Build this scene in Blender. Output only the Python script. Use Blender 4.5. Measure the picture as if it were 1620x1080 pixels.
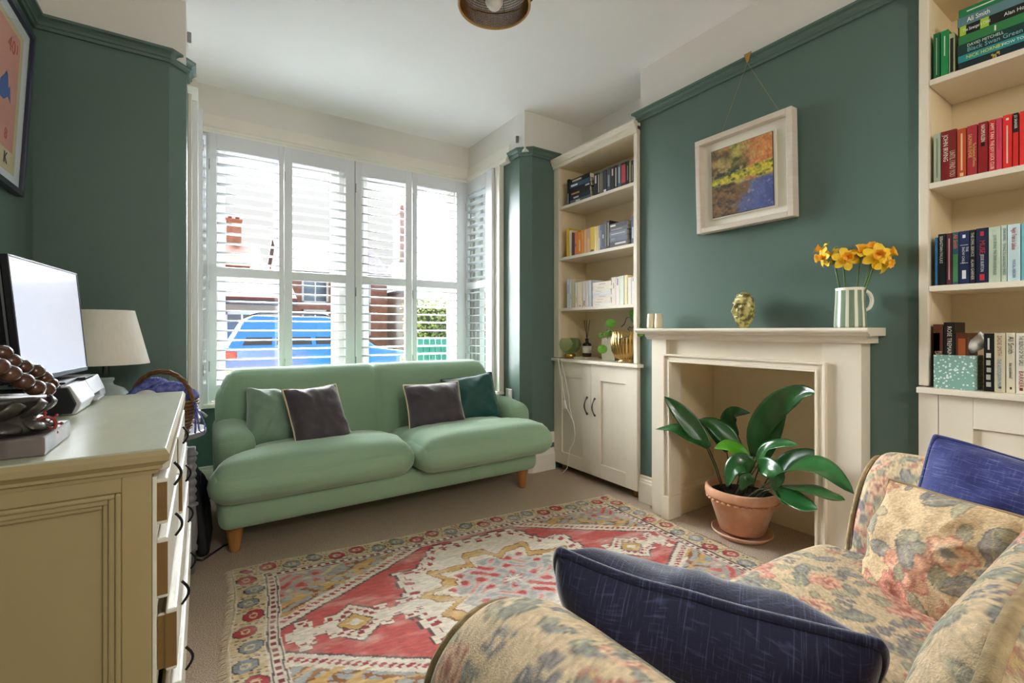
import bpy, bmesh, math, random
import numpy as np
from mathutils import Vector, Matrix

for _o in list(bpy.data.objects):
    bpy.data.objects.remove(_o, do_unlink=True)
SC = bpy.context.scene
COL = SC.collection
PI = math.pi

# ------------------------------------------------------------------ camera
F_PX, YH, CH, YAW = 737.0, 522.0, 1.10, math.radians(33.6)
cam_d = bpy.data.cameras.new('camera')
cam_d.sensor_width = 36.0
cam_d.lens = F_PX / 1620 * 36
cam_d.shift_y = (YH - 540) / 1620
cam_d.clip_start = 0.02
cam = bpy.data.objects.new('camera', cam_d)
COL.objects.link(cam)
cam.location = (0, 0, CH)
cam.rotation_euler = (PI / 2, 0, -YAW)
SC.camera = cam

# ------------------------------------------------------------------ world: bright overcast sky
W = bpy.data.worlds.new('overcast_sky')
SC.world = W
W.use_nodes = True
wn = W.node_tree
wn.nodes.clear()
wo = wn.nodes.new('ShaderNodeOutputWorld')
wb = wn.nodes.new('ShaderNodeBackground')
wtc = wn.nodes.new('ShaderNodeTexCoord')
wsep = wn.nodes.new('ShaderNodeSeparateXYZ')
# CIE standard overcast sky: luminance (1 + 2 sin(elevation)) / 3
wcl = wn.nodes.new('ShaderNodeMath')
wcl.operation = 'MAXIMUM'
wcl.inputs[1].default_value = 0.0
wma = wn.nodes.new('ShaderNodeMath')
wma.operation = 'MULTIPLY_ADD'
wma.inputs[1].default_value = 2.0 / 3.0
wma.inputs[2].default_value = 1.0 / 3.0
wmu = wn.nodes.new('ShaderNodeMath')
wmu.operation = 'MULTIPLY'
wmu.inputs[1].default_value = 0.78
wn.links.new(wtc.outputs['Generated'], wsep.inputs[0])
wn.links.new(wsep.outputs['Z'], wcl.inputs[0])
wn.links.new(wcl.outputs[0], wma.inputs[0])
wn.links.new(wma.outputs[0], wmu.inputs[0])
wb.inputs[0].default_value = (1.0, 0.995, 0.98, 1)
wn.links.new(wmu.outputs[0], wb.inputs[1])
wn.links.new(wb.outputs[0], wo.inputs[0])
W.cycles.sampling_method = 'AUTOMATIC'

# hazy sun behind thin cloud, high over the street in front of the bay
sun_d = bpy.data.lights.new('hazy_sun', 'SUN')
sun_d.energy = 38.0
sun_d.angle = math.radians(75)
sun_d.color = (0.95, 0.98, 1.0)
sun = bpy.data.objects.new('hazy_sun', sun_d)
COL.objects.link(sun)
sun.rotation_euler = Vector((0.22, -1.0, -0.48)).to_track_quat('-Z', 'Y').to_euler()

# added fill lamp, unseen, behind the camera (its shade is built further down)
fill_d = bpy.data.lights.new('rear_fill_light', 'POINT')
fill_d.energy = 34.0
fill_d.shadow_soft_size = 0.16
fill_d.color = (1.0, 0.96, 0.90)
fill_lamp = bpy.data.objects.new('rear_fill_light', fill_d)
COL.objects.link(fill_lamp)
fill_lamp.location = (0.85, -1.55, 2.15)

# ------------------------------------------------------------------ exposure
SC.view_settings.view_transform = 'Standard'
SC.view_settings.look = 'None'
SC.view_settings.gamma = 1.0
SC.view_settings.use_curve_mapping = False
SC.view_settings.exposure = 1.38
SC.cycles.use_denoising = True
SC.cycles.max_bounces = 14
SC.cycles.diffuse_bounces = 8
SC.cycles.transparent_max_bounces = 24
SC.cycles.sample_clamp_indirect = 8.0
SC.cycles.caustics_reflective = False
SC.cycles.caustics_refractive = False


def portal(name, loc, rot, sx, sy):
    d = bpy.data.lights.new(name, 'AREA')
    d.shape = 'RECTANGLE'
    d.size, d.size_y = sx, sy
    d.cycles.is_portal = True
    o = bpy.data.objects.new(name, d)
    COL.objects.link(o)
    o.location, o.rotation_euler = loc, rot
    return o


# sky light portals at the window openings and the added rear opening
portal('daylight_front', (1.0, 4.02, 1.55), (-PI / 2, 0, 0), 2.0, 2.0)
portal('daylight_rear_fill', (1.0, -2.62, 1.1), (PI / 2, 0, 0), 2.1, 2.2)
portal('daylight_bay_east', (2.24, 3.58, 1.55), (0, PI / 2, 0), 2.0, 0.5)
portal('daylight_bay_west', (-0.26, 3.58, 1.55), (0, -PI / 2, 0), 2.0, 0.5)


# ------------------------------------------------------------------ helpers
def lin(c):
    if isinstance(c, str):
        c = c.lstrip('#')
        c = [int(c[i:i + 2], 16) / 255 for i in (0, 2, 4)]
    return [x / 12.92 if x <= 0.04045 else ((x + 0.055) / 1.055) ** 2.4 for x in c]


def nlin(a):
    a = np.clip(np.asarray(a, float) / 255.0, 0, 1)
    return np.where(a <= 0.04045, a / 12.92, ((a + 0.055) / 1.055) ** 2.4)


MATS = {}


def mat(name, color='#888888', rough=0.5, metal=0.0, spec=0.5, bump=0.0, bscale=200.0, var=0.0, vscale=8.0, color2=None,
        sheen=0.0, coat=0.0, attr=False, trans=0.0, emit=None, stretch=None, sss=0.0, ior=1.45, alpha=1.0, detail=4.0, thresh=None):
    m = bpy.data.materials.new(name)
    m.use_nodes = True
    nt = m.node_tree
    b = nt.nodes['Principled BSDF']
    c = lin(color) + [1]
    b.inputs['Base Color'].default_value = c
    b.inputs['Roughness'].default_value = rough
    b.inputs['Metallic'].default_value = metal
    b.inputs['Specular IOR Level'].default_value = spec
    b.inputs['IOR'].default_value = ior
    if sheen:
        b.inputs['Sheen Weight'].default_value = sheen
        b.inputs['Sheen Roughness'].default_value = 0.4
    if coat:
        b.inputs['Coat Weight'].default_value = coat
        b.inputs['Coat Roughness'].default_value = 0.12
    if trans:
        b.inputs['Transmission Weight'].default_value = trans
    if sss:
        b.inputs['Subsurface Weight'].default_value = sss
        b.inputs['Subsurface Radius'].default_value = (0.02, 0.02, 0.02)
    if emit:
        b.inputs['Emission Color'].default_value = lin(emit[0]) + [1]
        b.inputs['Emission Strength'].default_value = emit[1]
    tc = nt.nodes.new('ShaderNodeTexCoord')
    vec = tc.outputs['Object']
    if stretch:
        mp = nt.nodes.new('ShaderNodeMapping')
        mp.inputs['Scale'].default_value = stretch
        nt.links.new(vec, mp.inputs[0])
        vec = mp.outputs[0]
    src = None
    if attr:
        at = nt.nodes.new('ShaderNodeAttribute')
        at.attribute_name = 'Col'
        src = at.outputs['Color']
    if var or color2:
        n = nt.nodes.new('ShaderNodeTexNoise')
        n.inputs['Scale'].default_value = vscale
        n.inputs['Detail'].default_value = detail
        nt.links.new(vec, n.inputs['Vector'])
        r = nt.nodes.new('ShaderNodeValToRGB')
        lo, hi = thresh or (0.3, 0.7)
        r.color_ramp.elements[0].position = lo
        r.color_ramp.elements[1].position = hi
        mx = nt.nodes.new('ShaderNodeMix')
        mx.data_type = 'RGBA'
        if color2:
            r.color_ramp.elements[0].color = c
            r.color_ramp.elements[1].color = lin(color2) + [1]
            nt.links.new(n.outputs['Fac'], r.inputs[0])
            src2 = r.outputs[0]
            if src is None:
                src = src2
            else:
                mx.blend_type = 'MULTIPLY'
                mx.inputs[0].default_value = 0.5
                nt.links.new(src, mx.inputs[6])
                nt.links.new(src2, mx.inputs[7])
                src = mx.outputs[2]
        else:
            k0, k1 = 1 - var, 1.0
            r.color_ramp.elements[0].color = (k0, k0, k0, 1)
            r.color_ramp.elements[1].color = (k1, k1, k1, 1)
            nt.links.new(n.outputs['Fac'], r.inputs[0])
            mx.blend_type = 'MULTIPLY'
            mx.inputs[0].default_value = 1.0
            if src is None:
                mx.inputs[6].default_value = c
            else:
                nt.links.new(src, mx.inputs[6])
            nt.links.new(r.outputs[0], mx.inputs[7])
            src = mx.outputs[2]
    if src is not None:
        nt.links.new(src, b.inputs['Base Color'])
    if bump:
        n2 = nt.nodes.new('ShaderNodeTexNoise')
        n2.inputs['Scale'].default_value = bscale
        n2.inputs['Detail'].default_value = 3.0
        nt.links.new(vec, n2.inputs['Vector'])
        bp = nt.nodes.new('ShaderNodeBump')
        bp.inputs['Strength'].default_value = bump
        bp.inputs['Distance'].default_value = 0.004
        nt.links.new(n2.outputs['Fac'], bp.inputs['Height'])
        nt.links.new(bp.outputs[0], b.inputs['Normal'])
    MATS[name] = m
    return m


def glass_mat(name, tint=(1, 1, 1), refl=0.07):
    m = bpy.data.materials.new(name)
    m.use_nodes = True
    nt = m.node_tree
    nt.nodes.clear()
    o = nt.nodes.new('ShaderNodeOutputMaterial')
    t = nt.nodes.new('ShaderNodeBsdfTransparent')
    t.inputs[0].default_value = (*tint, 1)
    g = nt.nodes.new('ShaderNodeBsdfGlossy')
    g.inputs['Roughness'].default_value = 0.02
    fr = nt.nodes.new('ShaderNodeFresnel')
    fr.inputs[0].default_value = 1.45
    mx = nt.nodes.new('ShaderNodeMixShader')
    ge = nt.nodes.new('ShaderNodeNewGeometry')
    ma = nt.nodes.new('ShaderNodeMath')
    ma.operation = 'SUBTRACT'
    ma.inputs[0].default_value = 1.0
    ma.use_clamp = True
    nt.links.new(ge.outputs['Backfacing'], ma.inputs[1])
    mu = nt.nodes.new('ShaderNodeMath')
    mu.operation = 'MULTIPLY'
    nt.links.new(ma.outputs[0], mu.inputs[0])
    nt.links.new(fr.outputs[0], mu.inputs[1])
    nt.links.new(mu.outputs[0], mx.inputs[0])
    nt.links.new(t.outputs[0], mx.inputs[1])
    nt.links.new(g.outputs[0], mx.inputs[2])
    nt.links.new(mx.outputs[0], o.inputs[0])
    return m


class MB:
    """collects shapes that become ONE mesh"""

    def __init__(s):
        s.v, s.f, s.mi, s.sm = [], [], [], []

    def add(s, vs, fs, mi=0, smooth=False):
        k = len(s.v)
        s.v.extend([tuple(map(float, p)) for p in vs])
        for f in fs:
            s.f.append(tuple(i + k for i in f))
            s.mi.append(mi)
            s.sm.append(smooth)
        return s

    def box(s, x0, x1, y0, y1, z0, z1, mi=0, M=None):
        vs = [Vector((x, y, z)) for x in (x0, x1) for y in (y0, y1) for z in (z0, z1)]
        if M is not None:
            vs = [M @ v for v in vs]
        return s.add(vs, [(0, 1, 3, 2), (4, 6, 7, 5), (0, 4, 5, 1), (2, 3, 7, 6), (0, 2, 6, 4), (1, 5, 7, 3)], mi)

    def prism(s, poly, h0, h1, axis='z', mi=0, M=None, smooth=False):
        n = len(poly)

        def mk(p, h):
            if axis == 'z':
                return Vector((p[0], p[1], h))
            if axis == 'y':
                return Vector((p[0], h, p[1]))
            return Vector((h, p[0], p[1]))
        vs = [mk(p, h0) for p in poly] + [mk(p, h1) for p in poly]
        if M is not None:
            vs = [M @ v for v in vs]
        s.add(vs, [tuple(range(n))[::-1], tuple(range(n, 2 * n))], mi)
        k = len(s.v) - 2 * n
        for i in range(n):
            j = (i + 1) % n
            s.f.append((k + i, k + j, k + n + j, k + n + i))
            s.mi.append(mi)
            s.sm.append(smooth)
        return s

    def lathe(s, prof, n=24, c=(0, 0, 0), mi=0, M=None, smooth=True, rfun=None, cap=True):
        vs, fs = [], []
        m = len(prof)
        for i in range(n):
            a = 2 * PI * i / n
            for r, z in prof:
                rr = r * (rfun(a, z) if rfun else 1)
                v = Vector((rr * math.cos(a), rr * math.sin(a), z))
                if M is not None:
                    v = M @ v
                vs.append(v + Vector(c))
        for i in range(n):
            j = (i + 1) % n
            for k in range(m - 1):
                fs.append((i * m + k, j * m + k, j * m + k + 1, i * m + k + 1))
        s.add(vs, fs, mi, smooth)
        k0 = len(s.v) - n * m
        if cap:
            if prof[0][0] > 1e-4:
                s.f.append(tuple(k0 + i * m for i in range(n))[::-1]); s.mi.append(mi); s.sm.append(False)
            if prof[-1][0] > 1e-4:
                s.f.append(tuple(k0 + i * m + m - 1 for i in range(n))); s.mi.append(mi); s.sm.append(False)
        return s

    def tube(s, pts, r, n=8, closed=False, mi=0, cap=True):
        pts = [Vector(p) for p in pts]
        m = len(pts)
        rs = r if isinstance(r, (list, tuple)) else [r] * m
        vs, fs = [], []
        up = Vector((0, 0, 1))
        prev = None
        for i, p in enumerate(pts):
            a = pts[(i - 1) % m] if (closed or i > 0) else p
            b = pts[(i + 1) % m] if (closed or i < m - 1) else p
            t = (b - a)
            t = t.normalized() if t.length > 1e-9 else Vector((0, 0, 1))
            if prev is None:
                ref = up if abs(t.dot(up)) < 0.95 else Vector((1, 0, 0))
                u = t.cross(ref).normalized()
            else:
                u = (prev - t * prev.dot(t))
                u = u.normalized() if u.length > 1e-6 else t.cross(up).normalized()
            prev = u
            w = t.cross(u)
            for k in range(n):
                an = 2 * PI * k / n
                vs.append(p + (u * math.cos(an) + w * math.sin(an)) * rs[i])
        mm = m if closed else m - 1
        for i in range(mm):
            j = (i + 1) % m
            for k in range(n):
                l = (k + 1) % n
                fs.append((i * n + k, i * n + l, j * n + l, j * n + k))
        s.add(vs, fs, mi, True)
        if cap and not closed:
            k0 = len(s.v) - m * n
            s.f.append(tuple(k0 + k for k in range(n))[::-1]); s.mi.append(mi); s.sm.append(False)
            s.f.append(tuple(k0 + (m - 1) * n + k for k in range(n))); s.mi.append(mi); s.sm.append(False)
        return s

    def sweep(s, path, prof, mi=0, closed=False):
        """profile of (offset to the left of travel, z) swept along a 2D path with mitred corners"""
        n = len(path)
        P = [Vector((p[0], p[1])) for p in path]
        vs, fs = [], []
        for i in range(n):
            d0 = (P[i] - P[i - 1]).normalized() if (i > 0 or closed) else None
            d1 = (P[(i + 1) % n] - P[i]).normalized() if (i < n - 1 or closed) else None
            if d0 is None: d0 = d1
            if d1 is None: d1 = d0
            n0, n1 = Vector((-d0.y, d0.x)), Vector((-d1.y, d1.x))
            b = (n0 + n1)
            b = b.normalized() if b.length > 1e-6 else n0
            k = 1 / max(0.3, b.dot(n0))
            for o, z in prof:
                q = P[i] + b * o * k
                vs.append((q.x, q.y, z))
        m = len(prof)
        for i in range(n if closed else n - 1):
            j = (i + 1) % n
            for k in range(m):
                l = (k + 1) % m
                fs.append((i * m + k, j * m + k, j * m + l, i * m + l))
        if not closed:
            fs.append(tuple(range(m)))
            fs.append(tuple((n - 1) * m + k for k in range(m))[::-1])
        return s.add(vs, fs, mi)

    def sphere(s, c, r, nu=12, nv=8, sc=(1, 1, 1), mi=0):
        vs, fs = [], []
        for i in range(nv + 1):
            t = PI * i / nv
            for j in range(nu):
                p = 2 * PI * j / nu
                vs.append((c[0] + r * sc[0] * math.sin(t) * math.cos(p), c[1] + r * sc[1] * math.sin(t) * math.sin(p), c[2] + r * sc[2] * math.cos(t)))
        for i in range(nv):
            for j in range(nu):
                k = (j + 1) % nu
                if i == 0:
                    fs.append((0 * nu + j, nu + j, nu + k))
                elif i == nv - 1:
                    fs.append((i * nu + j, (i + 1) * nu + j, i * nu + k))
                else:
                    fs.append((i * nu + j, (i + 1) * nu + j, (i + 1) * nu + k, i * nu + k))
        return s.add(vs, fs, mi, True)

    def build(s, name, m, parent=None, bev=0.0, seg=2, loc=None):
        me = bpy.data.meshes.new(name)
        me.from_pydata(s.v, [], s.f)
        ms = m if isinstance(m, (list, tuple)) else [m]
        for q in ms:
            me.materials.append(q)
        me.polygons.foreach_set('material_index', s.mi)
        me.polygons.foreach_set('use_smooth', s.sm)
        me.update()
        bm = bmesh.new()
        bm.from_mesh(me)
        bmesh.ops.recalc_face_normals(bm, faces=bm.faces)
        bm.to_mesh(me)
        bm.free()
        o = bpy.data.objects.new(name, me)
        COL.objects.link(o)
        if parent is not None:
            o.parent = parent
        if loc:
            o.location = loc
        if bev:
            bm_ = o.modifiers.new('edge', 'BEVEL')
            bm_.width = bev
            bm_.segments = seg
            bm_.limit_method = 'ANGLE'
            bm_.angle_limit = math.radians(40)
        return o


def tag(o, label=None, cat=None, group=None, kind=None):
    if label: o['label'] = label
    if cat: o['category'] = cat
    if group: o['group'] = group
    if kind: o['kind'] = kind
    return o


def thing(name, label, cat, loc=(0, 0, 0), rz=0.0, group=None):
    o = bpy.data.objects.new(name, None)
    o.empty_display_size = 0.05
    COL.objects.link(o)
    o.location = loc
    o.rotation_euler = (0, 0, rz)
    return tag(o, label, cat, group)


def child_of(o, root):
    """parent o (built in world coordinates) to root, keeping its place"""
    o.parent = root
    M = Matrix.LocRotScale(root.location, root.rotation_euler, root.scale)
    o.matrix_parent_inverse = M.inverted()
    return o


def struct(mb, name, m, bev=0.0):
    return tag(mb.build(name, m, bev=bev), kind='structure')


def np_mesh(name, V, Fq, m, parent=None, col=None, smooth=True, M=None):
    me = bpy.data.meshes.new(name)
    V = np.asarray(V, float)
    if M is not None:
        Mn = np.array(M)
        V = V @ Mn[:3, :3].T + Mn[:3, 3]
    me.from_pydata(V.tolist(), [], [tuple(int(i) for i in f) for f in Fq])
    ms = m if isinstance(m, (list, tuple)) else [m]
    for q in ms:
        me.materials.append(q)
    me.polygons.foreach_set('use_smooth', [smooth] * len(me.polygons))
    if col is not None:
        ca = me.color_attributes.new('Col', 'FLOAT_COLOR', 'POINT')
        rgba = np.ones((len(V), 4))
        rgba[:, :3] = col
        ca.data.foreach_set('color', rgba.ravel())
    me.update()
    o = bpy.data.objects.new(name, me)
    COL.objects.link(o)
    if parent is not None:
        child_of(o, parent)
    return o


def grid_faces(nu, nv, wrap_u=False):
    f = []
    for i in range(nu if wrap_u else nu - 1):
        j = (i + 1) % nu
        for k in range(nv - 1):
            f.append((i * nv + k, j * nv + k, j * nv + k + 1, i * nv + k + 1))
    return f


_h = np.random.RandomState(7).rand(512, 512)


def vnoise(x, y):
    x, y = np.asarray(x, float), np.asarray(y, float)
    xi, yi = np.floor(x).astype(int), np.floor(y).astype(int)
    fx, fy = x - xi, y - yi
    fx, fy = fx * fx * (3 - 2 * fx), fy * fy * (3 - 2 * fy)
    g = lambda a, b: _h[a % 512, b % 512]
    return (g(xi, yi) * (1 - fx) + g(xi + 1, yi) * fx) * (1 - fy) + (g(xi, yi + 1) * (1 - fx) + g(xi + 1, yi + 1) * fx) * fy


def fbm(x, y, o=4):
    t, a, s = 0, 0.5, 0
    for k in range(o):
        t = t + a * vnoise(x * 2 ** k + 17 * k, y * 2 ** k + 31 * k)
        s += a
        a *= 0.5
    return t / s


def rbox(size, r, n=(12, 12, 12), nr=4):
    """rounded box about the origin -> verts, quads, cube params in [-1,1]"""
    hx, hy, hz = [s / 2 for s in size]
    idx, V, Q = {}, [], []
    P = []

    def ax(k, h, nn):
        # grid lines denser in the rounded zone
        rr = min(r, h * 0.999)
        a = [-h + rr * (1 - math.cos(PI / 2 * i / nr)) for i in range(nr)]
        inner = [-(h - rr) + 2 * (h - rr) * i / nn for i in range(nn + 1)]
        return a + inner + [-q for q in a[::-1]]
    A = [ax(0, hx, n[0]), ax(1, hy, n[1]), ax(2, hz, n[2])]

    def vid(i, j, k):
        key = (i, j, k)
        if key not in idx:
            p = np.array([A[0][i], A[1][j], A[2][k]])
            h = np.array([hx, hy, hz])
            rr = np.minimum(r, h * 0.999)
            inn = np.clip(p, -(h - rr), h - rr)
            d = p - inn
            L = np.linalg.norm(d / rr)
            q = inn + (d / L if L > 1e-9 else d)
            idx[key] = len(V)
            V.append(q)
            P.append(p / h)
        return idx[key]
    N = [len(a) for a in A]
    for (a, b, c) in ((0, 1, 2), (1, 2, 0), (2, 0, 1)):
        for side in (0, N[c] - 1):
            for i in range(N[a] - 1):
                for j in range(N[b] - 1):
                    q = []
                    for (di, dj) in ((0, 0), (1, 0), (1, 1), (0, 1)):
                        t = [0, 0, 0]
                        t[a], t[b], t[c] = i + di, j + dj, side
                        q.append(vid(*t))
                    Q.append(q if side else q[::-1])
    return np.array(V), Q, np.array(P)


def text_on(parent, body, origin, xdir, ydir, size, m, name='spine_title', maxw=None, ext=0.0004, align='LEFT'):
    c = bpy.data.curves.new(name, 'FONT')
    c.body = body
    c.size = size
    c.extrude = ext
    c.resolution_u = 2
    c.align_x = align
    c.align_y = 'CENTER'
    c.materials.append(m)
    o = bpy.data.objects.new(name, c)
    COL.objects.link(o)
    x, y = Vector(xdir).normalized(), Vector(ydir).normalized()
    z = x.cross(y)
    k = 1.0
    if maxw:
        w = len(body) * size * 0.56
        k = min(1.0, maxw / w)
    M = Matrix(((x.x * k, y.x, z.x, origin[0]), (x.y * k, y.y, z.y, origin[1]), (x.z * k, y.z, z.z, origin[2]), (0, 0, 0, 1)))
    o.matrix_world = M
    if parent is not None:
        o.parent = parent
        P = Matrix.LocRotScale(parent.location, parent.rotation_euler, parent.scale)
        o.matrix_parent_inverse = P.inverted()
    return o


_F = (math.sin(YAW), math.cos(YAW))
_R = (math.cos(YAW), -math.sin(YAW))


def ray(u, v):
    a, b = (u - 810) / F_PX, (YH - v) / F_PX
    return Vector((_F[0] + a * _R[0], _F[1] + a * _R[1], b))


def at(u, v, x=None, y=None, z=None):
    """the room point seen at photograph coordinates on a given plane (used for measuring)"""
    r = ray(u, v)
    t = x / r.x if x is not None else (y / r.y if y is not None else (z - CH) / r.z)
    return Vector((0, 0, CH)) + r * t


# ------------------------------------------------------------------ materials
M_green = mat('green_wall_paint', '#5a7168', 0.42, bump=0.10, bscale=260, var=0.05, vscale=3)
M_white = mat('white_wall_paint', '#dfdcd6', 0.7, bump=0.05, bscale=200)
M_ceil = mat('ceiling_paint', '#f8f8f8', 0.8, bump=0.03, bscale=150)
M_cream = mat('cream_wood_paint', '#e2d8c6', 0.38, bump=0.03, bscale=300, var=0.03, vscale=5)
M_shut = mat('shutter_white', '#d6d8da', 0.35)
M_trimw = mat('white_gloss_trim', '#e7e3d8', 0.35, var=0.03)
M_carpet = mat('beige_loop_carpet', '#8d7763', 0.95, bump=1.0, bscale=210, color2='#d3c1ae', vscale=260, detail=2, thresh=(0.34, 0.66))
M_sofa = mat('green_linen', '#8fad90', 0.85, sheen=0.35, bump=0.35, bscale=260, var=0.12, vscale=6, stretch=(0.35, 1, 1))
M_oak = mat('oak_leg', '#b57f46', 0.4, var=0.25, vscale=30, stretch=(1, 1, 0.1))
M_glass = glass_mat('window_glass', (0.97, 0.98, 0.98))
M_black = mat('black_plastic', '#14151a', 0.4)
M_metal = mat('steel', '#8d8d8c', 0.25, metal=1.0)
M_iron = mat('dark_pewter', '#5a5753', 0.3, metal=1.0)
M_gold = mat('brushed_gold', '#c9a25e', 0.25, metal=1.0)
M_plastic = mat('white_plastic', '#e6e4de', 0.35)
M_pages = mat('book_pages', '#e7dcc2', 0.9, bump=0.2, bscale=600, stretch=(1, 1, 1))

# ------------------------------------------------------------------ room shell
ZC = 2.78
XL, YB, XB, XA = -0.63, 2.91, 2.36, 2.64      # left wall, bay return walls, chimney breast, alcove back
YW = 3.81                                     # bay window wall
YR = -2.5                                     # rear of the room
Z0, Z1 = 2.445, 2.503                         # picture rail
struct(MB().box(-0.8, 3.0, YR - 0.2, 4.0, -0.12, 0.0), 'floor', M_carpet)
struct(MB().box(-0.8, 3.0, YR - 0.2, 4.0, ZC, ZC + 0.12), 'ceiling', M_ceil)


def wall2(name, x0, x1, y0, y1):
    struct(MB().box(x0, x1, y0, y1, 0, 2.47, 0).box(x0, x1, y0, y1, 2.47, ZC, 1), name, [M_green, M_white])


wall2('wall_left', XL - 0.12, XL, YR, YB + 0.12)
# bay piers, chamfered below the picture rail
mb = MB()
mb.prism([(XL, YB), (-0.14, YB), (-0.07, 2.98), (-0.07, 3.24), (-0.2, 3.24), (-0.2, YB + 0.14), (XL, YB + 0.14)], 0, 2.47, mi=0)
mb.prism([(XL, YB), (-0.07, YB), (-0.07, 3.24), (-0.2, 3.24), (-0.2, YB + 0.14), (XL, YB + 0.14)], 2.47, ZC, mi=1)
struct(mb, 'wall_bay_west_pier', [M_green, M_white])
mb = MB()
mb.prism([(2.05, 3.24), (2.05, 2.98), (2.12, YB), (XA + 0.12, YB), (XA + 0.12, YB + 0.14), (2.18, YB + 0.14), (2.18, 3.24)], 0, 2.47, mi=0)
mb.prism([(2.05, 3.24), (2.05, YB), (XA + 0.12, YB), (XA + 0.12, YB + 0.14), (2.18, YB + 0.14), (2.18, 3.24)], 2.47, ZC, mi=1)
struct(mb, 'wall_bay_east_pier', [M_green, M_white])
# bay side walls beyond the piers (with a window opening) and the front window wall
for nm, x0, x1 in (('wall_bay_west', -0.2, -0.07), ('wall_bay_east', 2.05, 2.18)):
    mb = MB()
    mb.box(x0, x1, 3.24, 3.96, 0, 0.6, 0)
    mb.box(x0, x1, 3.24, 3.96, 2.46, ZC, 1)
    mb.box(x0, x1, 3.24, 3.34, 0.6, 2.46, 1)
    mb.box(x0, x1, 3.76, 3.96, 0.6, 2.46, 1)
    struct(mb, nm, [M_green, M_white])
mb = MB()
mb.box(-0.07, 2.05, YW, 3.96, 0, 0.58, 0)
mb.box(-0.07, 2.05, YW, 3.96, 2.45, ZC, 1)
mb.box(-0.07, 0.05, YW, 3.96, 0.58, 2.45, 1)
mb.box(1.95, 2.05, YW, 3.96, 0.58, 2.45, 1)
struct(mb, 'wall_window', [M_green, M_white])
# right-hand side: alcoves and chimney breast with its open hearth
wall2('wall_alcove_window', XA, XA + 0.12, 2.05, YB)
mb = MB()
OY0, OY1, OZ, OX = 0.93, 1.79, 0.955, 2.74
mb.box(XB, XA + 0.12, OY1, 2.05, 0, 2.47, 0)
mb.box(XB, XA + 0.12, 0.64, OY0, 0, 2.47, 0)
mb.box(XB, XA + 0.12, OY0, OY1, OZ, 2.47, 0)
mb.box(XB, XA + 0.12, 0.64, 2.05, 2.47, ZC, 1)
struct(mb, 'wall_chimney_breast', [M_green, M_white])
M_hearth = mat('hearth_cream_paint', '#e8d8b4', 0.5, var=0.05)
mb = MB()
mb.box(OX, OX + 0.06, OY0 - 0.06, OY1 + 0.06, 0, 1.05)
mb.box(XA + 0.12, OX, OY1, OY1 + 0.06, 0, 1.05)
mb.box(XA + 0.12, OX, OY0 - 0.06, OY0, 0, 1.05)
mb.box(XB + 0.005, OX, OY1 - 0.012, OY1, 0, OZ)
mb.box(XB + 0.005, OX, OY0, OY0 + 0.012, 0, OZ)
mb.box(XB + 0.005, OX, OY0 + 0.012, OY1 - 0.012, OZ - 0.012, OZ)
struct(mb, 'wall_hearth', M_hearth)
wall2('wall_alcove_near', XA, XA + 0.12, YR, 0.64)
# unseen rear wall; its wide opening is added to let in fill daylight
mb = MB()
mb.box(XL - 0.12, 0.0, YR - 0.15, YR, 0, ZC)
mb.box(2.0, XA + 0.12, YR - 0.15, YR, 0, ZC)
mb.box(0.0, 2.0, YR - 0.15, YR, 2.2, ZC)
struct(mb, 'wall_rear', M_white)

# picture rails, skirtings
RAIL = [(0.0, Z0), (0.012, Z0), (0.016, Z0 + 0.012), (0.022, Z0 + 0.016), (0.022, Z0 + 0.03), (0.03, Z0 + 0.04), (0.042, Z0 + 0.046), (0.042, Z1), (0.0, Z1)]
# travel so that the room lies on the left of the path
struct(MB().sweep([(XL, YR), (XL, YB), (-0.14, YB), (-0.07, 2.98), (-0.07, 3.1)][::-1], RAIL), 'trim_1', M_green)
struct(MB().sweep([(2.05, 3.1), (2.05, 2.98), (2.12, YB), (2.38, YB)][::-1], RAIL), 'trim_2', M_green)
struct(MB().sweep([(XB + 0.02, 2.05), (XB, 2.05), (XB, 0.64), (XB + 0.02, 0.64)][::-1], RAIL), 'trim_3', M_green)
SK = [(0, 0), (0.02, 0), (0.02, 0.125), (0.016, 0.135), (0.016, 0.142), (0.009, 0.15), (0.009, 0.165), (0, 0.17)]
struct(MB().sweep([(XL, YR), (XL, YB), (-0.14, YB), (-0.07, 2.98), (-0.07, YW), (2.05, YW), (2.05, 2.98), (2.12, YB), (2.335, YB)][::-1], SK), 'baseboard_window', M_trimw)
struct(MB().sweep([(XB, 2.05), (XB, 1.885)][::-1], SK), 'baseboard_fireplace', M_cream)
struct(MB().sweep([(XB, 0.80), (XB, 0.64)][::-1], SK), 'baseboard_breast_end', M_cream)
struct(MB().sweep([(XB + 0.01, OY1 - 0.012), (OX, OY1 - 0.012), (OX, OY0 + 0.012), (XB + 0.01, OY0 + 0.012)][::-1], SK), 'baseboard_hearth', M_hearth)

# window head trims and architraves
HT = [(0, 2.437), (0.05, 2.437), (0.05, 2.455), (0.042, 2.462), (0.042, 2.475), (0.03, 2.488), (0.018, 2.498), (0.018, 2.575), (0, 2.58)]
struct(MB().sweep([(-0.07, 3.10), (-0.07, YW), (2.05, YW), (2.05, 3.10)][::-1], HT), 'trim_4', M_trimw)
mb = MB()
mb.box(2.005, 2.05, 3.205, 3.225, 0.6, 2.44)
mb.box(2.012, 2.05, 3.225, 3.285, 0.6, 2.44)
struct(mb, 'trim_5', M_trimw, bev=0.003)
mb = MB()
mb.box(-0.07, -0.05, 3.205, 3.225, 0.6, 2.44)
mb.box(-0.07, -0.055, 3.225, 3.285, 0.6, 2.44)
struct(mb, 'trim_6', M_trimw, bev=0.003)
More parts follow.
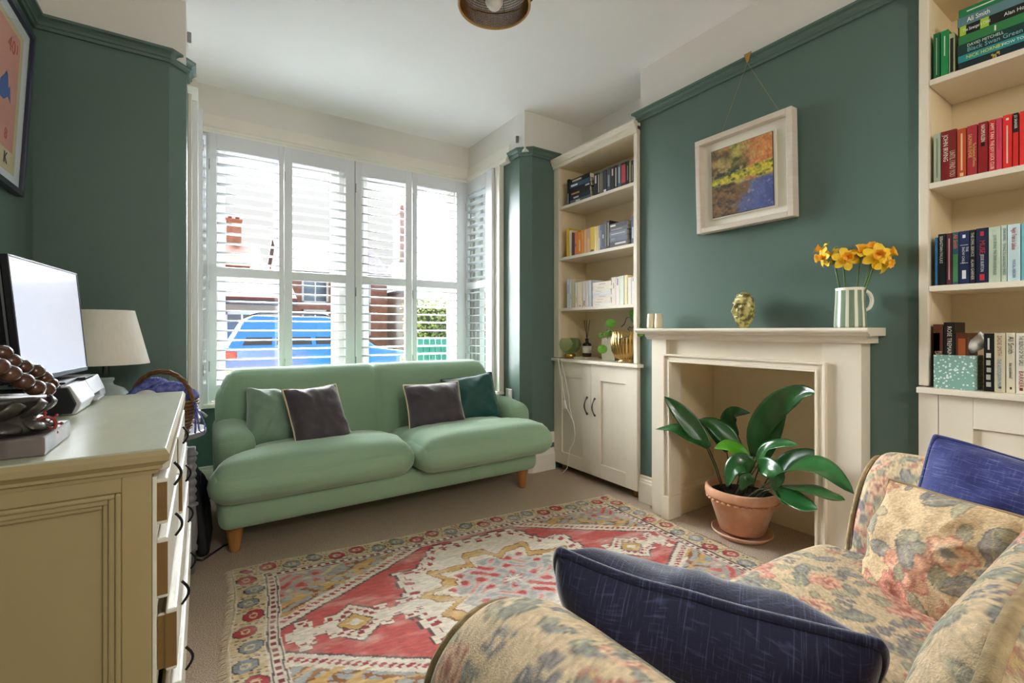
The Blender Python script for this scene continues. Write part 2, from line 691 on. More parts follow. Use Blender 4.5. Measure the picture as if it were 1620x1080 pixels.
# window board under the shutters
mb = MB()
mb.prism([(-0.07, 3.2), (-0.01, 3.2), (-0.01, 3.72), (1.99, 3.72), (1.99, 3.2), (2.05, 3.2), (2.05, YW), (-0.07, YW)], 0.575, 0.6)
struct(mb, 'trim_7', M_trimw, bev=0.004)

# ------------------------------------------------------------------ sash windows
M_sash = mat('sash_paint', '#d9d8d4', 0.4)


def sash(name, M, w, z0, z1):
    """double-hung sash in local X (width) x Z, thickness along local Y (outwards)"""
    r = bpy.data.objects.new(name, None)
    COL.objects.link(r)
    r.matrix_world = M
    tag(r, kind='structure')
    zm = (z0 + z1) / 2
    mb = MB()
    mb.box(0, 0.04, 0, 0.1, z0, z1).box(w - 0.04, w, 0, 0.1, z0, z1)
    mb.box(0.04, w - 0.04, 0, 0.1, z1 - 0.04, z1).box(0.04, w - 0.04, 0, 0.1, z0, z0 + 0.045)
    mb.build('window_frame', M_sash, r, bev=0.003)
    for (a, b, y) in ((z0 + 0.045, zm + 0.02, 0.02), (zm - 0.02, z1 - 0.04, 0.055)):
        mb = MB()
        mb.box(0.04, 0.085, y, y + 0.035, a, b).box(w - 0.085, w - 0.04, y, y + 0.035, a, b)
        mb.box(0.085, w - 0.085, y, y + 0.035, a, a + 0.045).box(0.085, w - 0.085, y, y + 0.035, b - 0.045, b)
        s = mb.build('sash', M_sash, r, bev=0.003)
        MB().box(0.085, w - 0.085, y + 0.015, y + 0.019, a + 0.045, b - 0.045).build('pane', M_glass, s)
    return r


sash('window_1', Matrix.Translation((0.05, 3.84, 0)), 0.89, 0.6, 2.45)
sash('window_2', Matrix.Translation((1.06, 3.84, 0)), 0.89, 0.6, 2.45)
struct(MB().box(0.94, 1.06, 3.82, 3.95, 0.58, 2.45), 'window_mullion', M_sash, bev=0.004)
sash('window_3', Matrix.Translation((2.07, 3.76, 0)) @ Matrix.Rotation(-PI / 2, 4, 'Z'), 0.42, 0.6, 2.46)
sash('window_4', Matrix.Translation((-0.09, 3.34, 0)) @ Matrix.Rotation(PI / 2, 4, 'Z'), 0.42, 0.6, 2.46)

# ------------------------------------------------------------------ plantation shutters
LZ0, LZ1, MZ0, MZ1 = 0.62, 2.437, 1.467, 1.53


def louver_mesh(w):
    mb = MB()
    n = 10
    prof = [(0.031 * math.cos(2 * PI * k / n), 0.0048 * math.sin(2 * PI * k / n)) for k in range(n)]
    mb.prism(prof, 0, w, axis='x', smooth=True)
    o = mb.build('louver', M_shut)
    me = o.data
    bpy.data.objects.remove(o)
    return me


def shutter(label, M, w, sl, sr, tilt_up, tilt_low):
    """local X across, Y into the room is negative, Z up"""
    r = thing('window_shutter', label, 'shutter', group='white plantation shutters of the bay window')
    r.matrix_world = M
    th = 0.014
    MB().box(0, sl, -th, th, LZ0, LZ1).build('stile', M_shut, r, bev=0.002)
    MB().box(w - sr, w, -th, th, LZ0, LZ1).build('stile', M_shut, r, bev=0.002)
    MB().box(sl, w - sr, -th, th, LZ1 - 0.105, LZ1).build('top_rail', M_shut, r, bev=0.002)
    MB().box(sl, w - sr, -th, th, MZ0, MZ1).build('mid_rail', M_shut, r, bev=0.002)
    MB().box(sl, w - sr, -th, th, LZ0, LZ0 + 0.105).build('bottom_rail', M_shut, r, bev=0.002)
    me = louver_mesh(w - sl - sr - 0.003)
    p = 0.0665
    for (a, b, tl) in ((MZ1, LZ1 - 0.105, tilt_up), (LZ0 + 0.105, MZ0, tilt_low)):
        n = int(round((b - a) / p))
        q = (b - a) / n
        for k in range(n):
            o = bpy.data.objects.new('louver', me)
            COL.objects.link(o)
            o.parent = r
            o.location = (sl + 0.0015, 0, a + q * (k + 0.5))
            o.rotation_euler = (math.radians(tl), 0, 0)
    for z in (LZ0 + 0.2, MZ0 - 0.1, LZ1 - 0.25):
        MB().box(0.001, 0.006, -th - 0.003, -th + 0.002, z, z + 0.07).build('hinge', M_metal, r)
    return r


def T(x, y, rz=0):
    return Matrix.Translation((x, y, 0)) @ Matrix.Rotation(rz, 4, 'Z')


SY = 3.765
shutter('white louvred shutter panel of the front window, nearest the wall lamp corner', T(0.034, SY), 0.461, 0.046, 0.034, -4, 3)
shutter('white louvred shutter panel over the parked car, second from the lamp side', T(0.497, SY), 0.505, 0.054, 0.07, 2, 4)
shutter('white louvred shutter panel, third of the front window, right of the central bar', T(1.006, SY), 0.470, 0.052, 0.057, 17, 8)
shutter('white louvred shutter panel of the front window in front of the green bin', T(1.480, SY), 0.483, 0.043, 0.068, 18, 9)
shutter('narrow louvred shutter panel on the bay side beside the bookcase', T(2.022, 3.79, -PI / 2), 0.40, 0.04, 0.04, -8, -2)
shutter('narrow louvred shutter panel on the bay side nearest the side table', T(-0.012, 3.39, PI / 2), 0.40, 0.04, 0.04, -6, -16)
# fixed shutter frame around the bay corners
for nm, bx in (('shutter_frame_post', (1.966, 2.03, 3.785, 3.808)), ('shutter_frame_post', (-0.05, 0.032, 3.785, 3.808))):
    struct(MB().box(*bx, 0.6, 2.44), 'trim_8' if bx[0] > 1 else 'trim_9', M_shut, bev=0.002)
struct(MB().box(1.985, 2.05, 3.29, 3.385, 0.6, 2.44), 'trim_10', M_shut, bev=0.004)
struct(MB().box(-0.07, -0.022, 3.29, 3.385, 0.6, 2.44), 'trim_11', M_shut, bev=0.004)

# ------------------------------------------------------------------ fitted cupboards, worktops and bookshelves in the alcoves
M_shelfin = mat('bookcase_inner_paint', '#e6d5b4', 0.5, var=0.04)
CF = 2.33                       # joinery front plane
SH = (1.27, 1.665, 2.062)       # shelf tops


def alcove(y0, y1, where, cornice_z, near):
    t = thing('bookcase', 'cream fitted bookcase with three shelves ' + where, 'bookcase', (CF, (y0 + y1) / 2, 0.88), group=None)
    W0, W1 = y0 + 0.003, y1 - 0.003

    def b(name, m=M_cream, bev=0.002, *boxes):
        mb = MB()
        for q in boxes:
            mb.box(*q)
        return child_of(mb.build(name, m, bev=bev), t)
    top = cornice_z
    s1, s0 = (0.064 if not near else 0.03), 0.03
    b('side_panel', M_cream, 0.003, (CF, 2.36, W1 - s1, W1, 0.885, top))
    b('side_panel', M_cream, 0.003, (CF, 2.36, W0, W0 + s0, 0.885, top))
    b('inner_side', M_shelfin, 0, (2.36, 2.615, W1 - s1, W1 - s1 + 0.02, 0.885, top))
    b('inner_side', M_shelfin, 0, (2.36, 2.615, W0 + s0 - 0.02, W0 + s0, 0.885, top))
    b('back_panel', M_shelfin, 0, (2.616, 2.636, W0, W1, 0.885, top))
    b('top_panel', M_shelfin, 0, (2.33, 2.615, W0 + s0, W1 - s1, top - 0.03, top))
    for z in SH:
        b('shelf', M_cream, 0.002, (CF + 0.001, 2.614, W0 + s0 + 0.001, W1 - s1 - 0.001, z - 0.022, z))
    CP = [(0, top - 0.028), (0.008, top - 0.028), (0.012, top - 0.008), (0.022, top), (0.022, top + 0.012), (0.034, top + 0.03), (0.034, top + 0.045), (0, top + 0.045)]
    child_of(MB().sweep([(2.34, W0 - 0.004), (CF, W0 - 0.004), (CF, W1), (2.34, W1)] if False else [(CF, W0 - 0.004), (CF, W1)], CP).build('cornice', M_cream), t)
    b('cornice_top', M_cream, 0, (CF, 2.63, W0, W1, top + 0.02, top + 0.04))
    # worktop
    w = MB().box(2.302, 2.636, W0 - 0.028, W1 + 0.0, 0.858, 0.88).build('worktop', M_cream, bev=0.003)
    tag(w, 'cream painted wooden worktop ledge over the fitted cupboard ' + where, 'worktop')
    # cupboard
    c = thing('cupboard', 'cream fitted cupboard with shaker panel doors ' + where, 'cupboard', (CF, (y0 + y1) / 2, 0.0))

    def d(name, m, bev, *boxes, parent=c):
        mb = MB()
        for q in boxes:
            mb.box(*q)
        o = mb.build(name, m, bev=bev)
        return child_of(o, parent)
    d('body', M_cream, 0.002, (CF + 0.022, 2.63, W0, W1, 0.075, 0.857))
    ym = (W0 + W1) / 2
    for k, (a, e) in enumerate(((ym + 0.0015, W1 - 0.004), (W0 + 0.0, ym - 0.0015))):
        st = 0.095
        if near and k == 0:
            a, e = ym, W1 - 0.06
        o = d('door', M_cream, 0.0015, (CF, CF + 0.02, a, a + st, 0.06, 0.855), (CF, CF + 0.02, e - st, e, 0.06, 0.855),
              (CF, CF + 0.02, a + st, e - st, 0.06, 0.155), (CF, CF + 0.02, a + st, e - st, 0.742, 0.855), (CF + 0.010, CF + 0.02, a + st, e - st, 0.155, 0.742))
        yy = ym + (0.04 if k == 0 else -0.04)
        mb = MB()
        pts = [(CF - 0.004 - 0.024 * math.sin(PI * q / 10), yy, 0.492 + 0.118 * q / 10) for q in range(11)]
        mb.tube(pts, [0.006, 0.0045, 0.004, 0.0045, 0.0055, 0.006, 0.0055, 0.0045, 0.004, 0.0045, 0.006], 8)
        for z in (0.492, 0.61):
            mb.lathe([(0.009, 0), (0.009, 0.003), (0.005, 0.006)], 12, (CF, yy, z), M=Matrix.Rotation(-PI / 2, 4, 'Y'))
        h = mb.build('handle', M_iron)
        M = Matrix.Translation(c.location)
        h.parent = o
        h.matrix_parent_inverse = (Matrix.Translation(c.location)).inverted() @ Matrix.Identity(4)
        h.matrix_parent_inverse = Matrix.Identity(4)
    if near:
        d('stile', M_cream, 0.0015, (CF, CF + 0.02, W1 - 0.058, W1, 0.06, 0.855))
    for yy in (W0 + 0.06, W1 - 0.06):
        mb = MB().lathe([(0.022, 0), (0.028, 0.06), (0.028, 0.075)], 12, (CF + 0.07, yy, 0))
        child_of(mb.build('foot', M_oak), c)
    return t


alcove(2.05, YB, 'beside the bay window', 2.40, False)
alcove(-0.25, 0.64, 'behind the floral loveseat', 2.42, True)

# ------------------------------------------------------------------ fireplace surround
t = thing('fireplace_surround', 'cream painted wooden fireplace surround with moulded mantel shelf', 'fireplace', (2.3, 1.34, 0))
FS, FY0, FY1 = 2.265, 0.803, 1.881
mb = MB()
mb.box(FS, 2.355, FY1 - 0.145, FY1, 0.0, 0.97)
mb.box(FS, 2.355, FY0, FY0 + 0.145, 0.0, 0.97)
for s in (0, 1):
    pass
child_of(MB().box(FS, 2.355, FY1 - 0.106, FY1, 0, 1.045).build('jamb', M_cream, bev=0.002), t)
child_of(MB().box(FS, 2.355, FY0, FY0 + 0.145, 0, 1.045).build('jamb', M_cream, bev=0.002), t)
child_of(MB().box(FS + 0.028, 2.355, FY0 + 0.145, FY1 - 0.106, 0.958, 1.045).build('frieze', M_cream), t)
mb = MB()
OPL, OPR, OPT = 1.742, 0.974, 0.915
for (w0, w1, x) in ((0.034, 0.045, FS - 0.02), (0.012, 0.034, FS - 0.010), (0.0, 0.012, FS - 0.016)):
    mb.box(x, FS + 0.04, OPL + w0, OPL + w1, 0.13, OPT + w1)
    mb.box(x, FS + 0.04, OPR - w1, OPR - w0, 0.0, OPT + w1)
    mb.box(x, FS + 0.04, OPR - w0, OPL + w0, OPT + w0, OPT + w1)
child_of(mb.build('opening_moulding', M_cream, bev=0.002), t)
child_of(MB().box(FS - 0.022, 2.355, OPL - 0.002, OPL + 0.05, 0.0, 0.135).build('plinth', M_cream, bev=0.003), t)
child_of(MB().box(FS + 0.0, 2.355, OPL - 0.001, OPL + 0.03, 0.135, 0.93).box(FS, 2.355, OPR - 0.03, OPR + 0.001, 0, 0.93).box(FS + 0.01, 2.355, OPR, OPL, OPT - 0.001, 0.958).build('opening_reveal', M_cream), t)
mb = MB()
P = [(2.358, 1.045), (FS - 0.012, 1.045), (FS - 0.018, 1.055), (FS - 0.03, 1.062), (FS - 0.03, 1.076), (2.358, 1.076)]
mb.prism(P, FY0 - 0.028, FY1 + 0.028, axis='y')
child_of(mb.build('bed_moulding', M_cream, bev=0.002), t)
mb = MB()
P = [(2.358, 1.076), (2.205, 1.076), (2.2, 1.080), (2.198, 1.084), (2.182, 1.088), (2.176, 1.094), (2.174, 1.1), (2.177, 1.107), (2.185, 1.11), (2.358, 1.11)]
mb.prism(P, 0.75, 1.935, axis='y')
child_of(mb.build('mantel_shelf', M_cream, bev=0.002), t)

# ------------------------------------------------------------------ chest of drawers
M_drb = mat('chest_paint_shaded_side', '#a8966c', 0.45, var=0.14, vscale=4, stretch=(1, 1, 0.25), bump=0.05, bscale=90)  # one chest paint, darkened here for the side in shade
M_drt = mat('chest_paint_lit_top', '#b9bba6', 0.28, var=0.12, vscale=10, stretch=(3, 1, 1), bump=0.06, bscale=120)  # same chest paint, window light put into the colour of the top
M_drf = mat('chest_paint_lit_front', '#dcd8cc', 0.4, var=0.07, vscale=14)  # same chest paint, lightened for the front that faces the light
M_dre = mat('drawer_side_wood', '#7d5e30', 0.5, var=0.2, vscale=10, stretch=(1, 1, 4))
t = thing('chest_of_drawers', 'large cream sage painted chest of drawers below the television', 'chest of drawers', (-0.34, 1.72, 0))
DX0, DX1, DY0, DY1 = -0.605, -0.078, 1.197, 2.222
mb = MB()
mb.box(DX0, DX1 - 0.02, DY0 + 0.012, DY1, 0.09, 0.80)
child_of(mb.build('carcass', M_drb), t)
mb = MB()
# side frame and moulded panel facing the camera
x0, x1 = DX0, DX1
mb.box(x1 - 0.056, x1 - 0.008, DY0, DY0 + 0.02, 0.0, 0.815)
mb.box(x0, x0 + 0.07, DY0, DY0 + 0.02, 0.0, 0.80)
mb.box(x0 + 0.07, x1 - 0.056, DY0, DY0 + 0.02, 0.778, 0.815)
mb.box(x0 + 0.07, x1 - 0.056, DY0, DY0 + 0.02, 0.09, 0.18)
child_of(mb.build('side_frame', M_drb, bev=0.002), t)
mb = MB()
a0, a1, c0, c1 = x0 + 0.07, x1 - 0.056, 0.18, 0.778
for (w0, w1, dy) in ((0.0, 0.009, -0.007), (0.009, 0.02, -0.002), (0.02, 0.029, 0.003)):
    mb.box(a0 + w0, a0 + w1, DY0 + dy, DY0 + 0.02, c0 + w0, c1 - w0)
    mb.box(a1 - w1, a1 - w0, DY0 + dy, DY0 + 0.02, c0 + w0, c1 - w0)
    mb.box(a0 + w1, a1 - w1, DY0 + dy, DY0 + 0.02, c1 - w1, c1 - w0)
    mb.box(a0 + w1, a1 - w1, DY0 + dy, DY0 + 0.02, c0 + w0, c0 + w1)
child_of(mb.build('panel_moulding', M_drb, bev=0.003), t)
# moulded top: profile swept round three sides, then the board
mb = MB()
TP = [(-0.02, 0.808), (0.002, 0.808), (0.004, 0.815), (0.010, 0.819), (0.010, 0.825), (0.016, 0.831), (0.022, 0.836), (0.022, 0.848), (0.017, 0.857), (-0.02, 0.857)]
mb.sweep([(DX0, DY0), (DX1, DY0), (DX1, DY1), (DX0, DY1)], [(-o, z) for o, z in TP])
child_of(mb.build('top_moulding', [M_drb]), t)
mb = MB().box(DX0, DX1 + 0.016, DY0 - 0.016, DY1 + 0.016, 0.853, 0.8605)
child_of(mb.build('top', M_drt, bev=0.001), t)
child_of(MB().box(DX1 - 0.02, DX1 + 0.0215, DY0 - 0.0, DY1 + 0.02, 0.812, 0.853).build('front_moulding', M_drf, bev=0.006, seg=3), t)
# front frame rails
mb = MB()
for z0, z1 in ((0.796, 0.80), (0.673, 0.696), (0.523, 0.542), (0.366, 0.389), (0.0, 0.215)):
    mb.box(DX1 - 0.0075, DX1, DY0 + 0.02, DY1, z0, z1)
for y0, y1 in ((DY0, DY0 + 0.02), (DY1 - 0.03, DY1)):
    mb.box(DX1 - 0.0075, DX1, y0, y1, 0.0, 0.80)
child_of(mb.build('front_frame', M_drf, bev=0.0015), t)
rows = [(0.695, 0.798, [(DY0 + 0.004, 1.635, 0.018), (1.65, DY1 - 0.035, 0.021)]), (0.542, 0.674, [(DY0 + 0.004, 1.71, 0.019), (1.725, DY1 - 0.035, 0.028)]),
        (0.388, 0.524, [(DY0 + 0.004, DY1 - 0.035, 0.034)]), (0.216, 0.367, [(DY0 + 0.004, DY1 - 0.035, 0.042)])]
M_knob = mat('black_iron', '#1c1a1a', 0.35, metal=0.6)
for z0, z1, cols in rows:
    for y0, y1, op in cols:
        dr = MB().box(DX1 + op - 0.02, DX1 + op, y0, y1, z0 + 0.004, z1 - 0.004).build('drawer', M_drf, bev=0.004, seg=3)
        child_of(dr, t)
        for ya in (y0 + 0.002, y1 - 0.014):
            sd = MB().box(DX1 + 0.001, DX1 + op - 0.0195, ya, ya + 0.012, z0 + 0.012, z1 - 0.014).build('drawer_side', M_dre)
            sd.parent = dr
        en = MB().box(DX1 + op - 0.021, DX1 + op - 0.001, y0 - 0.0012, y0 + 0.001, z0 + 0.012, z1 - 0.012).build('drawer_edge', M_dre)
        en.parent = dr
        for yy in ((y0 + y1) / 2,) if y1 - y0 < 0.6 else (y0 + 0.2, y1 - 0.2):
            mb = MB()
            pts = [(DX1 + op + 0.002 + 0.014 * math.sin(PI * q / 8), yy, (z0 + z1) / 2 - 0.028 + 0.056 * q / 8) for q in range(9)]
            mb.tube(pts, 0.0032, 8)
            h = mb.build('handle', M_knob)
            h.parent = dr

# ------------------------------------------------------------------ green sofa
t = thing('sofa', 'two-seat pale green linen sofa with oak legs standing in the bay window', 'sofa', (1.03, 2.95, 0))
rs = np.random.RandomState(3)


def wrinkle(V, k, amp, seed=0):
    n = fbm(V[:, 0] * k + seed, V[:, 1] * k + V[:, 2] * k * 0.7 + seed * 2, 3) - 0.5
    return n * amp


def soft(name, size, r, center, m, parent, n=(14, 12, 6), fn=None, col=None, wr=0.006, seed=0):
    V, Q, P = rbox(size, r, n)
    if fn is not None:
        V = fn(V.copy(), P)
    V = V + np.array(center)
    if wr:
        c = V.mean(0)
        d = V - c
        L = np.linalg.norm(d, axis=1, keepdims=True)
        V = V + d / L * wrinkle(V, 9, wr, seed)[:, None]
    return np_mesh(name, V, Q, m, parent, col(V) if col is not None else None)


soft('base', (1.85, 0.90, 0.145), 0.05, (0.985, 2.995, 0.222), M_sofa, t, (20, 10, 3), wr=0.004)


def backfn(V, P):
    z, u = V[:, 2].copy(), P[:, 0]
    o = np.abs(u)
    up = np.clip((z + 0.1) / 0.3, 0, 1)
    V[:, 2] -= up * 0.085 * np.clip((o - 0.84) / 0.16, 0, 1) ** 2.0
    V[:, 1] += (z + 0.3) * 0.20
    # two padded halves meeting in a stitched seam
    h = 2 * o - 1
    V[:, 1] -= 0.030 * (1 - h ** 4) * (1 - P[:, 2] ** 2) * (P[:, 1] < 0)
    g = np.exp(-(V[:, 0] / 0.014) ** 2)
    V[:, 2] -= 0.016 * g * up
    V[:, 1] += 0.016 * g * (P[:, 1] < 0)
    return V


soft('backrest', (1.875, 0.23, 0.60), 0.09, (1.0, 3.20, 0.565), M_sofa, t, (90, 6, 14), backfn, seed=1)


def armfn(V, P):
    # arm slopes down to the front and bulges
    V[:, 2] -= np.where(P[:, 2] > 0, 0.035 * np.clip(-P[:, 1], 0, 1) ** 2, 0)
    V[:, 0] *= 1 + 0.08 * P[:, 2]
    return V


soft('arm', (0.185, 0.66, 0.43), 0.085, (0.143, 3.09, 0.375), M_sofa, t, (6, 12, 8), armfn, seed=3)
soft('arm', (0.185, 0.66, 0.43), 0.085, (1.927, 3.09, 0.375), M_sofa, t, (6, 12, 8), armfn, seed=4)


def seatfn(sgn, cx):
    def f(V, P):
        u, v, w = P[:, 0], P[:, 1], P[:, 2]
        V[:, 2] += 0.045 * np.clip((w + 1) / 2, 0, 1) * (1 - u ** 4) * (1 - np.clip(v, -1, 1) ** 4)
        fr = np.clip(-v, 0, 1)
        V[:, 2] -= 0.035 * fr ** 3 * np.clip((w + 1) / 2, 0, 1)
        V[:, 1] -= 0.02 * (1 - u ** 2) * fr ** 2
        V[:, 2] -= 0.095 * np.clip((v + 1) / 2, 0, 1) ** 1.3
        # T-shaped: narrower between the arms, wide in front of them
        o = np.clip(sgn * u, 0, 1)
        back = 1 / (1 + np.exp(-(v + 0.42) * 18))
        V[:, 0] -= sgn * 0.185 * back * o ** 2
        # a few stretched creases
        V[:, 2] += 0.005 * np.sin(V[:, 1] * 38 + 5 * fbm(V[:, 0] * 3, V[:, 1] * 3)) * np.clip(w * 2 - 1, 0, 1) * (1 - v ** 2)
        return V
    return f


soft('seat_cushion', (1.0, 0.74, 0.205), 0.098, (0.515, 2.835, 0.385), M_sofa, t, (22, 20, 4), seatfn(-1, 0), seed=5)
soft('seat_cushion', (0.955, 0.80, 0.205), 0.098, (1.488, 2.80, 0.385), M_sofa, t, (22, 20, 4), seatfn(1, 0), seed=6)
for (x, y) in ((0.135, 2.70), (1.865, 2.68), (0.135, 3.35), (1.865, 3.35)):
    mb = MB().lathe([(0.022, 0), (0.024, 0.006), (0.036, 0.085), (0.044, 0.125), (0.046, 0.155), (0.046, 0.165)], 20, (x, y, 0))
    child_of(mb.build('leg', M_oak), t)


# ------------------------------------------------------------------ cushions
def cushion(name, label, C, U, Vd, w, h, th, m, cat='cushion', group=None, piping=None, colfn=None, n=30, sag=0.0, seed=0, piper=0.006, pinch=0.09, rnd=0.035):
    """C centre, U/Vd width and height directions"""
    U = Vector(U).normalized()
    N = U.cross(Vector(Vd)).normalized()
    Vv = N.cross(U)
    M = Matrix(((U.x, Vv.x, N.x, C[0]), (U.y, Vv.y, N.y, C[1]), (U.z, Vv.z, N.z, C[2]), (0, 0, 0, 1)))
    s = np.linspace(-1, 1, n)
    s = np.sign(s) * (1 - (1 - np.abs(s)) ** 1.5)
    X, Y = np.meshgrid(s, s, indexing='ij')

    def outline(X, Y):
        px = X * (1 - pinch * (1 - Y ** 2))
        py = Y * (1 - pinch * (1 - X ** 2))
        rd = 1 - rnd * np.abs(X * Y) ** 5
        return px * rd * w / 2, py * rd * h / 2
    px, py = outline(X, Y)
    prof = (np.clip(1 - X ** 4, 0, 1) * np.clip(1 - Y ** 4, 0, 1)) ** 0.55
    wn_ = fbm(X * 2.2 + seed * 3.1, Y * 2.2 + seed, 3) - 0.5
    rad = np.abs(np.sin(np.arctan2(Y, X) * 5 + seed + 1.5 * wn_)) * (np.abs(X * Y)) ** 0.6 * 1.6
    py = py - sag * (1 - X ** 2) * np.clip(Y, 0, 1) ** 2
    V, col = [], None
    zt = th / 2 * prof * (1 + 0.22 * wn_) + (0.012 * wn_ - 0.010 * rad) * np.clip(prof * 3, 0, 1)
    zb = -th / 2 * prof * (1 + 0.2 * wn_)
    ang = fbm(X * 1.3 + seed, Y * 1.3, 2) - 0.5
    bend = 0.03 * ang
    V1 = np.stack([px, py, zt + bend], -1).reshape(-1, 3)
    V2 = np.stack([px, py, zb + bend], -1).reshape(-1, 3)
    f1 = grid_faces(n, n)
    f2 = [tuple(i + n * n for i in q[::-1]) for q in f1]
    VV = np.vstack([V1, V2])
    # weld the border
    rim = [(i, 0) for i in range(n)] + [(n - 1, j) for j in range(1, n)] + [(i, n - 1) for i in range(n - 2, -1, -1)] + [(0, j) for j in range(n - 2, 0, -1)]
    remap = {i * n + j + n * n: i * n + j for i, j in rim}
    f2 = [tuple(remap.get(i, i) for i in q) for q in f2]
    c = None
    if colfn is not None:
        c = colfn(VV[:, :2])
    o = np_mesh(name, VV, f1 + f2, m, None, c)
    o.matrix_world = M
    tag(o, label, cat, group)
    if piping is not None:
        pts = [tuple(V1[i * n + j]) for i, j in rim]
        p = MB().tube(pts, piper, 6, closed=True).build('piping', piping)
        p.parent = o
    return o


M_sage = mat('sage_velvet', '#7f9c86', 0.7, sheen=0.8, var=0.2, vscale=7, bump=0.1, bscale=300)
M_grape = mat('charcoal_velvet', '#4a4149', 0.7, sheen=0.9, var=0.3, vscale=9, bump=0.1, bscale=300)
M_teal = mat('teal_velvet', '#12504c', 0.6, sheen=0.7, var=0.3, vscale=8)
M_pipe = mat('cream_piping', '#d8c8a4', 0.7)


def cushion4(label, TL, TR, BR, BL, th, m, **k):
    """corners given as seen points (u, v, y depth)"""
    q = [at(c[0], c[1], y=c[2]) for c in (TL, TR, BR, BL)]
    C = sum(q, Vector()) / 4
    Ud = ((q[1] - q[0]) + (q[2] - q[3])) / 2
    Vd = ((q[0] - q[3]) + (q[1] - q[2])) / 2
    return cushion('cushion', label, C, Ud, Vd, Ud.length * 1.04, Vd.length * 1.04, th, m, **k)


cushion4('sage green velvet cushion behind the charcoal one on the green sofa', (386, 611, 3.10), (478, 622, 3.12), (484, 702, 2.90), (391, 709, 2.88), 0.17, M_sage, seed=1, n=44)
cushion4('charcoal velvet cushion with cream piping leaning on the sage cushion', (437, 619, 2.93), (523, 611, 2.97), (565, 692, 2.80), (481, 713, 2.72), 0.16, M_grape, piping=M_pipe, seed=2, n=44)
cushion4('charcoal velvet cushion with cream piping in front of the teal cushion', (642, 614, 2.99), (728, 600, 2.95), (734, 681, 2.80), (646, 684, 2.83), 0.16, M_grape, piping=M_pipe, seed=3, n=44)
cushion4('dark teal velvet cushion against the sofa arm by the light switch', (702, 604, 3.12), (780, 585, 3.04), (790, 667, 2.92), (708, 676, 3.0), 0.16, M_teal, piping=M_teal, seed=4, n=44)

# ------------------------------------------------------------------ floral tapestry loveseat
TAN, TAN2 = np.array([208, 184, 150]), np.array([184, 159, 126])


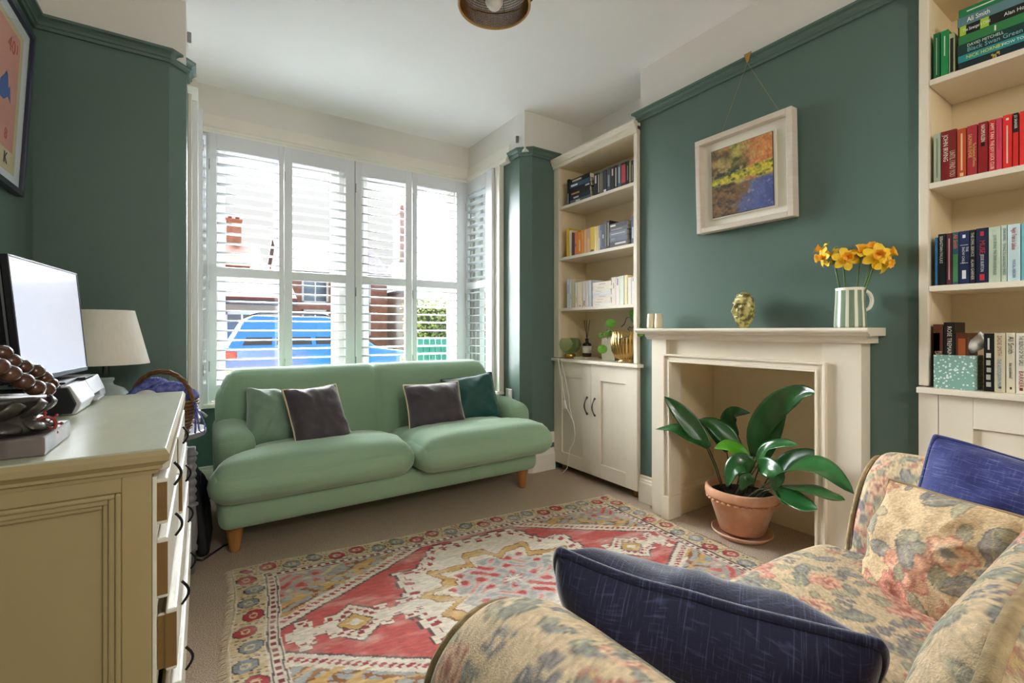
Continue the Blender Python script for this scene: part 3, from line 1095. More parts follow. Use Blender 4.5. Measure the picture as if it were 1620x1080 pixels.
def floral(P, seed=0, dens=95.0, scale=0.8):
    dens = dens * 1.25
    """woven tapestry: roses, leaves and berry clusters on tan; P in metres"""
    r = np.random.RandomState(seed)
    P = np.asarray(P, float)
    lo, hi = P.min(0) - 0.03, P.max(0) + 0.03
    x, y = P[:, 0] + 0.006 * (fbm(P[:, 0] * 60, P[:, 1] * 60, 2) - 0.5), P[:, 1] + 0.006 * (fbm(P[:, 1] * 60 + 9, P[:, 0] * 60, 2) - 0.5)
    k = fbm(x * 9, y * 9 + seed, 3)[:, None]
    c = TAN * (0.35 + 0.65 * k + 0.15) + TAN2 * (0.5 - 0.65 * k + 0.0)
    A = (hi - lo).prod()
    n = int(dens * A / scale ** 2)
    # near-even placement
    cells = max(1, int(math.sqrt(n)))
    pts = []
    aspect = (hi - lo)[0] / (hi - lo)[1]
    nx = max(1, int(round(math.sqrt(n * aspect))))
    ny = max(1, int(round(n / nx)))
    for i in range(nx):
        for j in range(ny):
            pts.append(lo + (hi - lo) * np.array([(i + 0.5 + r.uniform(-.4, .4)) / nx, (j + 0.5 + r.uniform(-.4, .4)) / ny]))
    r.shuffle(pts)
    kinds = [0, 1, 2, 1, 3, 1, 0, 1, 4, 1]

    def put(mask, col, a=1.0):
        c[mask] = c[mask] * (1 - a) + np.array(col) * a

    def leaf(px, py, ang, L, Wd, col, vein):
        dx, dy = x - px, y - py
        u = (dx * math.cos(ang) + dy * math.sin(ang)) / L
        v = (-dx * math.sin(ang) + dy * math.cos(ang)) / Wd
        w = np.clip(1 - (2 * u - 1) ** 2, 0, 1) ** 0.7
        m = (u > 0) & (u < 1) & (np.abs(v) < w)
        rim = m & (np.abs(v) > w - 0.22)
        put(m, col, 0.85)
        put(rim, [c_ * 0.62 for c_ in col], 0.7)
        put(m & (np.abs(v) < 0.07), vein, 0.8)
        put(m & (np.sin(u * 26 + np.abs(v) * 5) > 0.75), [c_ * 1.18 for c_ in col], 0.5)
    greens = [(136, 140, 126), (118, 126, 124), (150, 148, 126), (108, 116, 126)]
    for i, p in enumerate(pts):
        kd = kinds[i % 10]
        s = scale * r.uniform(0.8, 1.2)
        a0 = r.uniform(0, 6.28)
        if kd == 0 or kd == 4:
            R = 0.048 * s
            for q in range(3):
                leaf(p[0] + math.cos(a0 + q * 2.1) * R * .8, p[1] + math.sin(a0 + q * 2.1) * R * .8, a0 + q * 2.1 + 0.3, 0.06 * s, 0.017 * s, greens[(i + q) % 4], (176, 164, 130))
            dx, dy = x - p[0], y - p[1]
            th = np.arctan2(dy, dx) + a0
            d = np.hypot(dx, dy) / (R * (1 + 0.13 * np.cos(5 * th) + 0.05 * np.cos(11 * th)))
            pink = [(204, 146, 126), (192, 122, 112), (210, 164, 138)][i % 3]
            m = d < 1
            put(m, pink, 0.9)
            sp = np.sin(9 * d + 2.5 * th / 1.0 + 2 * np.sin(3 * th))
            put(m & (sp > 0.35), [c_ * 1.13 for c_ in pink], 0.8)
            put(m & (sp < -0.72), (158, 78, 74), 0.75)
            put(m & (d > 0.9), (166, 96, 86), 0.7)
            if kd == 4:
                put(d < 0.55, (196, 178, 150), 0.8)
                put((d < 0.3), (98, 104, 116), 0.8)
            else:
                put((d < 0.22), (140, 62, 62), 0.8)
        elif kd in (1,):
            leaf(p[0], p[1], a0, 0.085 * s, 0.021 * s, greens[i % 4], (184, 170, 132))
            if i % 2:
                leaf(p[0], p[1], a0 + 1.1, 0.06 * s, 0.017 * s, greens[(i + 1) % 4], (184, 170, 132))
        elif kd == 2:
            for q in range(13):
                bx, by = p[0] + r.uniform(-.035, .035) * s, p[1] + r.uniform(-.035, .035) * s
                d = np.hypot(x - bx, y - by) / (0.0095 * s)
                put(d < 1, (104, 104, 118) if q % 3 else (140, 140, 146), 0.85)
                put((d > 0.75) & (d < 1.05), (70, 68, 82), 0.6)
        else:
            dx, dy = x - p[0], y - p[1]
            th = np.arctan2(dy, dx) + a0
            d = np.hypot(dx, dy) / (0.027 * s * (0.75 + 0.25 * np.cos(6 * th)))
            put(d < 1, (170, 104, 92), 0.75)
            put(d < 0.35, (214, 184, 120), 0.9)
    g = 0.86 + 0.28 * (vnoise(P[:, 0] * 500, P[:, 1] * 500))
    c = (c + 0.28 * (np.array([206, 186, 154]) - c)) * g[:, None]
    return nlin(c)


M_flor = mat('floral_tapestry', '#d8bb8c', 0.9, attr=True, bump=0.5, bscale=380, var=0.12, vscale=260, detail=2)
M_fpipe = mat('tapestry_piping', '#b09872', 0.9, bump=0.4, bscale=500, var=0.45, vscale=60)
t = thing('loveseat', 'floral tapestry loveseat with rolled arms in front of the near bookcase', 'armchair', (1.1, 0.35, 0))
SX = 1.10


def arm_surface(sgn):
    """flared rolled arm: section in X-Z swept along Y, closed front face"""
    # section (outwards offset from seat edge, z): inner foot -> inner face -> roll -> outer face -> outer foot
    sec = []
    sec += [(0.000, 0.20), (0.0, 0.30), (0.004, 0.38), (0.012, 0.44)]
    sec += [(0.035, 0.51), (0.065, 0.570), (0.10, 0.625), (0.145, 0.668)]
    for k in range(11):
        a = math.radians(128 - k * 20)
        sec.append((0.250 + 0.118 * math.cos(a), 0.592 + 0.118 * math.sin(a)))
    sec += [(0.315, 0.475), (0.315, 0.40), (0.318, 0.30), (0.318, 0.10)]
    sec = np.array(sec)
    # resample densely
    d = np.r_[0, np.cumsum(np.hypot(*np.diff(sec, axis=0).T))]
    ns, ny = 150, 130
    q = np.linspace(0, d[-1], ns)
    sx, sz = np.interp(q, d, sec[:, 0]), np.interp(q, d, sec[:, 1])
    # smooth the polyline a little
    for _ in range(10):
        sx[1:-1] = (sx[:-2] + 2 * sx[1:-1] + sx[2:]) / 4
        sz[1:-1] = (sz[:-2] + 2 * sz[1:-1] + sz[2:]) / 4
    ys = np.linspace(0.60, 0.06, ny)
    V, uv = [], []
    for i, y in enumerate(ys):
        f = (0.60 - y)
        dz = -0.014 * math.exp(-f / 0.012) + 0.012 * math.sin(f * 5)
        for j in range(ns):
            ox, oz = sx[j], sz[j]
            k = 1 - 0.05 * math.exp(-f / 0.012)
            cx, cz = 0.2, 0.5
            V.append((SX + sgn * (0.485 + cx + (ox - cx) * k), y, max(0.09, cz + (oz - cz) * k + dz * (oz > 0.45))))
            uv.append((q[j], f))
    Fq = grid_faces(ny, ns)
    return np.array(V), Fq, np.array(uv), ns


for sgn in (-1, 1):
    V, Fq, uv, ns = arm_surface(sgn)
    V[:, 2] += 0.010 * (fbm(uv[:, 0] * 7, uv[:, 1] * 7 + sgn, 3) - 0.5)
    front = list(range(ns))
    o = np_mesh('arm', V, [tuple(f) if sgn < 0 else tuple(f)[::-1] for f in Fq], M_flor, t, floral(uv * np.array([1.0, 1.35]), 11 if sgn < 0 else 23, 110))
    ring = V[:ns]
    # front panel: rows shrinking to the middle
    rows = []
    mid = np.array([SX + sgn * (0.485 + 0.19), 0.60, 0.42])
    K = 30
    for k in range(K):
        f = k / (K - 1)
        rw = ring * (1 - f) + (np.array([0, 0.60, 0]) * 1.0 + np.stack([mid[0] + (ring[:, 0] - mid[0]) * 0.0, np.zeros(ns), 0.09 + (ring[:, 2] - 0.09) * 0.95], -1)) * f
        rw[:, 1] = 0.60 + 0.012 * math.sin(min(1, f * 4) * PI / 2)
        rows.append(rw)
    VV = np.vstack(rows)
    np_mesh('arm_front', VV, grid_faces(K, ns), M_flor, t, floral(VV[:, [0, 2]], 31 + sgn, 110))
    child_of(MB().tube([tuple(p + np.array([0, 0.008, 0])) for p in ring[::2]], 0.0065, 8).build('piping', M_fpipe), t)


def chk(name, size, r, c, n, fn, uvf, seed, wr=0.008):
    V, Q, P = rbox(size, r, n, 12 if r > 0.03 else 4)
    if fn is not None:
        V = fn(V, P)
    V = V + np.array(c)
    V[:, 2] += wr * (fbm(V[:, 0] * 7 + seed, V[:, 1] * 7, 3) - 0.5)
    return np_mesh(name, V, Q, M_flor, t, floral(uvf(V), seed, 105))


def seat2(V, P):
    v = P[:, 1]
    V[:, 2] += np.where(P[:, 2] > 0, 0.03 * (1 - P[:, 0] ** 4) * (1 - v ** 4), 0)
    V[:, 1] += 0.02 * np.clip(v, 0, 1) ** 2 * (1 - P[:, 0] ** 2) - 0.03 * np.clip(v, 0, 1) * np.abs(P[:, 0]) ** 4
    return V


chk('seat_cushion', (0.975, 0.56, 0.20), 0.07, (SX, 0.415, 0.365), (150, 90, 14), seat2, lambda V: np.stack([V[:, 0], V[:, 1] + np.where(V[:, 2] < 0.4, (0.4 - V[:, 2]), 0)], -1), 5)
chk('base', (0.97, 0.56, 0.20), 0.02, (SX, 0.32, 0.17), (60, 20, 20), None, lambda V: V[:, [0, 2]], 6, 0)


def back2(V, P):
    # rounded upper corners and a rolled crown leaning backwards
    u = np.abs(P[:, 0])
    V[:, 2] -= np.where(V[:, 2] > 0, 0.10 * np.clip((u - 0.72) / 0.28, 0, 1) ** 2.2, 0)
    V[:, 1] -= (V[:, 2] + 0.25) * 0.10
    return V


V, Q, P = rbox((1.10, 0.115, 0.56), 0.056, (200, 4, 90), 14)
V = back2(V, P) + np.array([SX, 0.168, 0.527])
np_mesh('backrest', V, Q, M_flor, t, floral(np.stack([V[:, 0] * 1.15, V[:, 2] - V[:, 1] * 1.1], -1), 8, 100))
# piping along the back edge of the crown
pts = []
for k in range(40):
    u = -0.985 + 1.97 * k / 39
    z = 0.527 + 0.278 - 0.10 * max(0, (abs(u) - 0.72) / 0.28) ** 2.2
    pts.append((SX + u * 0.55, 0.168 - (z - 0.527 + 0.25) * 0.10 - 0.002, z + 0.004))
child_of(MB().tube(pts, 0.009, 8).build('piping', M_fpipe), t)
for (x, y) in ((0.55, 0.5), (1.65, 0.5), (0.55, 0.12), (1.65, 0.12)):
    child_of(MB().lathe([(0.02, 0), (0.03, 0.09)], 14, (x, y, 0)).build('leg', M_oak), t)



def slub(name, base, streak, rough=0.8, a=(70, 5, 1), b=(6, 60, 1), wa=1.0, wb_=0.7):
    m = mat(name, base, rough, sheen=0.5, bump=0.2, bscale=260)
    nt = m.node_tree
    bs = nt.nodes['Principled BSDF']
    tc = [q for q in nt.nodes if q.bl_idname == 'ShaderNodeTexCoord'][0]
    outs = []
    for sc_, w_ in ((a, wa), (b, wb_)):
        mp = nt.nodes.new('ShaderNodeMapping')
        mp.inputs['Scale'].default_value = sc_
        nt.links.new(tc.outputs['Object'], mp.inputs[0])
        n = nt.nodes.new('ShaderNodeTexNoise')
        n.inputs['Scale'].default_value = 4.0
        n.inputs['Detail'].default_value = 3.0
        nt.links.new(mp.outputs[0], n.inputs['Vector'])
        r = nt.nodes.new('ShaderNodeMapRange')
        r.inputs['From Min'].default_value = 0.56
        r.inputs['From Max'].default_value = 0.80
        r.inputs['To Max'].default_value = w_
        nt.links.new(n.outputs['Fac'], r.inputs['Value'])
        outs.append(r.outputs[0])
    big = nt.nodes.new('ShaderNodeTexNoise')
    big.inputs['Scale'].default_value = 7.0
    nt.links.new(tc.outputs['Object'], big.inputs['Vector'])
    ad = nt.nodes.new('ShaderNodeMath')
    ad.operation = 'ADD'
    nt.links.new(outs[0], ad.inputs[0])
    nt.links.new(outs[1], ad.inputs[1])
    mu = nt.nodes.new('ShaderNodeMath')
    mu.operation = 'MULTIPLY'
    mu.use_clamp = True
    nt.links.new(ad.outputs[0], mu.inputs[0])
    nt.links.new(big.outputs['Fac'], mu.inputs[1])
    mx = nt.nodes.new('ShaderNodeMix')
    mx.data_type = 'RGBA'
    mx.inputs[6].default_value = lin(base) + [1]
    mx.inputs[7].default_value = lin(streak) + [1]
    nt.links.new(mu.outputs[0], mx.inputs[0])
    nt.links.new(mx.outputs[2], bs.inputs['Base Color'])
    return m


M_navy0 = mat('navy_slub_velvet_plain', '#23264f', 0.65, sheen=1.0, color2='#6d74a8', vscale=38, stretch=(0.35, 3.2, 1), detail=5, thresh=(0.52, 0.86), bump=0.15, bscale=200)
M_navy2 = mat('blue_slub_velvet', '#2a3170', 0.65, sheen=1.0, color2='#8088bd', vscale=38, stretch=(0.35, 3.2, 1), detail=5, thresh=(0.55, 0.86), bump=0.15, bscale=200)
M_navy = slub('navy_slub', '#191b3a', '#6f76a4', a=(110, 9, 1), b=(8, 110, 1), wa=1.1, wb_=0.7)
M_navy2 = slub('blue_slub', '#27306e', '#8d96c8', a=(60, 8, 1), b=(6, 120, 1), wa=0.4, wb_=1.2)
A, B = Vector((0.455, 0.63, 0.762)), Vector((0.682, 0.225, 0.722))
Ud = (B - A).normalized()
dn = Vector((0.20, 0.07, -0.38)).normalized()
Hc = 0.37
C = (A + B) / 2 + dn * Hc / 2
cushion('cushion', 'dark navy velvet cushion leaning inside the nearest rolled arm of the loveseat', C, -Ud, -dn, 0.445, Hc, 0.17, M_navy, piping=M_navy, n=56, seed=5, piper=0.0075, sag=0.03, pinch=0.03, rnd=0.07)
TLc = Vector((1.62, 0.408, 0.815))
Uc, Vc = Vector((0.06, -0.97, -0.17)).normalized(), Vector((0.13, -0.05, 0.30)).normalized()
cushion('cushion', 'bright navy velvet cushion propped on the far arm behind the small floral cushion', TLc + Uc * 0.225 - Vc * 0.185, Uc, Vc, 0.46, 0.39, 0.13, M_navy2, n=56, seed=6, piping=M_navy2, pinch=0.05)
M_flor2 = mat('floral_tapestry_golden', '#d8bb8c', 0.9, attr=True, bump=0.5, bscale=380, var=0.12, vscale=260, detail=2)
Q4 = [at(1437, 774, x=1.43), at(1612, 826, x=1.35), at(1460, 972, x=1.31), at(1345, 905, x=1.39)]
Ud, Vd = (Q4[1] - Q4[0]).normalized(), Q4[0] - Q4[3]
cushion('cushion', 'small square floral tapestry cushion in front of the bright navy cushion', (Q4[0] + Q4[3]) / 2 + Ud * 0.135, Ud, Vd, 0.30, Vd.length * 1.06, 0.11, M_flor2, colfn=lambda P: floral(P, 44, 90, 0.95) * np.array([1.04, 0.98, 0.90]), n=110, seed=7, pinch=0.05, piping=mat('dark_tapestry_edge', '#8d7654', 0.9), piper=0.003)
M_rust = mat('rust_velvet', '#743a1e', 0.8, sheen=0.15, var=0.35, vscale=14)
cushion('cushion', 'rust brown velvet cushion lying on the seat mostly under the dark navy cushion', (0.80, 0.50, 0.530), (0.18, -0.98, 0.0), (0.98, 0.18, 0.0), 0.36, 0.34, 0.09, M_rust, n=40, seed=9, pinch=0.05)

# ------------------------------------------------------------------ rug
M_rug = mat('kilim_wool', '#c8685f', 0.95, attr=True, bump=0.6, bscale=330, var=0.14, vscale=300, detail=2)
RA, RBc, RC, RD = [np.array(p) for p in ((0.105, 2.475), (2.236, 2.235), (2.19, 0.93), (0.045, 1.17))]
RL, RW = 2.16, 1.30


def rug_paint(s, tt):
    N = len(s)
    s = s + 0.010 * (fbm(s * 18, tt * 18, 2) - 0.5)
    tt = tt + 0.010 * (fbm(s * 18 + 40, tt * 18, 2) - 0.5)
    q = 0.006
    s, tt = np.round(s / q) * q, np.round(tt / q) * q
    wear = fbm(s * 9, tt * 22, 4)
    red, cream, gold, grey, dark, pink, tan = [np.array(v) for v in ((198, 96, 90), (228, 217, 200), (210, 168, 104), (168, 168, 166), (100, 82, 82), (218, 146, 134), (214, 194, 156))]
    c = np.tile(cream, (N, 1)).astype(float)

    def put(m, col, a=1.0):
        c[m] = c[m] * (1 - a) + col * a
    e = np.minimum(np.minimum(s, RL - s), np.minimum(tt, RW - tt))
    along = np.where(np.minimum(s, RL - s) < np.minimum(tt, RW - tt), tt, s)
    a = (s - RL / 2) / (RL / 2 - 0.175)
    b = (tt - RW / 2) / (RW / 2 - 0.175)
    A_, B_ = np.abs(a), np.abs(b)
    x, y = s - RL / 2, tt - RW / 2
    # field
    fld = e > 0.17
    put(fld, red)
    # corner pieces
    cd = A_ * 0.95 + B_ * 0.80 - 1.08
    hook = 0.012 * np.sin(34 * (x * np.sign(x) - y * np.sign(y)))
    put(fld & (cd > -0.02), dark)
    put(fld & (cd > 0.0), cream)
    ph = np.mod((A_ - B_) * 18, 1)
    put(fld & (cd > 0.04) & (cd < 0.085) & (np.abs(ph - 0.5) < 0.27), np.array([170, 72, 72]))
    put(fld & (cd > 0.125), grey)
    n1 = np.sin(x * 46 + 2 * np.sin(y * 30)) * np.sin(y * 52 + 1.5 * np.sin(x * 36))
    put(fld & (cd > 0.125) & (cd < 0.33) & (np.abs(n1) < 0.22), np.array([150, 100, 60]))
    put(fld & (cd > 0.10) & (cd < 0.34) & (np.abs(np.sin(x * 30 + 3 * np.sin(y * 27)) - np.sin(y * 33)) < 0.42), gold)
    put(fld & (cd > 0.33) & (n1 > 0.2), pink)
    put(fld & (cd > 0.33) & (n1 > 0.6), red)
    put(fld & (cd > 0.33) & (n1 < -0.5), tan)
    # central medallion: stepped hexagon
    md = np.maximum(np.abs(x) / 0.50 + np.abs(y) / 0.80 - 1.0, np.abs(y) / 0.435 - 1)
    md = np.minimum(md, np.maximum(np.abs(x) / 0.44 - 1, np.abs(y) / 0.27 - 1))
    md = md + 0.02 * np.sign(np.sin(x * 60) * np.sin(y * 60))
    put(fld & (md < 0.05), dark)
    put(fld & (md < 0.02), cream)
    ang = np.arctan2(y * 1.35, x)
    put(fld & (md < -0.03) & (md > -0.085) & (np.mod(ang * 9, 1) < 0.55), np.array([165, 72, 74]))
    rr = np.hypot(x, y * 1.25)
    sc = np.sin(ang * 10) * 0.05 + np.sin(ang * 23) * 0.018
    put(fld & (md < -0.10) & (np.abs(rr - 0.325 - sc) < 0.036), np.array([150, 104, 70]))
    put(fld & (md < -0.10) & (np.abs(rr - 0.325 - sc) < 0.026), gold)
    ins = fld & (rr < 0.255 + 0.5 * sc)
    put(ins, np.array([196, 190, 184]))
    put(ins & (n1 > 0.25), pink)
    put(ins & (n1 > 0.62), np.array([188, 84, 84]))
    put(ins & (n1 < -0.45), grey)
    put(ins & (rr < 0.09 * (0.65 + 0.35 * np.cos(8 * ang))), grey)
    put(ins & (rr < 0.045 * (0.6 + 0.4 * np.cos(8 * ang))), cream)
    # pendants at both ends of the medallion
    ax = np.abs(x)
    loz = np.abs(ax - 0.665) / 0.125 + np.abs(y) / 0.115 - 1
    stem = np.where((ax > 0.42) & (ax < 0.90), np.abs(y) / (0.045 + 0.02 * np.sign(np.sin(ax * 70))) - 1, 9)
    cross = np.where(np.abs(ax - 0.845) < 0.022, np.abs(y) / 0.085 - 1, 9)
    pd = np.minimum(np.minimum(loz, stem), cross)
    put(fld & (pd < 0.14), dark)
    put(fld & (pd < 0.05), cream)
    put(fld & (pd < -0.12) & (pd > -0.42) & (np.sin(ax * 150) * np.sin(y * 150) > 0.1), np.array([160, 70, 72]))
    put(fld & (loz < -0.45), dark)
    put(fld & (loz < -0.52), gold)
    put(fld & (loz < -0.78), cream)
    # guard stripes
    put((e > 0.160) & (e < 0.168), dark)
    put((e > 0.128) & (e < 0.160), cream)
    put((e > 0.136) & (e < 0.153) & (np.mod(along / 0.034, 1) < 0.5), np.array([140, 66, 68]))
    put((e > 0.120) & (e < 0.128), dark)
    # flower border
    bd = (e > 0.012) & (e < 0.120)
    put(bd, tan)
    per = 0.098
    k = np.floor(along / per)
    u = (np.mod(along / per, 1) - 0.5) * per
    v = e - 0.066 + 0.012 * np.where(np.mod(k, 2) > 0, 1, -1)
    oc = np.maximum(np.maximum(np.abs(u), np.abs(v)), (np.abs(u) + np.abs(v)) * 0.72)
    colr = np.where((np.mod(k, 4) < 2)[:, None], np.array([182, 62, 66]), np.array([138, 144, 150]))
    put(bd & (oc < 0.037), np.array([80, 66, 66]))
    m = bd & (oc < 0.033)
    c[m] = colr[m]
    put(bd & (oc < 0.017), tan)
    m = bd & (oc < 0.009)
    c[m] = colr[m]
    g2 = np.mod(along / per + 0.5, 1) - 0.5
    put(bd & (np.abs(np.abs(v) - 0.2 * np.abs(g2) * 1.6 - 0.004) < 0.006) & (np.abs(g2) < 0.17), np.array([96, 80, 66]))
    put(bd & (np.abs(g2) < 0.05) & (np.abs(v + 0.02) < 0.028), gold, 0.7)
    put(e < 0.012, np.array([206, 186, 152]))
    # wear and weft
    c += (cream - c) * np.clip((wear - 0.45) * 1.5, 0, 0.6)[:, None]
    st = vnoise(s * 50, tt * 420)
    c *= (0.90 + 0.18 * st)[:, None]
    return nlin(c)


nu, nv = 470, 284
S_, T_ = np.meshgrid(np.linspace(0, 1, nu), np.linspace(0, 1, nv), indexing='ij')
S_, T_ = S_.ravel(), T_.ravel()
PXY = (RA * ((1 - S_) * (1 - T_))[:, None] + RBc * (S_ * (1 - T_))[:, None] + RC * (S_ * T_)[:, None] + RD * ((1 - S_) * T_)[:, None])
PXY[:, 0] += 0.012 * np.sin(T_ * 9) * (1 - S_) + 0.006 * (fbm(T_ * 20, S_ * 3, 2) - 0.5)
PXY[:, 1] += 0.010 * np.sin(S_ * 11 + 1) * (1 - T_)
Zr = 0.009 + 0.004 * (fbm(S_ * 8, T_ * 6, 2) - 0.3)
edge = (S_ < 1e-6) | (S_ > 1 - 1e-6) | (T_ < 1e-6) | (T_ > 1 - 1e-6)
Zr = np.where(edge, 0.001, Zr)
rug = np_mesh('rug', np.c_[PXY, Zr], grid_faces(nu, nv), M_rug, None, rug_paint(S_ * RL, T_ * RW))
tag(rug, 'faded red and cream medallion rug on the beige carpet', 'rug')
mb = MB()
for (P0, P1, nn, dx) in ((RA, RD, 150, -1), (RBc, RC, 150, 1)):
    for k in range(nn):
        f = (k + rs.uniform(0.2, 0.8)) / nn
        p = P0 * (1 - f) + P1 * f
        p = p + np.array([0.012 * math.sin(f * 9) if dx < 0 else 0, 0])
        L = rs.uniform(0.012, 0.028)
        mb.tube([(p[0] - dx * 0.006, p[1], 0.008), (p[0] + dx * L * 0.5, p[1] + rs.uniform(-.004, .004), 0.006), (p[0] + dx * L, p[1] + rs.uniform(-.008, .008), 0.002)], 0.0017, 4)
fr = mb.build('fringe', mat('rug_fringe', '#d9cdb4', 0.95), rug)
tag(fr, kind='stuff')

# ------------------------------------------------------------------ potted aspidistra in the hearth
M_terra = mat('terracotta', '#d19c7a', 0.85, color2='#e8cdb8', vscale=7, detail=6, thresh=(0.42, 0.72), bump=0.1, bscale=120)
M_soil = mat('potting_soil', '#2e2219', 0.95, bump=1.0, bscale=90)
M_leaf = mat('aspidistra_leaf', '#1c4a22', 0.28, coat=0.25, color2='#2d6330', vscale=14, stretch=(1, 1, 1))
M_leafy = mat('young_leaf', '#4f9a1c', 0.35, coat=0.2, var=0.15)
M_stem = mat('leaf_stem', '#2c3a1c', 0.5)
PC = Vector((2.42, 1.405, 0))
t = thing('potted_plant', 'broad-leaved green plant in a terracotta pot inside the fireplace opening', 'plant', PC)
pot = MB().lathe([(0.10, 0.03), (0.112, 0.03), (0.165, 0.205), (0.168, 0.207), (0.178, 0.21), (0.184, 0.222), (0.184, 0.25), (0.178, 0.258), (0.165, 0.258), (0.16, 0.22), (0.15, 0.2)], 48, PC).build('pot', M_terra)
child_of(pot, t)
mb = MB()
for k in range(34):
    a = 2 * PI * k / 34
    p = Vector((0.168 * math.cos(a), 0.168 * math.sin(a), 0.2)) + PC
    mb.sphere(p, 0.014, 8, 6, (1, 1, 0.55))
child_of(mb.build('scalloped_band', M_terra), t)
tag([o for o in t.children if o.name.startswith('scalloped')][0], kind='stuff')
child_of(MB().lathe([(0.0, 0.012), (0.125, 0.012), (0.145, 0.03), (0.152, 0.03), (0.152, 0.024), (0.128, 0.0), (0.0, 0.0)], 40, PC).build('saucer', M_terra), t)
child_of(MB().lathe([(0.0, 0.228), (0.08, 0.226), (0.161, 0.22)], 32, PC).build('soil', M_soil), t)


def leaf_mesh(pts, w, normal, fold=0.25, n=18, m=9, curl=0.0, wav=0.0, seed=0, power=0.75, thick=0.0012):
    """blade along a smooth curve through pts (Vector list); returns verts, faces"""
    pts = [Vector(p) for p in pts]
    # Catmull-Rom
    C = []
    ext = [pts[0] * 2 - pts[1]] + pts + [pts[-1] * 2 - pts[-2]]
    segs = len(pts) - 1
    for i in range(n):
        f = i / (n - 1) * segs
        k = min(int(f), segs - 1)
        u = f - k
        p0, p1, p2, p3 = ext[k:k + 4]
        C.append(0.5 * ((2 * p1) + (p2 - p0) * u + (2 * p0 - 5 * p1 + 4 * p2 - p3) * u * u + (3 * p1 - p0 - 3 * p2 + p3) * u ** 3))
    V = []
    nm = Vector(normal).normalized()
    for i, c in enumerate(C):
        tt = (C[min(i + 1, n - 1)] - C[max(i - 1, 0)]).normalized()
        sd = tt.cross(nm)
        sd = sd.normalized() if sd.length > 1e-5 else Vector((0, 1, 0))
        nn = sd.cross(tt)
        f = i / (n - 1)
        ww = w / 2 * max(0.02, (math.sin(PI * min(1, f * 0.96 + 0.035) ** 0.85)) ** power)
        if f > 0.985: ww = 0.001
        for j in range(m):
            q = 2 * j / (m - 1) - 1
            off = sd * q * ww + nn * (fold * abs(q) ** 1.3 * ww + wav * math.sin(f * 9 + q * 2 + seed) * ww * abs(q) - curl * (q ** 2) * ww)
            V.append(c + off)
    Fq = grid_faces(n, m)
    return V, Fq


def add_leaf(root, pts, w, normal, m, stem_from=None, name='leaf', stem_r=0.0035, **k):
    V, Fq = leaf_mesh(pts, w, normal, **k)
    o = np_mesh(name, [tuple(v) for v in V], Fq, m, root)
    s = o.modifiers.new('thickness', 'SOLIDIFY')
    s.thickness = 0.0011
    if stem_from is not None:
        b = Vector(pts[0])
        st = Vector(stem_from)
        md = (b + st) / 2 + Vector((0, 0, 0.02))
        c = MB().tube([st, st.lerp(md, .6), md, md.lerp(b, .6), b, b.lerp(Vector(pts[1]), .25)], [stem_r, stem_r, stem_r, stem_r * .9, stem_r * .8, stem_r * .5], 6).build('stem', MATS['leaf_stem'])
        child_of(c, root)
    return o


def U(u, v, x):
    return at(u, v, x=x)


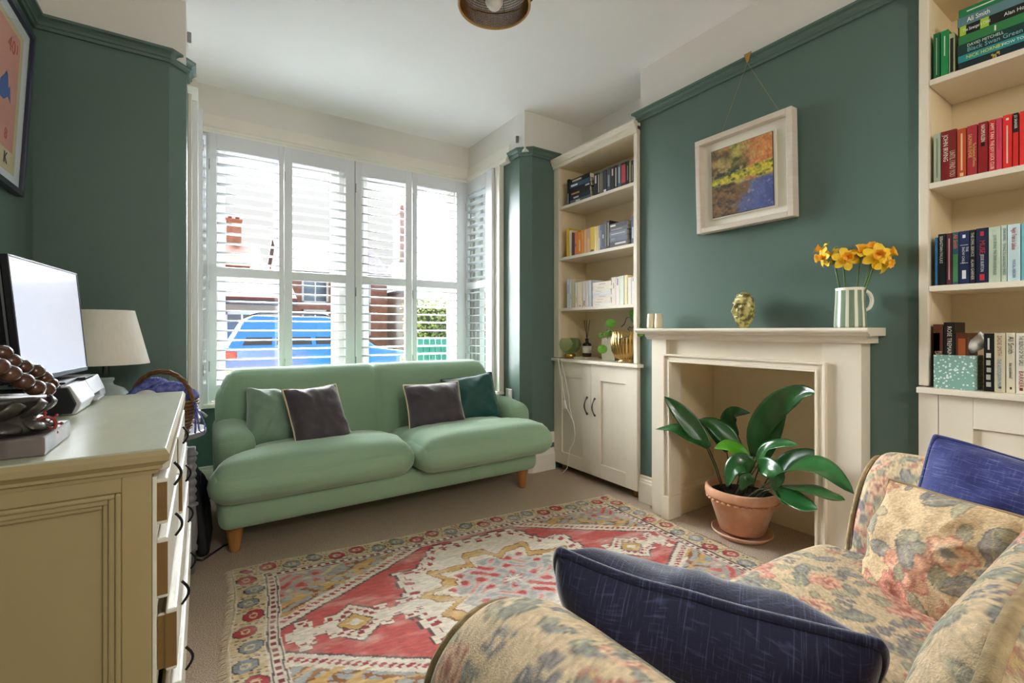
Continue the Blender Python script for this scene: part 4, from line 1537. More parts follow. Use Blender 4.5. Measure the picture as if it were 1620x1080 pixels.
FV = (-0.9, -0.45, 0.35)         # towards the room
S0 = PC + Vector((0, 0, 0.215))
leaves = [
    # (points (u, v, x)), width, normal, foot offset
    ([(1121, 708, 2.34), (1100, 680, 2.31), (1074, 650, 2.26), (1051, 627, 2.22)], 0.105, (-0.8, -0.2, 0.6), (-0.05, 0.05)),
    ([(1117, 706, 2.32), (1092, 692, 2.28), (1068, 678, 2.24), (1037, 679, 2.20)], 0.085, (-0.5, -0.1, 0.9), (-0.06, 0.05)),
    ([(1172, 712, 2.42), (1150, 690, 2.40), (1128, 672, 2.37), (1105, 663, 2.33)], 0.105, (-0.7, -0.3, 0.7), (-0.02, 0.05)),
    ([(1150, 715, 2.45), (1137, 692, 2.46), (1122, 672, 2.46), (1108, 668, 2.46)], 0.07, (-0.7, -0.3, 0.6), (0.02, 0.06)),
    ([(1166, 690, 2.50), (1152, 668, 2.50), (1160, 652, 2.48), (1187, 653, 2.45)], 0.085, (-0.7, -0.6, 0.2), (0.05, 0.04)),
    ([(1184, 722, 2.36), (1168, 712, 2.33), (1150, 705, 2.31), (1130, 709, 2.28)], 0.085, (-0.55, -0.3, 0.8), (-0.05, 0.01)),
    ([(1193, 722, 2.44), (1200, 680, 2.43), (1226, 643, 2.41), (1262, 622, 2.38), (1293, 621, 2.33)], 0.125, (-0.75, -0.65, 0.25), (0.0, -0.02)),
    ([(1206, 730, 2.47), (1214, 690, 2.48), (1228, 655, 2.48), (1250, 630, 2.47)], 0.12, (-0.85, -0.4, 0.2), (0.04, -0.02)),
    ([(1197, 727, 2.35), (1215, 709, 2.33), (1238, 702, 2.30), (1263, 705, 2.27)], 0.075, (-0.6, -0.3, 0.75), (-0.03, -0.02)),
    ([(1190, 742, 2.33), (1176, 733, 2.28), (1160, 742, 2.24), (1150, 770, 2.22)], 0.105, (-0.9, -0.1, 0.4), (-0.06, 0.0)),
    ([(1199, 735, 2.34), (1214, 738, 2.28), (1228, 752, 2.25), (1224, 776, 2.24)], 0.095, (-0.9, -0.35, 0.25), (-0.06, -0.03)),
    ([(1185, 768, 2.33), (1182, 758, 2.28), (1178, 760, 2.26), (1172, 776, 2.25)], 0.07, (-0.9, -0.3, 0.3), (-0.07, 0.0)),
    ([(1228, 757, 2.32), (1262, 738, 2.19), (1305, 744, 2.10), (1351, 781, 2.05)], 0.12, (-0.55, -0.25, 0.8), (-0.04, -0.06)),
    ([(1240, 768, 2.32), (1275, 775, 2.2), (1310, 786, 2.12), (1337, 791, 2.10)], 0.09, (-0.35, -0.2, 0.9), (-0.03, -0.08)),
    ([(1230, 772, 2.34), (1248, 786, 2.26), (1272, 800, 2.18), (1293, 806, 2.14)], 0.10, (-0.6, -0.4, 0.6), (-0.06, -0.07)),
    ([(1225, 745, 2.45), (1252, 728, 2.46), (1280, 722, 2.46), (1300, 726, 2.44)], 0.10, (-0.6, -0.4, 0.7), (0.03, -0.06)),
    ([(1222, 770, 2.33), (1236, 785, 2.26), (1247, 798, 2.22), (1252, 802, 2.2)], 0.05, (-0.5, -0.6, 0.5), (-0.08, -0.05)),
]
for i, (pp, w, nm, fo) in enumerate(leaves):
    add_leaf(t, [U(*p) for p in pp], w, nm, M_leafy if i == 5 else M_leaf, S0 + Vector((fo[0] * 1.2, fo[1] * 1.2, 0)), fold=0.22, wav=0.10, seed=i)

# ------------------------------------------------------------------ things on the mantel shelf
MZ = 1.1105
M_jugw = mat('glazed_cream_ceramic', '#e9e6d8', 0.25, coat=0.3)
M_jugg = mat('glazed_green_stripe', '#7f947c', 0.3, coat=0.3, var=0.15, vscale=20)
JC = Vector((2.268, 0.845, MZ))
t = thing('jug', 'green and cream vertically striped ceramic jug on the mantel end', 'jug', JC)
n, prof = 88, [(0.0, 0.0), (0.056, 0.0), (0.057, 0.01), (0.055, 0.06), (0.052, 0.11), (0.051, 0.155), (0.0525, 0.166), (0.049, 0.167), (0.047, 0.15), (0.05, 0.02), (0.0, 0.015)]
mb = MB()
mb.lathe(prof, n, JC, rfun=lambda a, z: 1 + 0.008 * math.sin(a * 11 + 3 * math.sin(z * 30)))
m_ = len(prof)
for q in range(len(mb.f)):
    f = mb.f[q]
    i = min(f) // m_ if (max(f) // m_ - min(f) // m_) <= 1 else n - 1
    k = min(x % m_ for x in f)
    mb.mi[q] = 1 if ((i % 8) < 5 and 0 < k < 5) else 0
child_of(mb.build('body', [M_jugw, M_jugg]), t)
hd = Vector((_R[0], _R[1], 0))
pts = []
for k in range(13):
    a = math.radians(100 - 200 * k / 12)
    pts.append(JC + hd * (0.050 + 0.042 * max(0.0, math.cos(a)) ** 0.8 + (0.0 if k else 0)) + Vector((0, 0, 0.113 + 0.042 * math.sin(a))))
child_of(MB().tube(pts, [0.008] * 5 + [0.0075] * 5 + [0.006] * 3, 10).build('handle', M_jugw), t)

M_petal = mat('daffodil_petal', '#fad134', 0.55, sss=0.2, var=0.08, vscale=30)
M_trump = mat('daffodil_trumpet', '#f5b32a', 0.55, sss=0.2, var=0.1, vscale=30)
M_dstem = mat('daffodil_stem', '#4f6f34', 0.5)


def daffodil(pos, face, s, foot, k):
    pos, face = Vector(pos), Vector(face).normalized()
    t = thing('daffodil', '', 'flower', foot, group='daffodils in the striped jug')
    q = face.to_track_quat('Z', 'Y').to_matrix()
    neck = pos - face * 0.018 * s
    st = Vector(foot)
    ctrl = neck - face * 0.02 + Vector((0, 0, -0.004))
    pts = [st]
    for i in range(1, 9):
        f = i / 9
        pts.append(st * (1 - f) ** 2 + (st + (ctrl - st) * 0.55 + Vector((0, 0, 0.012))) * 2 * f * (1 - f) + ctrl * f * f)
    pts += [ctrl, neck]
    child_of(MB().tube(pts, [0.0028] * 9 + [0.003, 0.005], 7).build('stem', M_dstem), t)
    for j in range(6):
        a = 2 * PI * j / 6 + k * 0.6
        d = Vector((math.cos(a), math.sin(a), 0))
        pp = [pos + q @ (d * 0.004 + Vector((0, 0, -0.004))), pos + q @ (d * 0.020 * s + Vector((0, 0, 0.002))), pos + q @ (d * 0.037 * s + Vector((0, 0, 0.001 - 0.008 * (j % 2) * s))), pos + q @ (d * 0.047 * s + Vector((0, 0, -0.006)))]
        V, Fq = leaf_mesh(pp, 0.030 * s, q @ Vector((0, 0, 1)), fold=0.15, n=9, m=5, wav=0.12, seed=j)
        np_mesh('petal', [tuple(v) for v in V], Fq, M_petal, t)
    mb = MB()
    M4 = q.to_4x4()
    mb.lathe([(0.004, -0.002), (0.0095 * s, 0.004), (0.0115 * s, 0.014 * s), (0.0135 * s, 0.022 * s), (0.0185 * s, 0.029 * s), (0.0165 * s, 0.0285 * s), (0.0115 * s, 0.020 * s), (0.008 * s, 0.006)], 22, pos, M=M4,
             rfun=lambda a, z: 1 + (0.13 * math.sin(a * 7) if z > 0.02 * s else 0))
    child_of(mb.build('trumpet', M_trump), t)
    return t


dl = 'yellow daffodil in the striped jug, '
dafs = [((1303, 407, 2.25), (-0.55, 0.6, -0.10), 1.05, 'drooping lowest at the fireplace side'),
        ((1301, 396, 2.29), (-0.35, 0.8, 0.45), 0.95, 'highest of those nodding towards the window'),
        ((1318, 404, 2.29), (-0.2, 0.85, 0.30), 0.95, 'half hidden behind the star-faced bloom'),
        ((1338, 409, 2.24), (-0.8, -0.55, 0.15), 1.1, 'star-faced bloom in the middle of the bunch'),
        ((1362, 399, 2.27), (-0.3, -0.2, 0.8), 1.05, 'upturned and just past the middle'),
        ((1380, 395, 2.31), (-0.6, -0.2, 0.5), 1.0, 'topmost at the back of the bunch'),
        ((1388, 405, 2.25), (-0.85, -0.5, 0.05), 1.15, 'largest open bloom above the jug handle'),
        ((1402, 402, 2.29), (0.1, -0.9, 0.3), 1.1, 'outermost towards the near bookcase'),
        ((1399, 415, 2.27), (-0.2, -0.8, -0.25), 1.0, 'lowest of those over the handle')]
for k, (p, f, s, l) in enumerate(dafs):
    pos = U(*p)
    side = (p[0] - 1345) / 60
    foot = JC + hd * (0.022 * side) + Vector((0.008 * math.sin(k * 2), 0.008 * math.cos(k * 2), 0.02))
    d = daffodil(pos, f, s, foot, k)
    d['label'] = dl + l

# carved head
M_mask = mat('glazed_olive_stoneware', '#5f5a26', 0.35, coat=0.3, color2='#cdc07a', vscale=45, detail=6, thresh=(0.40, 0.56))
HCN = at(1177, 520, x=2.285)
n1, n2 = 90, 110
th = np.linspace(0, 2 * PI, n1, endpoint=False)
ph = np.linspace(0.02, PI - 0.02, n2)
TH, PH = np.meshgrid(th, ph, indexing='ij')
# face towards -X (local front = angle 0)
hz = np.cos(PH)
rad = np.sin(PH) ** 0.8
sq = np.where(hz < 0, 1 - 0.22 * (-hz) ** 1.5, 1 - 0.04 * hz)
fx, fy = np.cos(TH) * rad * sq, np.sin(TH) * rad * sq
u, v = fy, hz                        # face coordinates
front = np.clip(np.cos(TH), 0, 1)
g = lambda a, b, sa, sb: np.exp(-((u - a) / sa) ** 2 - ((v - b) / sb) ** 2)
d = 0.25 * g(0, 0.03, 0.13, 0.26) + 0.16 * g(0, -0.12, 0.20, 0.10)
for s in (-1, 1):
    d += -0.20 * g(s * 0.34, 0.22, 0.16, 0.10) + 0.16 * g(s * 0.34, 0.22, 0.075, 0.055) + 0.14 * g(s * 0.34, 0.40, 0.24, 0.07) + 0.10 * g(s * 0.42, -0.05, 0.18, 0.16)
    d += 0.12 * g(s * 0.2, -0.26, 0.2, 0.06)
d += -0.10 * g(0, -0.33, 0.2, 0.035) + 0.08 * g(0, -0.40, 0.2, 0.05)
d += 0.05 * np.sin(u * 26 + 6 * v) * np.clip((-v - 0.40) * 6, 0, 1) + 0.05 * np.sin(v * 30 + 5 * np.abs(u)) * np.clip((v - 0.5) * 5, 0, 1)
d *= front ** 0.7
d += 0.04 * (fbm(u * 9 + 5, v * 9 + 5, 3) - 0.5)
fx = fx + 1.35 * d
X_ = -fx * 0.048
Y_ = fy * 0.060
Z_ = hz * 0.092 + 0.092
a = math.radians(-28)
Vv = np.stack([X_ * math.cos(a) - Y_ * math.sin(a) + HCN.x, X_ * math.sin(a) + Y_ * math.cos(a) + HCN.y, Z_ + MZ - 0.001], -1).reshape(-1, 3)
t = np_mesh('carved_head', Vv, grid_faces(n1, n2, True) + [tuple(i * n2 for i in range(n1)), tuple(i * n2 + n2 - 1 for i in range(n1))[::-1]], M_mask)
tag(t, 'small olive glazed sculpture of a bearded face in the middle of the mantel', 'sculpture')
M_cup = mat('pearl_cream_ceramic', '#e0d2b4', 0.25, coat=0.3)
for u_, l in ((1030, 'pearly cream ceramic tumbler at the end of the mantel nearest the bookcase'), (1042, 'pearly cream ceramic tumbler, second from the bookcase end of the mantel')):
    p = at(u_, 519, x=2.272)
    o = MB().lathe([(0.0, 0), (0.0225, 0), (0.0245, 0.01), (0.0235, 0.05), (0.0205, 0.088), (0.019, 0.089), (0.0215, 0.05), (0.022, 0.015), (0, 0.012)], 24, (p.x, p.y, MZ)).build('tumbler', M_cup)
    tag(o, l, 'cup', 'two tumblers on the mantel')

# ------------------------------------------------------------------ framed landscape painting
M_limed = mat('limed_wood_frame', '#d9cdbf', 0.5, var=0.10, vscale=6, stretch=(1, 1, 12), bump=0.06, bscale=80)
M_mount = mat('ivory_mount', '#eee9dc', 0.7)
M_canvas = mat('oil_paint', '#888888', 0.45, attr=True, bump=0.5, bscale=160)
t = thing('painting', 'square landscape oil painting in a deep limed box frame on the chimney breast', 'picture', (2.345, 1.345, 1.9))
PY0, PY1, PZ0, PZ1 = 1.085, 1.597, 1.637, 2.147
TILT = Matrix.Translation((2.357, 0, PZ0)) @ Matrix.Rotation(math.radians(-2.2), 4, 'Y') @ Matrix.Translation((-2.357, 0, -PZ0))


def pbx(name, m, *bs, bev=0.0015):
    mb = MB()
    for b_ in bs:
        mb.box(*b_, M=TILT)
    return child_of(mb.build(name, m, bev=bev), t)


fw = 0.028
XF = 2.300
pbx('frame', M_limed, (XF, 2.355, PY0, PY0 + fw, PZ0, PZ1), (XF, 2.355, PY1 - fw, PY1, PZ0, PZ1), (XF, 2.355, PY0 + fw, PY1 - fw, PZ0, PZ0 + fw), (XF, 2.355, PY0 + fw, PY1 - fw, PZ1 - fw, PZ1), bev=0.003)
pbx('mount', M_mount, (2.340, 2.345, PY0 + fw, PY1 - fw, PZ0 + fw, PZ1 - fw), bev=0)
ci0, ci1, cz0, cz1 = PY0 + 0.100, PY1 - 0.088, PZ0 + 0.075, PZ1 - 0.080
pbx('slip', M_mount, (2.326, 2.341, ci0 - 0.012, ci1 + 0.010, cz0 - 0.008, cz1 + 0.008))
pbx('canvas_edge', mat('dark_canvas_edge', '#3a332c', 0.6), (2.321, 2.33, ci0 - 0.002, ci1 + 0.002, cz0 - 0.002, cz1 + 0.002), bev=0)
n1, n2 = 130, 130
A_, B_ = np.meshgrid(np.linspace(0, 1, n1), np.linspace(0, 1, n2), indexing='ij')   # A left->right, B bottom->top
aa, bb = A_.ravel(), B_.ravel()
w1, w2, w3 = fbm(aa * 7, bb * 9, 5), fbm(aa * 16 + 30, bb * 26, 4), fbm(aa * 5 + 50, bb * 5 + 9, 3)


def mixc(c, col, f):
    return c * (1 - f[:, None]) + np.array(col) * f[:, None]


sm = lambda x, a, b: np.clip((x - a) / (b - a), 0, 1)
c = np.tile(np.array([176, 158, 104.0]), (len(aa), 1))
c = mixc(c, (214, 158, 96), sm(aa + 0.4 * w1, 0.72, 1.0))
c = mixc(c, (196, 106, 60), sm(w2 + 0.25 * aa, 0.45, 0.85) * 0.7)
c = mixc(c, (188, 182, 92), sm(1 - np.abs(aa - 0.42) * 3.2 + 0.6 * w1 - 0.3, 0.45, 0.9) * 0.8)
c = mixc(c, (74, 66, 44), sm(w1 + 0.45 * (0.45 - aa), 0.45, 0.82) * sm(bb, 0.5, 0.62))
c = mixc(c, (40, 52, 50), sm(w2 * 1.1 + 0.2 - np.abs(aa - 0.32) * 1.4, 0.45, 0.6) * sm(0.72 - bb, 0.0, 0.12) * sm(bb, 0.5, 0.56))
bank = sm(bb + 0.10 * (w3 - 0.5) - 0.03 * np.sin(aa * 3), 0.43, 0.46) * sm(0.61 + 0.10 * (aa - 0.4) - bb, 0.0, 0.03)
c = mixc(c, (150, 158, 56), bank * 0.8)
c = mixc(c, (222, 202, 62), bank * sm(w2, 0.45, 0.68) * 0.9)
c = mixc(c, (52, 62, 40), bank * sm(0.5 - w2, 0.0, 0.2) * 0.8)
wt = sm(0.455 + 0.07 * (w2 - 0.5) + 0.05 * (w1 - 0.5) - bb, 0.0, 0.03)
wc = np.tile(np.array([128, 96, 58.0]), (len(aa), 1))
wc = mixc(wc, (104, 114, 158), sm(aa + 0.6 * (w1 - 0.5) + 0.25 * (0.35 - bb), 0.42, 0.66))
wc = mixc(wc, (66, 76, 140), sm(aa - bb * 0.7 + 0.4 * (w3 - 0.5), 0.35, 0.8) * 0.8)
wc = mixc(wc, (48, 38, 28), sm(w2, 0.42, 0.75) * sm(0.7 - aa, 0, 0.4) * 0.85)
wc = mixc(wc, (196, 190, 206), sm(w2, 0.6, 0.75) * sm(aa, 0.4, 0.6) * 0.4)
c = c * (1 - wt[:, None]) + wc * wt[:, None]
c = c * (0.82 + 0.36 * fbm(aa * 40, bb * 34 + aa * 20, 3))[:, None]
V = np.stack([np.full(len(aa), 2.3205), ci1 + (ci0 - ci1) * aa, cz0 + (cz1 - cz0) * bb], -1)
o = np_mesh('canvas', V, grid_faces(n1, n2), M_canvas, t, nlin(c), M=TILT)
# cords and rail hook
hk = Vector((2.312, 1.313, 2.468))
for yy in (PY0 + 0.07, PY1 - 0.12):
    e = TILT @ Vector((2.352, yy, PZ1 - 0.005))
    child_of(MB().tube([hk + Vector((-0.002, 0, -0.006)), e], 0.0011, 5).build('hanging_cord', mat('hemp_cord', '#9c9468', 0.8)), t)
mb = MB()
mb.prism([(1.313 - 0.02, 2.512), (1.313 + 0.02, 2.512), (1.313 + 0.004, 2.462), (1.313 - 0.004, 2.462)], 2.313, 2.317, axis='x')
mb.box(2.317, 2.335, 1.305, 1.321, 2.506, 2.51)
tag(mb.build('picture_hook', M_gold, bev=0.001), 'brass triangular picture hook over the green picture rail', 'hook')

# ------------------------------------------------------------------ poster on the left wall
M_pfr = mat('navy_frame', '#1d2038', 0.35, coat=0.2)
M_pmat = mat('white_mat_board', '#e9e8ee', 0.6)
M_ppap = mat('poster_cream', '#e2cfa6', 0.6)
M_pink = mat('poster_pink', '#e9a091', 0.6)
M_pred = mat('poster_red', '#d6524a', 0.6)
M_pblu = mat('poster_blue', '#3e5fae', 0.6)
M_pblk = mat('poster_dark', '#20263c', 0.6)
t = thing('framed_poster', 'pink poster in a navy frame tilting from the wall above the chest', 'picture', (-0.60, 2.3, 1.97))
QY0, QY1, QZ0, QZ1 = 1.85, 2.655, 1.635, 2.295
PT = Matrix.Translation((-0.625, 0, QZ0)) @ Matrix.Rotation(math.radians(3.0), 4, 'Y') @ Matrix.Translation((0.625, 0, -QZ0))


def qbx(name, m, *bs, bev=0.0):
    mb = MB()
    for b_ in bs:
        mb.box(*b_, M=PT)
    return child_of(mb.build(name, m, bev=bev), t)


f = 0.022
qbx('frame', M_pfr, (-0.625, -0.598, QY0, QY0 + f, QZ0, QZ1), (-0.625, -0.598, QY1 - f, QY1, QZ0, QZ1), (-0.625, -0.598, QY0 + f, QY1 - f, QZ0, QZ0 + f), (-0.625, -0.598, QY0 + f, QY1 - f, QZ1 - f, QZ1), bev=0.002)
qbx('mat_board', M_pmat, (-0.622, -0.612, QY0 + f, QY1 - f, QZ0 + f, QZ1 - f))
qbx('poster', M_ppap, (-0.612, -0.6105, 1.95, 2.565, QZ0 + 0.06, QZ1 - 0.065))
qbx('pink_field', M_pink, (-0.6106, -0.610, 1.98, 2.53, QZ0 + 0.135, QZ1 - 0.09))
mb = MB()
mb.prism([(2.40, 1.93), (2.44, 1.955), (2.47, 1.94), (2.455, 2.0), (2.44, 1.985), (2.425, 2.03), (2.41, 2.04), (2.395, 2.02), (2.36, 1.99), (2.34, 1.93)], -0.6099, -0.6094, axis='x', M=PT)
child_of(mb.build('blue_figure', M_pblu), t)
for body, y, z, s, m in (('40', 2.405, 2.145, 0.075, M_pred), ('1', 2.485, 2.155, 0.05, M_pred), ('8', 2.43, 1.82, 0.06, M_pred), ('K', 2.44, 1.735, 0.06, M_pblk)):
    p = PT @ Vector((-0.6092, y, z))
    text_on(t, body, p, (0, 1, 0), (0.05, 0, 1), s, m, 'lettering')
qg = MB().box(-0.606, -0.604, QY0 + f, QY1 - f, QZ0 + f, QZ1 - f, M=PT).build('glazing', M_glass)
child_of(qg, t)

# ------------------------------------------------------------------ television and player on the chest
DT = 0.8607
M_scr = mat('glossy_screen', '#0d0e11', 0.06, spec=0.8, coat=1.0)
M_scr_emit = mat('pale_emissive_screen', '#000000', 0.2, emit=('#dfe2ef', 0.30))  # screen face emits an even pale colour
tv = thing('television', 'small flat television with a pale screen on the chest of drawers', 'television', (-0.38, 1.92, DT + 0.085))
far, near = Vector((-0.3306, 2.150, 0)), Vector((-0.3826, 1.68, 0))
ud = (far - near).normalized()
nd = Vector((ud.y, -ud.x, 0))                     # screen faces +X
Wt = (far - near).length
TM = Matrix(((ud.x, -nd.x, 0, near.x), (ud.y, -nd.y, 0, near.y), (0, 0, 1, 0), (0, 0, 0, 1))) @ Matrix.Translation((0, -0.002, 0.962)) @ Matrix.Rotation(math.radians(-5.0), 4, 'X')


def tvb(name, m, *bs, bev=0.0015, par=tv):
    mb = MB()
    for b_ in bs:
        mb.box(*b_, M=TM)
    return child_of(mb.build(name, m, bev=bev), par)


HT_ = 0.333
tvb('bezel', M_black, (0, 0.006, 0, 0.016, 0, HT_), (Wt - 0.006, Wt, 0, 0.016, 0, HT_), (0.006, Wt - 0.006, 0, 0.016, HT_ - 0.006, HT_), (0.006, Wt - 0.006, 0, 0.016, 0, 0.014))
tvb('screen', M_scr_emit, (0.006, Wt - 0.006, 0.002, 0.014, 0.014, HT_ - 0.006), bev=0)
tvb('back_housing', M_black, (0.0, Wt, 0.016, 0.028, 0.0, HT_), (0.03, Wt - 0.03, 0.028, 0.062, 0.0, 0.20), bev=0.006)
mid = (far + near) / 2
child_of(MB().box(mid.x - 0.085, mid.x + 0.03, mid.y - 0.10, mid.y + 0.10, 0.9455, 0.951).box(mid.x - 0.045, mid.x - 0.02, mid.y - 0.03, mid.y + 0.03, 0.951, 0.975).build('stand', M_black, bev=0.002), tv)

M_silv = mat('silver_plastic', '#c9c9cd', 0.3, metal=0.3)
M_silt = mat('grey_plastic', '#8a8b90', 0.35)
pl = thing('printer', 'silver and black desktop machine with faceted front under the television', 'printer', (-0.40, 1.99, DT))
X0, X1, Y0, Y1 = -0.585, -0.318, 1.775, 2.215
mb = MB().prism([(X0, DT + 0.004), (X1 + 0.012, DT + 0.004), (X1 + 0.022, DT + 0.03), (X1 + 0.004, DT + 0.078), (X0, DT + 0.080)], Y0, Y1, axis='y')
child_of(mb.build('body', M_black, bev=0.003), pl)
mb = MB()
n_ = 5
mb.prism([(X1 - 0.012, DT + 0.002), (X1 + 0.020, DT + 0.002), (X1 + 0.032, DT + 0.032), (X1 + 0.008, DT + 0.082), (X1 - 0.012, DT + 0.082)], Y0 + 0.004, Y0 + 0.2, axis='y')
mb.prism([(X1 - 0.012, DT + 0.030), (X1 + 0.030, DT + 0.036), (X1 + 0.010, DT + 0.082), (X1 - 0.012, DT + 0.082)], Y0 + 0.2, Y1 - 0.1, axis='y')
mb.prism([(X1 - 0.012, DT + 0.012), (X1 + 0.028, DT + 0.012), (X1 + 0.024, DT + 0.034), (X1 + 0.006, DT + 0.082), (X1 - 0.012, DT + 0.082)], Y1 - 0.1, Y1 - 0.002, axis='y')
child_of(mb.build('front_fascia', M_silv, bev=0.002), pl)
child_of(MB().box(X0 + 0.01, X1 - 0.012, Y0 + 0.008, Y1 - 0.008, DT + 0.0805, DT + 0.0835).build('lid', M_silt, bev=0.001), pl)
child_of(MB().box(X1 - 0.01, X1 + 0.038, Y0 + 0.21, Y1 - 0.11, DT + 0.014, DT + 0.020).build('paper_tray', M_silv, bev=0.002), pl)
tag(MB().box(-0.325, -0.305, 1.955, 2.075, DT + 0.0836, DT + 0.092).build('remote_control', M_black, bev=0.002), 'slim remote on the silver machine in front of the television', 'remote')

# ------------------------------------------------------------------ side table behind the chest, lamp, yarn basket
M_gtab = mat('grey_table_paint', '#7e7f86', 0.35, var=0.06)
GC = Vector((-0.27, 2.56, 0))
t = thing('side_table', 'grey painted round-ended side table with turned legs behind the chest', 'table', GC)
TZ = 0.655
pl_ = []
for k in range(40):
    a = 2 * PI * k / 40
    cx, sx_ = math.cos(a), math.sin(a)
    pl_.append((GC.x + math.copysign(abs(cx) ** 0.8, cx) * 0.285, GC.y + math.copysign(abs(sx_) ** 0.9, sx_) * 0.215))
child_of(MB().prism(pl_, TZ - 0.024, TZ).build('tabletop', M_gtab, bev=0.006, seg=3), t)
mb = MB().box(GC.x - 0.19, GC.x + 0.205, GC.y - 0.10, GC.y + 0.10, TZ - 0.085, TZ - 0.0245).box(GC.x - 0.15, GC.x + 0.215, GC.y - 0.045, GC.y + 0.045, TZ - 0.13, TZ - 0.085)
child_of(mb.build('apron', M_gtab, bev=0.003), t)
LP = [(0.016, 0), (0.018, 0.0), (0.018, 0.095), (0.026, 0.10), (0.028, 0.115), (0.022, 0.13), (0.027, 0.17), (0.025, 0.25), (0.021, 0.30), (0.03, 0.305), (0.03, 0.312), (0.018, 0.318)]
z = 0.318
for k in range(6):
    for q in range(6):
        LP.append((0.015 + 0.009 * math.sin(PI * (q + 0.5) / 6), z + 0.036 * (q + 0.5) / 6))
    z += 0.036
LP += [(0.028, z), (0.028, z + 0.008), (0.02, z + 0.015), (0.02, TZ - 0.085)]
for (x, y) in ((-0.045, 2.565), (-0.24, 2.44), (-0.24, 2.68), (-0.45, 2.56)):
    child_of(MB().lathe(LP, 20, (x, y, 0)).build('leg', M_gtab), t)

LC = Vector((-0.346, 2.635, TZ + 0.0005))
M_lbase = mat('pale_green_glaze', '#a9b8b2', 0.15, coat=0.6)
M_shade = mat('linen_shade', '#f0eadd', 0.8, var=0.06, vscale=90, stretch=(1, 1, 0.1), sss=0.1)
t = thing('table_lamp', 'table lamp with cream tapered shade and pale glazed base beside the television', 'lamp', LC)
child_of(MB().lathe([(0.0, 0), (0.05, 0), (0.055, 0.01), (0.075, 0.06), (0.088, 0.12), (0.084, 0.165), (0.06, 0.195), (0.027, 0.21), (0.024, 0.222), (0.03, 0.232), (0.028, 0.24), (0.012, 0.242), (0.0, 0.242)], 36, LC).build('base', M_lbase), t)
child_of(MB().lathe([(0.012, 0.24), (0.012, 0.30), (0.016, 0.302), (0.016, 0.36), (0.0, 0.36)], 14, LC).build('lamp_holder', M_metal), t)
mb = MB().lathe([(0.150, 0.300), (0.098, 0.528), (0.0965, 0.528), (0.1485, 0.300)], 48, LC, cap=False)
n0 = len(mb.f)
k0 = 0
sh = mb.build('shade', M_shade)
child_of(sh, t)
mb = MB()
child_of(MB().tube([LC + Vector((0.097 * math.cos(a), 0.097 * math.sin(a), 0.528)) for a in np.linspace(0, 2 * PI, 33)[:-1]], 0.002, 6, closed=True).build('shade_ring', M_shade), t)
mb.tube([LC + Vector((0.149 * math.cos(a), 0.149 * math.sin(a), 0.300)) for a in np.linspace(0, 2 * PI, 33)[:-1]], 0.002, 6, closed=True)
for k in range(3):
    a = 2 * PI * k / 3
    mb.tube([LC + Vector((0.015 * math.cos(a), 0.015 * math.sin(a), 0.32)), LC + Vector((0.147 * math.cos(a), 0.147 * math.sin(a), 0.302))], 0.0018, 6)
child_of(mb.build('shade_ring', M_shade), t)
mb = MB().sphere(LC + Vector((0, 0, 0.40)), 0.03, 14, 10, (1, 1, 1.3))
child_of(mb.build('bulb', mat('frosted_bulb', '#f2efe8', 0.3)), t)

BC = Vector((-0.140, 2.405, TZ + 0.0005))
M_wick = mat('brown_wicker', '#7a5534', 0.6, var=0.4, vscale=60, bump=0.5, bscale=150)
t = thing('basket', 'brown wicker basket with a hooped handle standing behind the chest', 'basket', BC)
mb = MB()
mb.lathe([(0.0, 0.004), (0.085, 0.0), (0.10, 0.05), (0.118, 0.12), (0.124, 0.15), (0.118, 0.15), (0.11, 0.12), (0.09, 0.04), (0.0, 0.02)], 32, BC, rfun=lambda a, z: 1 + 0.02 * math.sin(a * 16 + z * 300))
child_of(mb.build('bowl', M_wick), t)
mb = MB()
for z_ in np.linspace(0.015, 0.15, 10):
    r_ = np.interp(z_, [0, 0.05, 0.12, 0.15], [0.087, 0.103, 0.121, 0.127])
    mb.tube([BC + Vector(((r_ + 0.003 * math.sin(8 * a + z_ * 200)) * math.cos(a), (r_ + 0.003 * math.sin(8 * a + z_ * 200)) * math.sin(a), z_)) for a in np.linspace(0, 2 * PI, 49)[:-1]], 0.005, 5, closed=True)
w_ = mb.build('weave', M_wick)
child_of(w_, t)
tag(w_, kind='stuff')
hx = Vector((_R[0], _R[1], 0))
for off in (-1, 0, 1):
    pts = []
    for k in range(25):
        a = PI * k / 24
        tw = a * 7 + off * 2.1
        pts.append(BC + hx * (-(0.125 + 0.006 * math.cos(tw)) * math.cos(a)) + Vector((0, 0, 0.145 + (0.128 + 0.006 * math.cos(tw)) * math.sin(a))) + Vector((0.0, 0.006 * math.sin(tw), 0)))
    child_of(MB().tube(pts, 0.0052, 7).build('handle_strand', M_wick), t)
M_yarn = mat('blue_chunky_yarn', '#3d458f', 0.9, color2='#7f88c9', vscale=60, bump=0.8, bscale=200)
M_yarnw = mat('white_yarn', '#dcd9d4', 0.9, bump=0.8, bscale=200)


def plait(c, A, B, r, m, name, lbl, grp, nst=3):
    mb = MB()
    for s in range(nst):
        pts = []
        for k in range(60):
            f = k / 59
            ph_ = f * 2 * PI * 4 + s * 2 * PI / nst
            p = Vector(c) + Vector(A) * (f - 0.5) + Vector(B) * math.sin(f * PI)
            pts.append(p + Vector((0.012 * math.cos(ph_), 0.012 * math.sin(ph_), 0.010 * math.sin(ph_ * 1.0 + 1))))
        mb.tube(pts, r, 7)
    return tag(mb.build(name, m), lbl, 'yarn', grp)


